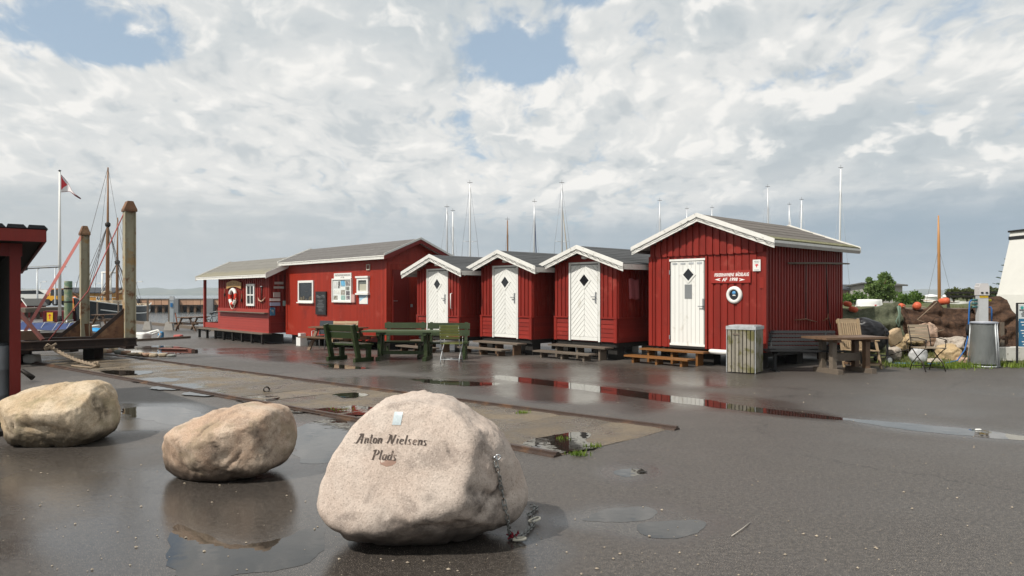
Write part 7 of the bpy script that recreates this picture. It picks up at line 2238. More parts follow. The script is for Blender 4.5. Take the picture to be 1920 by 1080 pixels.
draped('fishing_net', [(1572, 578), (1610, 580), (1640, 576), (1668, 569), (1684, 566), (1691, 572)], [(1572, 662), (1610, 668), (1640, 672), (1662, 668), (1680, 662), (1689, 648)], YN + 0.2, net_green, 'pale green fishing net draped over the rack behind the grill', 0.25, 1)
draped('fishing_net', [(1686, 572), (1698, 579), (1720, 584), (1738, 578), (1756, 563), (1768, 578), (1790, 580), (1828, 579)], [(1686, 660), (1705, 668), (1725, 660), (1745, 652), (1762, 648), (1785, 655), (1805, 664), (1828, 655)], YN + 0.05, net_brown, 'dark brown fishing net hung along the rack behind the metal chair', 0.30, 4)
draped('fishing_net', [(1824, 578), (1840, 566), (1858, 557), (1874, 555), (1888, 562), (1895, 580)], [(1826, 648), (1840, 654), (1858, 668), (1876, 690), (1884, 668), (1893, 622)], YN - 0.15, net_brown, 'rounded brown net heap at the rack end beside the white oven', 0.5, 8, 0.7)
nl = MB(); nl.tube([on_depth(1695, 640, YN - 0.4), on_depth(1770, 618, YN - 0.45), on_depth(1720, 599, YN - 0.4), on_depth(1757, 566, YN - 0.2)][::1], 0.012, 5)
tag(nl.build('net_rope', rope_cord), 'pale rope lying across the dark brown net', 'rope')
hr = MB(); hr.tube([on_depth(1683, 574, YN - 0.3), on_depth(1686, 590, YN - 0.35), on_depth(1680, 602, YN - 0.36), on_depth(1684, 613, YN - 0.37), on_depth(1687, 602, YN - 0.36), on_depth(1688, 575, YN - 0.3)], 0.018, 6)
hr.tube([on_depth(1685, 573, YN - 0.33), on_depth(1686.5, 612, YN - 0.4)], 0.02, 6); tag(hr.build('green_rope', mat('rope_green', (0.14, 0.20, 0.15), 0.8, 0.2, 20)), 'pale green rope coil hanging between the two nets', 'rope')
rk = thing('net_rack', (0, 0, 0), 0, 'timber rack carrying the fishing nets above the stones', 'rack')
for px_ in (1590, 1687, 1758, 1826, 1884):
    g = on_depth(px_, 680, YN + 0.25); m = MB(); m.tube([(g.x, g.y, 0), (g.x, g.y, on_depth(0, 585, YN).z)], 0.06, 8); m.build('post', wood_grey, rk)
m = MB(); m.tube([on_depth(1572, 584, YN + 0.25), on_depth(1690, 580, YN + 0.25), on_depth(1895, 582, YN + 0.25)], 0.05, 8); m.build('bar', wood_grey, rk)
m = MB(); m.bar(on_depth(1878.5, 604, YN - 0.5), on_depth(1878.5, 691, YN - 0.5), 0.09, 0.06); m.build('end_post', wood_grey, rk)
m = MB(); m.bar(on_depth(1888, 672, YN + 0.4), on_depth(1960, 676, YN + 0.4), 0.12, 0.2); m.build('sill_beam', wood_brown, rk)
float_m = mat('float_orange', (0.50, 0.10, 0.045), 0.5, 0.15, 8)
FG = 'orange net floats'
for px_, py_, r_, lab in ((1589, 570, 0.07, 'orange net float close to the hut corner'), (1600, 580, 0.075, 'orange net float on the green net by the hut corner'), (1691, 574, 0.07, 'orange net float at the peak between the nets'),
                          (1719, 574, 0.10, 'fat orange net float on the brown net'), (1770, 565, 0.09, 'orange net float beside the pine mast')):
    p = on_depth(px_, py_, YN + 0.1); f_ = thing('net_float', p, R(px_), lab, 'float', FG)
    m = MB(); m.lathe([(0, -r_ * 1.5), (r_ * 0.7, -r_ * 1.4), (r_, -r_ * 0.9), (r_, r_ * 0.9), (r_ * 0.7, r_ * 1.4), (0, r_ * 1.5)], (0, 0, 0), 14); o = m.build('float_body', float_m, f_); o.rotation_euler = (R(80), 0, R(60))
    m = MB(); m.tube([(-r_ * 2.6, 0, -0.01), (0, 0, 0), (r_ * 2.6, 0.04, -0.02)], 0.012, 5); m.build('line', rope_cord, f_)
# retaining stones
SG = 'field stones edging the grass bank'
stone_mats = [rock_mat('stone_pink', (0.38, 0.25, 0.18), (0.20, 0.13, 0.09), (0.46, 0.34, 0.26), foot_z=0.04), rock_mat('stone_tan', (0.40, 0.29, 0.16), (0.21, 0.15, 0.08), (0.48, 0.37, 0.23), foot_z=0.04), rock_mat('stone_grey', (0.36, 0.31, 0.26), (0.19, 0.16, 0.13), (0.45, 0.40, 0.34), foot_z=0.04)]
STN = [(1580, 676, 26, 18, 18.2, 'stone half hidden between the hut corner and the teak chair'), (1676, 664, 22, 20, 18.0, 'brown stone under the leaning slab by the grill wheel'), (1690, 646, 22, 22, 18.4, 'squarish pink stone below the leaning slab'),
       (1712, 637, 30, 16, 18.3, 'flat tan stone touching the round upright one behind the metal chair'), (1736, 630, 30, 34, 18.4, 'round upright tan stone behind the metal chair back'), (1763, 648, 24, 22, 18.2, 'small stone just behind the metal chair armrest'),
       (1790, 645, 44, 20, 18.3, 'long pale flat stone under the brown net'), (1781, 668, 40, 32, 17.9, 'big pink stone between the metal chair and the blue hose'), (1806, 684, 26, 20, 17.5, 'small pink stone at the asphalt edge under the blue hose'),
       (1824, 664, 28, 32, 18.1, 'tall tan stone just before the grey pillar foot'), (1752, 684, 26, 18, 17.6, 'low pink stone between the metal chair legs'), (1892, 634, 34, 22, 19.3, 'tan stone between the net heap and the information board'),
       (1908, 645, 30, 18, 19.2, 'reddish stone low beside the information board frame'), (1903, 618, 30, 20, 19.7, 'upper stone under the oven beside the information board')]
for i, (px_, py_, w_, h_, Y, lab) in enumerate(STN):
    k = Y / F
    o = rough_stone('field_stone', (w_ * k * 1.2, w_ * k * 1.1, h_ * k * 1.3), stone_mats[(i * 2 + i // 3) % 3], 50 + i, sub=5, e=0.70)
    me = o.data
    for v in me.vertices:
        d = Vector((v.co.x, v.co.y, v.co.z - h_ * k * 0.6))
        v.co += d.normalized() * (0.05 * mnoise.fractal(v.co * 4 + Vector((i, 0, 0)), 0.9, 2.1, 5) * w_ * k)
    at_ = me.attributes.new('pit', 'FLOAT', 'POINT'); at_.data.foreach_set('value', [0.0] * len(me.vertices))
    p = on_depth(px_, py_ + h_ * 0.62, Y); o.location = p; o.rotation_euler = (rg.uniform(-0.15, 0.15), rg.uniform(-0.15, 0.15), rg.uniform(0, 3.1))
    tag(o, lab, 'stone', SG)
dcs = rough_stone('leaning_slab', (0.42, 0.12, 0.40), rock_mat('slab_tan', (0.42, 0.30, 0.18), (0.22, 0.15, 0.09), (0.5, 0.38, 0.25), foot_z=0.03), 90, sub=4, e=0.5)
dcs.data.attributes.new('pit', 'FLOAT', 'POINT'); dcs.location = on_depth(1682, 645, 18.0); dcs.rotation_euler = (0.15, -0.5, 0.2); tag(dcs, 'tan slab of stone leaning below the green rope coil', 'stone')
bg_ = rough_stone('plastic_sack', (0.42, 0.3, 0.40), mat('sack_pale', (0.42, 0.42, 0.42), 0.4, 0.35, 16), 77, sub=4, e=0.9); bg_.location = on_depth(1722, 683, 17.2); tag(bg_, 'crumpled pale plastic sack behind the metal chair', 'sack')
br_ = thing('bent_wire', (0, 0, 0), 0, 'rusty bent wire hoop standing in the grass behind the metal chair', 'wire')
m = MB(); m.tube([on_depth(1662, 668, 17.4), on_depth(1702, 655, 17.4), on_depth(1700, 640, 17.4), on_depth(1712, 628, 17.4)], 0.012, 5); m.build('wire_bend', iron, br_)
m = MB(); m.tube([on_depth(1702, 655, 17.4), on_depth(1710, 672, 17.4), on_depth(1722, 676, 17.4)], 0.012, 5); m.build('wire_bend', iron, br_)

# service pillar with taps and blue hoses
sp_g = ground_at(1841, 688); Yv = 17.2; spx = on_depth(1841, 690, Yv)
pl = thing('service_pillar', (spx.x, Yv, 0), R(-8), 'grey water and power pillar with a yellow plate and blue hoses', 'service post')
zt_ = on_depth(0, 533, Yv).z
m = MB(); m.box((0, 0, zt_ / 2), (0.20, 0.18, zt_)); m.build('column', mat('pillar_grey', (0.44, 0.45, 0.45), 0.5, 0.12, 8), pl)
m = MB(); m.prism([(-0.11, -0.12, zt_ - 0.26), (0.11, -0.12, zt_ - 0.26), (0.11, -0.12, zt_ - 0.06), (0.08, -0.12, zt_ + 0.02), (-0.08, -0.12, zt_ + 0.02), (-0.11, -0.12, zt_ - 0.06)], (0, 0.24, 0)); m.build('head', mat('pillar_head', (0.52, 0.50, 0.49), 0.4, 0.06, 8), pl)
for s_ in (-0.05, 0.05): m = MB(); m.box((s_, -0.125, zt_ - 0.20), (0.05, 0.02, 0.035)); m.build('lamp_slot', black_paint, pl)
m = MB(); m.box((0, -0.095, on_depth(0, 553.5, Yv).z), (0.185, 0.012, 0.115)); m.build('yellow_plate', MATS['yellow'], pl)
blue = mat('hose_blue', (0.02, 0.12, 0.36), 0.45, 0.15, 8); green_v = mat('valve_green', (0.04, 0.12, 0.12), 0.4, 0.2, 8)
for k, py_ in enumerate((562.5, 569, 575.5)):
    z_ = on_depth(0, py_, Yv).z
    m = MB(); m.tube([(-0.10, 0, z_), (-0.22, -0.01, z_)], 0.028, 8); m.build('tap', green_v, pl)
z0_ = on_depth(0, 562, Yv).z
m = MB(); m.tube([(-0.22, 0, z0_), (-0.27, 0, z0_ - 0.05), (-0.29, -0.02, z0_ - 0.25), (-0.31, -0.04, z0_ - 0.6), (-0.34, -0.06, 0.62), (-0.42, -0.10, 0.35), (-0.62, -0.18, 0.10), (-0.95, -0.25, 0.03), (-1.6, -0.25, 0.02), (-2.2, -0.12, 0.02)], 0.016, 7); m.build('hose', blue, pl)
m = MB(); m.tube([(-0.22, 0.02, z0_ - 0.15), (-0.26, 0, z0_ - 0.3), (-0.30, -0.02, z0_ - 0.75), (-0.40, -0.04, 0.5), (-0.36, -0.04, 0.2), (-0.5, -0.1, 0.03), (-0.9, -0.12, 0.02)], 0.013, 7); m.build('hose', iron, pl)
m = MB(); z1_ = on_depth(0, 576, Yv).z; m.tube([(0.10, 0, z1_), (0.2, 0, z1_), (0.215, 0, z1_ - 0.05), (0.215, 0, z1_ - 0.35)], 0.016, 7); m.build('outlet_pipe', blue, pl)
m = MB(); zz_ = on_depth(0, 563, Yv).z; m.tube([(0.1, 0, zz_), (0.2, 0, zz_)], 0.03, 8); m.build('yellow_cap', mat('cap_yellow', (0.6, 0.5, 0.02), 0.4, 0.1, 8), pl)
m = MB(); m.tube([(-0.33, -0.05, 0.95), (-0.34, -0.08, 0.85), (-0.33, -0.06, 0.70)], [0.03, 0.06, 0.04], 8); m.build('hose_gun', black_rubber, pl)
# sack stand
sg_ = ground_at(1845, 688)
sk = thing('sack_stand', (sg_.x, sg_.y, 0), R(5), 'litter sack stand with a clear grey plastic sack', 'litter bin')
h_ = on_depth(0, 604, sg_.y).z; rr2 = 0.27
m = MB(); m.lathe([(rr2 - 0.02, h_ - 0.03), (rr2 + 0.015, h_ - 0.03), (rr2 + 0.015, h_), (rr2 - 0.02, h_)], (0, 0, 0), 28); m.build('hoop', mat('hoop_grey', (0.24, 0.26, 0.30), 0.4, 0.1, 8), sk)
m = MB(); m.lathe([(0, h_ - 0.005), (rr2 - 0.01, h_ - 0.012), (rr2 + 0.0, h_ + 0.012), (0, h_ + 0.03)], (0, 0, 0), 28); m.build('lid', mat('lid_grey', (0.33, 0.34, 0.37), 0.4, 0.1, 8), sk)
m = MB(); m.lathe([(0, 0.01), (0.31, 0.01), (0.32, 0.035), (0.28, 0.045)], (0, 0, 0), 28); m.build('base_ring', galvanised, sk)
for a in (-1.35, -1.12, 0.6, 2.2):
    m = MB(); m.tube([(rr2 * math.cos(a), rr2 * math.sin(a), h_ - 0.02), (0.32 * math.cos(a + 0.05), 0.32 * math.sin(a + 0.05), 0.03)], 0.018, 6); m.build('leg', galvanised, sk)
sack = bpy.data.materials.new('sack_film'); sack.use_nodes = True
T = NT(sack.node_tree); b = T.n['Principled BSDF']; co = T.new('ShaderNodeNewGeometry').outputs['Position']
b.inputs['Base Color'].default_value = (0.15, 0.16, 0.155, 1); b.inputs['Roughness'].default_value = 0.3; b.inputs['Alpha'].default_value = 0.80
bp = T.new('ShaderNodeBump'); bp.inputs['Strength'].default_value = 0.6; bp.inputs['Distance'].default_value = 0.05; T.put(bp.inputs['Height'], T.noise(T.vmath('MULTIPLY', co, (2, 2, 0.5)), 6, 4, 0.6)); T.put(b.inputs['Normal'], bp.outputs[0])
m = MB(); n = 40


def sackpt(a, c):
    an = 2 * math.pi * a; z = (h_ - 0.02) * (1 - c) + 0.08 * c
    r_ = (rr2 - 0.005) + 0.02 * c + 0.02 * math.sin(an * 3 + c * 4) * c + 0.012 * mnoise.noise(Vector((math.cos(an) * 4, math.sin(an) * 4, z * 3)))
    return (r_ * math.cos(an), r_ * math.sin(an), z)


m.grid(sackpt, 48, 18); m.build('plastic_sack', sack, sk)
rub = rough_stone('crumpled_paper', (0.40, 0.40, 0.22), mat('rubbish', (0.40, 0.39, 0.36), 0.6, 0.6, 16), 93, parent=sk, sub=4, e=0.9); rub.location = (0.02, 0, 0.06)
# information board at the frame edge
Yi = 16.9; ib0 = on_depth(1907, 685, Yi)
ib = thing('information_board', (ib0.x, Yi, 0), R(-4), 'white and blue information board in a thin black frame', 'sign')
wI = 0.62; zt_, zb_ = on_depth(0, 568, Yi).z, on_depth(0, 650, Yi).z
for xx in (0.0, wI): plank(ib, (xx, 0, zt_ / 2), (0.035, 0.035, zt_), black_paint, 'frame_post')
plank(ib, (wI / 2, 0, zt_ - 0.01), (wI, 0.035, 0.03), black_paint, 'frame_rail')
zm_ = on_depth(0, 597.5, Yi).z
panel(ib, 'white_panel', 0.03, wI - 0.03, zm_, zt_ - 0.04, -0.005, mat('sign_white', (0.52, 0.56, 0.56), 0.4, 0.03, 5), 0.012)
bp_ = panel(ib, 'blue_panel', 0.03, wI - 0.03, zb_, zm_, -0.005, mat('sign_deep_blue', (0.035, 0.135, 0.24), 0.4, 0.05, 5), 0.012)
m = MB(); m.lathe([(0, 0), (0.035, 0), (0.035, 0.004), (0, 0.004)], (0, 0, 0), 14, False); o = m.build('round_emblem', mat('emblem_teal', (0.04, 0.30, 0.28), 0.5, 0.05, 5), ib); o.location = (0.10, -0.018, zt_ - 0.11); o.rotation_euler = (R(90), 0, 0)
m = MB()
for k in range(4): m.box((0.17 + (0.05 if k % 2 else 0), -0.019, zm_ + 0.20 - 0.045 * k), (0.26 - 0.04 * (k % 3), 0.002, 0.026))
o = m.build('print_lines', dk, ib); o['kind'] = 'stuff'
m = MB()
for k in range(9): m.box((0.20, -0.019, zm_ - 0.08 - 0.065 * k), (0.26 - 0.05 * (k % 3), 0.002, 0.02 if k not in (2, 6) else 0.001))
o = m.build('print_lines', MATS['letter_white'], ib); o['kind'] = 'stuff'
# the white smoke oven with its tapered chimney
Yo = 24.0
ov_ = thing('smoke_oven', (on_depth(1944, 585, Yo).x, Yo, 0), R(6), 'white rendered oven with a tall tapered chimney and black capping', 'oven')
lime = mat('limewash', (0.66, 0.65, 0.61), 0.8, 0.06, 3, bump=0.25, bscale=8, stain=(0.62, 0.60, 0.55), stain_at=(0.58, 0.72), stain_scale=2)


def frustum(a, b_, d0, d1, z0, z1):
    m = MB()
    p0 = [(-a, -d0, z0), (a, -d0, z0), (a, d0, z0), (-a, d0, z0)]; p1 = [(-b_, -d1, z1), (b_, -d1, z1), (b_, d1, z1), (-b_, d1, z1)]
    m.add(p0 + p1, [(3, 2, 1, 0), (4, 5, 6, 7)] + [(i, (i + 1) % 4, 4 + (i + 1) % 4, 4 + i) for i in range(4)]); return m


k_ = Yo / F; zt_ = on_depth(0, 432, Yo).z; z1 = on_depth(0, 552, Yo).z
frustum(47 * k_, 31 * k_, 0.7, 0.5, z1, zt_ - 0.28).build('chimney', lime, ov_)
frustum(49 * k_, 47.5 * k_, 0.74, 0.72, -0.2, z1).build('hearth', lime, ov_)
frustum(32 * k_, 32 * k_, 0.53, 0.53, zt_ - 0.28, zt_ - 0.17).build('black_band', black_paint, ov_)
frustum(31 * k_, 30.5 * k_, 0.51, 0.5, zt_ - 0.17, zt_ - 0.03).build('chimney_neck', lime, ov_)
frustum(33 * k_, 33 * k_, 0.54, 0.54, zt_ - 0.03, zt_ + 0.03).build('cap_slab', black_and_shade, ov_)
lw = thing('low_white_wall', (0, 0, 0), 0, 'low white plinth scribbled with dark marks behind the sack stand', 'plinth')
a = on_depth(1864, 681, 17.6); b_ = on_depth(2000, 681, 17.9)
m = MB(); m.prism([(a.x, a.y, 0), (b_.x, b_.y, 0), (b_.x, b_.y, 0.40), (a.x, a.y, 0.36)], (0, 0.25, 0)); m.build('plinth_block', mat('plinth_white', (0.62, 0.60, 0.55), 0.7, 0.15, 8, stain=(0.30, 0.28, 0.24), stain_at=(0.60, 0.66), stain_scale=12), lw)
db = rough_stone('black_debris', (0.16, 0.12, 0.10), black_rubber, 95); db.location = ground_at(1893, 684); tag(db, 'small black scrap lying beside the sack stand', 'debris')


# ---- foliage
def leaf_mass(name, blobs, n, size, m, parent=None, seed=1, kind=None, flat=0.0):
    rg_ = random.Random(seed); mb = MB()
    tot = sum(b_[1] * b_[2] * b_[3] for b_ in blobs)
    for c, rx, ry, rz_ in blobs:
        c = Vector(c)
        for _ in range(int(n * rx * ry * rz_ / tot)):
            d = Vector((rg_.gauss(0, 1), rg_.gauss(0, 1), rg_.gauss(0, 1))).normalized(); r_ = rg_.random() ** 0.42
            lump = 0.78 + 0.42 * mnoise.noise(d * 2.6 + c * 3)
            p = c + Vector((d.x * rx, d.y * ry, d.z * rz_)) * r_ * lump
            s_ = size * rg_.uniform(0.6, 1.3)
            q_ = Quaternion((rg_.gauss(0, 1), rg_.gauss(0, 1), rg_.gauss(0, 1), rg_.gauss(0, 1))).normalized()
            a, b2 = q_ @ Vector((s_, 0, 0)), q_ @ Vector((0, s_ * 0.55, 0)); up = q_ @ Vector((0, 0, s_ * 0.18))
            o = len(mb.v); mb.v += [tuple(p - a), tuple(p + b2 + up), tuple(p + a), tuple(p - b2 + up)]; mb.f.append((o, o + 1, o + 2, o + 3)); mb.sm.append(False)
    o = bpy.data.meshes.new(name); o.from_pydata(mb.v, [], mb.f); o.materials.append(m)
    ob = bpy.data.objects.new(name, o); COL.objects.link(ob)
    if parent: ob.parent = parent
    if kind: ob['kind'] = kind
    return ob


def leaf_mat(name, c1, c2):
    m = bpy.data.materials.new(name); m.use_nodes = True
    T = NT(m.node_tree); b = T.n['Principled BSDF']
    g = T.new('ShaderNodeNewGeometry'); co = g.outputs['Position']
    cb = T.mix(T.range(T.noise(co, 2.2, 3, 0.6), 0.35, 0.65), c1, c2)
    cb = T.vmath('SCALE', cb, scale=T.range(g.outputs['Random Per Island'], 0, 1, 0.65, 1.35, smooth=False))
    T.put(b.inputs['Base Color'], cb); b.inputs['Roughness'].default_value = 0.55; b.inputs['Specular IOR Level'].default_value = 0.3
    tr = T.new('ShaderNodeBsdfTranslucent'); T.put(tr.inputs[0], T.vmath('MULTIPLY', cb, (1.3, 1.5, 0.6)))
    ms = T.new('ShaderNodeMixShader'); ms.inputs[0].default_value = 0.38
    T.l.new(b.outputs[0], ms.inputs[1]); T.l.new(tr.outputs[0], ms.inputs[2])
    T.l.new(ms.outputs[0], T.n['Material Output'].inputs[0])
    return m


leaf_tree = leaf_mat('leaf_tree', (0.095, 0.155, 0.042), (0.15, 0.21, 0.07))
leaf_hedge = leaf_mat('leaf_hedge', (0.060, 0.115, 0.020), (0.10, 0.16, 0.030))
leaf_olive = leaf_mat('leaf_olive', (0.060, 0.075, 0.028), (0.11, 0.12, 0.045))
Yt = 46.0; kt_ = Yt / F
tg = on_depth(1651, 585, Yt)
tr_ = thing('bushy_tree', (tg.x, Yt, 0.70), 0, 'bushy green tree standing behind the upturned white dinghy', 'tree')
m = MB(); m.tube([(0, 0, 0), (0.05, 0, 0.5), (0.0, 0, 1.1), (0.02, 0, 1.9)], [0.13, 0.10, 0.07, 0.02], 8)
for a in range(7): m.tube([(0, 0, 0.35 + 0.12 * a), (0.35 * math.cos(a * 2.2), 0.35 * math.sin(a * 2.2), 0.8 + 0.14 * a), (0.75 * math.cos(a * 2.2), 0.7 * math.sin(a * 2.2), 1.1 + 0.16 * a)], [0.05, 0.03, 0.01], 6)
m.build('trunk', wood_brown, tr_)
leaf_mass('crown', [((0, 0, 1.35), 0.95, 0.8, 0.75), ((-0.55, 0, 1.35), 0.55, 0.5, 0.5), ((0.45, -0.1, 1.0), 0.62, 0.55, 0.55), ((0.25, 0, 2.0), 0.5, 0.45, 0.5), ((-0.35, -0.1, 0.7), 0.6, 0.5, 0.5), ((0.62, 0, 1.75), 0.35, 0.35, 0.35), ((-0.75, 0, 1.9), 0.28, 0.28, 0.26)], 9000, 0.085, leaf_tree, tr_, 3)


def bush(px0, px1, pyt, pyb, Y, m, label, n, seed, name='bush', cat='bush', sz=0.10):
    a, b_ = on_depth(px0, pyb, Y), on_depth(px1, pyb, Y); zt_ = on_depth(0, pyt, Y).z
    h_ = zt_ - a.z; L_ = b_.x - a.x
    t = thing(name, ((a.x + b_.x) / 2, Y, a.z), 0, label, cat)
    k_ = max(2, int(L_ / (h_ * 0.8)))
    blobs = [((-L_ / 2 + L_ * (i + 0.5) / k_, 0, h_ * (0.48 + 0.06 * math.sin(i * 2.7 + seed))), L_ / k_ * 0.75, h_ * 0.6, h_ * 0.52) for i in range(k_)]
    leaf_mass('foliage', blobs, n, sz, m, t, seed)
    st_ = MB()
    for i in range(k_): st_.tube([(-L_ / 2 + L_ * (i + 0.5) / k_, 0, -0.1), (-L_ / 2 + L_ * (i + 0.45) / k_, 0, h_ * 0.6)], 0.05, 5)
    st_.build('stem', wood_brown, t)
    return t


bush(1573, 1622, 544, 578, 50, leaf_hedge, 'bright green bush beside the largest hut corner, before the far roofs', 1500, 11)
bush(1680, 1728, 543, 582, 50, leaf_hedge, 'green bush between the bushy tree and the far white boats', 1600, 12)
bush(1776, 1826, 538, 562, 40, leaf_olive, 'dark hedge strip to the pillar, under the sky beyond the nets', 1500, 13, 'hedge', 'hedge')
bush(1838, 1890, 536, 564, 40, leaf_olive, 'dark hedge strip between the pillar and the white oven', 1600, 14, 'hedge', 'hedge')
hp = thing('pergola_rail', (0, 0, 0), 0, 'dark level timber rails below the hedge beyond the nets', 'rail')
for py_ in (549, 556):
    m = MB(); m.bar(on_depth(1775, py_, 36), on_depth(1895, py_ - 1, 36), 0.08, 0.10); m.build('rail', black_and_shade, hp)
for px_ in (1778, 1830, 1878):
    m = MB(); m.bar(on_depth(px_, 548, 36), on_depth(px_, 585, 36), 0.1, 0.1); m.build('post', black_and_shade, hp)
# fir branch beside the chimney
fb_ = thing('fir_tree', (on_depth(1900, 560, 30).x, 30, 0.6), 0, 'young fir tree half hidden behind the oven chimney', 'tree')
m = MB(); m.tube([(0, 0, 0), (0, 0, 2.6)], [0.08, 0.02], 6); m.build('trunk', wood_brown, fb_)
rg_ = random.Random(4); mb = MB()
for lev in range(8):
    z = 0.5 + lev * 0.28; r_ = 0.95 * (1 - lev / 9.5)
    for a in range(9):
        an = a * 0.698 + lev * 0.4; d = Vector((math.cos(an), math.sin(an), 0.28)); b_ = Vector((0, 0, z))
        for k in range(9):
            p = b_ + d * r_ * (0.25 + 0.75 * k / 8)
            for s_ in (-1, 1):
                q_ = Vector((-d.y, d.x, 0)) * s_ * 0.10 * (1.2 - k / 9) + d * 0.05
                o = len(mb.v); mb.v += [tuple(p), tuple(p + q_ + Vector((0, 0, 0.02))), tuple(p + q_ * 0.9 + d * 0.03 - Vector((0, 0, 0.015)))]; mb.f.append((o, o + 1, o + 2)); mb.sm.append(False)
me = bpy.data.meshes.new('needles'); me.from_pydata(mb.v, [], mb.f); me.materials.append(leaf_mat('leaf_fir', (0.035, 0.065, 0.04), (0.06, 0.10, 0.06))); o = bpy.data.objects.new('needles', me); COL.objects.link(o); o.parent = fb_
# grass on the bank
gm_ = leaf_mat('grass_blade', (0.075, 0.105, 0.022), (0.14, 0.145, 0.045))
mb = MB(); rg_ = random.Random(6)
for _ in range(26000):
    u = rg_.random(); y = 16.82 + (u ** 1.8) * 9.5; x = bank_left(y) + rg_.random() ** 0.9 * 9.5
    dens = mnoise.noise(Vector((x * 0.8, y * 0.8, 4)))
    if dens < (0.12 if y < 17.6 else -0.05) and rg_.random() < 0.93: continue
    z = bank_z(x, y) - 0.01; h_ = rg_.uniform(0.03, 0.10) * (1.0 + 0.9 * max(0, dens)) * (1 + 0.8 * smooth01(18, 22, y)); an = rg_.random() * 6.28; w_ = 0.010
    dx_, dy_ = math.cos(an), math.sin(an); ln = rg_.uniform(-0.6, 0.6) * h_
    o = len(mb.v); mb.v += [(x - dx_ * w_, y - dy_ * w_, z), (x + dx_ * w_, y + dy_ * w_, z), (x + ln * dy_, y - ln * dx_, z + h_)]; mb.f.append((o, o + 1, o + 2)); mb.sm.append(False)
me = bpy.data.meshes.new('grass'); me.from_pydata(mb.v, [], mb.f); me.materials.append(gm_); o = bpy.data.objects.new('grass', me); COL.objects.link(o); o['kind'] = 'stuff'
# weeds in the slip and reeds along the bank top
mb = MB()
for (px_, py_, n_, s_) in ((981, 777, 90, 0.045), (1083, 855, 110, 0.05), (1112, 840, 60, 0.05), (1055, 826, 40, 0.05), (640, 770, 30, 0.09), (1792, 688, 500, 0.35), (1700, 688, 300, 0.3), (1898, 689, 160, 0.2), (1770, 690, 160, 0.2)):
    c = ground_at(px_, py_)
    for _ in range(n_):
        x = c.x + rg_.gauss(0, s_); y = c.y + rg_.gauss(0, s_ * 0.8); h_ = rg_.uniform(0.015, 0.06) if py_ > 700 else rg_.uniform(0.03, 0.16); an = rg_.random() * 6.28; w_ = 0.007 if py_ > 700 else 0.011
        dx_, dy_ = math.cos(an), math.sin(an); ln = rg_.uniform(-1, 1) * h_
        o = len(mb.v); mb.v += [(x - dx_ * w_, y - dy_ * w_, 0.012), (x + dx_ * w_, y + dy_ * w_, 0.012), (x + ln * dy_, y - ln * dx_, 0.012 + h_)]; mb.f.append((o, o + 1, o + 2)); mb.sm.append(False)
me = bpy.data.meshes.new('weeds'); me.from_pydata(mb.v, [], mb.f); me.materials.append(leaf_mat('weed_leaf', (0.10, 0.16, 0.02), (0.17, 0.22, 0.035))); o = bpy.data.objects.new('weeds', me); COL.objects.link(o); o['kind'] = 'stuff'
mb = MB()
for _ in range(6000):
    y = rg_.uniform(26, 34); px_ = rg_.uniform(1575, 1900); x = (px_ - 960) / F * y
    dens = mnoise.noise(Vector((x * 0.6, y * 0.3, 9)))
    if dens < 0.0: continue
    z = bank_z(x, y) - 0.02; h_ = rg_.uniform(0.15, 0.5) * (0.5 + dens); ln = rg_.uniform(-0.3, 0.3) * h_; w_ = 0.016
    o = len(mb.v); mb.v += [(x - w_, y, z), (x + w_, y, z), (x + ln, y, z + h_)]; mb.f.append((o, o + 1, o + 2)); mb.sm.append(False)
me = bpy.data.meshes.new('tall_grass'); me.from_pydata(mb.v, [], mb.f); me.materials.append(leaf_mat('reed_leaf', (0.13, 0.12, 0.045), (0.22, 0.19, 0.09))); o = bpy.data.objects.new('tall_grass', me); COL.objects.link(o); o['kind'] = 'stuff'
# upturned dinghy, white boats, far roofs
ud = thing('upturned_dinghy', (on_depth(1631, 575, 38).x, 38, on_depth(0, 574.5, 38).z), R(5), 'white dinghy lying upturned before the bushy tree', 'boat')
h__ = hull(ud, 1.25 * 38 / 38 * 1.05, 0.62, 0.34, white_hull, draft=0.02, sheer=0.05, rake=0.06)
for ch in ud.children: ch.rotation_euler = (R(180), 0, 0); ch.location.z = 0.36
m = MB(); m.box((0.12, -0.33, 0.07), (0.1, 0.03, 0.05)); m.build('red_fender', red_flag, ud)
for i, (px0, px1, pyt, pyb, Y, lab) in enumerate(((1731, 1762, 552, 563, 75, 'white motor boat ashore left of the pine mast foot'), (1764, 1790, 551, 563, 78, 'white covered boat ashore beside the pine mast'))):
    lab = ('white motor boat ashore between the bush and the pine mast', 'white covered boat ashore between the pine mast and the hedge')[i]
    a = on_depth(px0, pyb, Y); L_ = (px1 - px0) * Y / F
    wbt = thing('white_boat', (a.x + L_ / 2, Y, a.z), R(4), lab, 'boat', 'white boats laid up ashore')
    hull(wbt, L_, L_ * 0.32, 0.35, white_hull, draft=0.25, sheer=0.2, rake=0.2)
    m = MB(); m.grid(lambda u, c: (-L_ * 0.42 + L_ * 0.8 * u, -L_ * 0.13 + L_ * 0.26 * c, 0.33 + 0.30 * math.sin(math.pi * c) * (0.6 + 0.4 * math.sin(math.pi * u))), 12, 6); m.build('cover', mat('cover_white', (0.66, 0.67, 0.68), 0.6, 0.06, 5) if 'cover_white' not in MATS else MATS['cover_white'], wbt)
far_house('low_clubhouse', 1580, 1624, 560, 541, 535, 66, 6, mat('wall_pinkish', (0.30, 0.22, 0.18), 0.8, 0.12, 3), roof_dark, 'low dark roofed clubhouse behind the bush at the hut corner')
far_house('pale_gable_house', 1655, 1692, 580, 533, 531, 60, 6, mat('wall_grey', (0.34, 0.33, 0.31), 0.8, 0.1, 3), roof_far, 'grey flat roofed building behind the bushy tree')
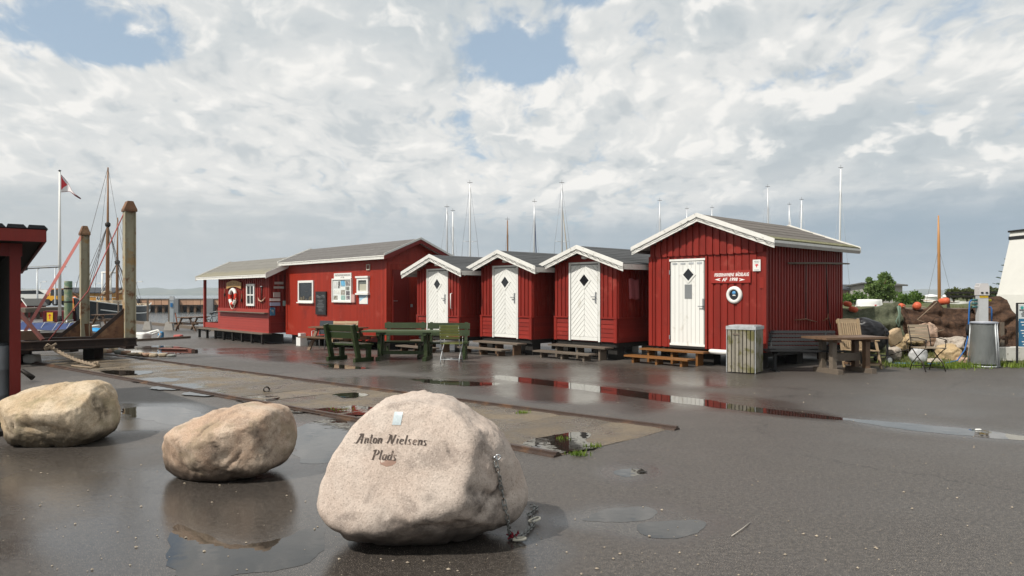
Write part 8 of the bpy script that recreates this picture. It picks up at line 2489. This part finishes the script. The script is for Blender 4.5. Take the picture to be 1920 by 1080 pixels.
for (px_, pyb, pyt, Y, lab) in ((1880, 540, 500, 34, 'thin bare twig pole by the oven'),):
    pass
# pebbles scattered on the asphalt
mb = MB(); rg_ = random.Random(15)
for _ in range(420):
    px_ = rg_.uniform(-20, 1940); py_ = 690 + 400 * rg_.random() ** 0.8
    g = ground_at(px_, py_); s_ = rg_.choice((0.004, 0.005, 0.006, 0.008, 0.012)) * (1 if py_ > 800 else 1.3)
    o = len(mb.v)
    for k in range(6):
        d = ((1, 0, 0), (-1, 0, 0), (0, 1, 0), (0, -1, 0), (0, 0, 1), (0, 0, -0.3))[k]
        mb.v.append((g.x + d[0] * s_ * rg_.uniform(0.7, 1.3), g.y + d[1] * s_ * rg_.uniform(0.7, 1.3), g.z + 0.002 + (d[2] + 0.3) * s_ * 0.7))
    for f in ((0, 2, 4), (2, 1, 4), (1, 3, 4), (3, 0, 4), (2, 0, 5), (1, 2, 5), (3, 1, 5), (0, 3, 5)): mb.f.append(tuple(o + i for i in f)); mb.sm.append(False)
me = bpy.data.meshes.new('pebbles'); me.from_pydata(mb.v, [], mb.f); me.materials.append(mat('pebble', (0.30, 0.25, 0.19), 0.7, 0.6, 30)); o = bpy.data.objects.new('pebbles', me); COL.objects.link(o); o['kind'] = 'stuff'
# a stray twig and a damp leaf
tw = MB(); a = ground_at(1372, 1007); b_ = ground_at(1406, 982); tw.tube([a + Vector((0, 0, .008)), a.lerp(b_, .5) + Vector((0.01, 0, .012)), b_ + Vector((0, 0, .008))], 0.0035, 5); tag(tw.build('pale_twig', mat('twig_pale', (0.42, 0.38, 0.33), 0.7, 0.1, 20)), 'pale thin twig lying on the open wet asphalt', 'twig')
lf = MB(); g = ground_at(1204, 886); lf.prism([g + Vector((-.05, 0, .004)), g + Vector((0, -.035, .006)), g + Vector((.05, 0, .005)), g + Vector((.01, .03, .008))], (0, 0, .004)); tag(lf.build('dead_leaf', black_and_shade), 'dark wet leaf at the edge of the small puddle', 'leaf')
scrap = rough_stone('white_scrap', (0.07, 0.035, 0.02), white_paint, 61); scrap.location = ground_at(1834, 807); tag(scrap, 'small white scrap lying in the long thin puddle', 'litter')


# ------------------------------------------------------------------ sea haze over the whole scene
hz = MB(); hz.box((0, 2250, 24.0), (9400, 4800, 56))
haze_m = bpy.data.materials.new('haze_air'); haze_m.use_nodes = True
T = NT(haze_m.node_tree); T.n.clear()
pv = T.new('ShaderNodeVolumePrincipled'); pv.inputs['Color'].default_value = (0.80, 0.88, 0.96, 1); pv.inputs['Density'].default_value = 0.00020; pv.inputs['Anisotropy'].default_value = 0.0
om = T.new('ShaderNodeOutputMaterial'); T.l.new(pv.outputs[0], om.inputs['Volume'])
haze = tag(hz.build('haze', haze_m), kind='stuff')
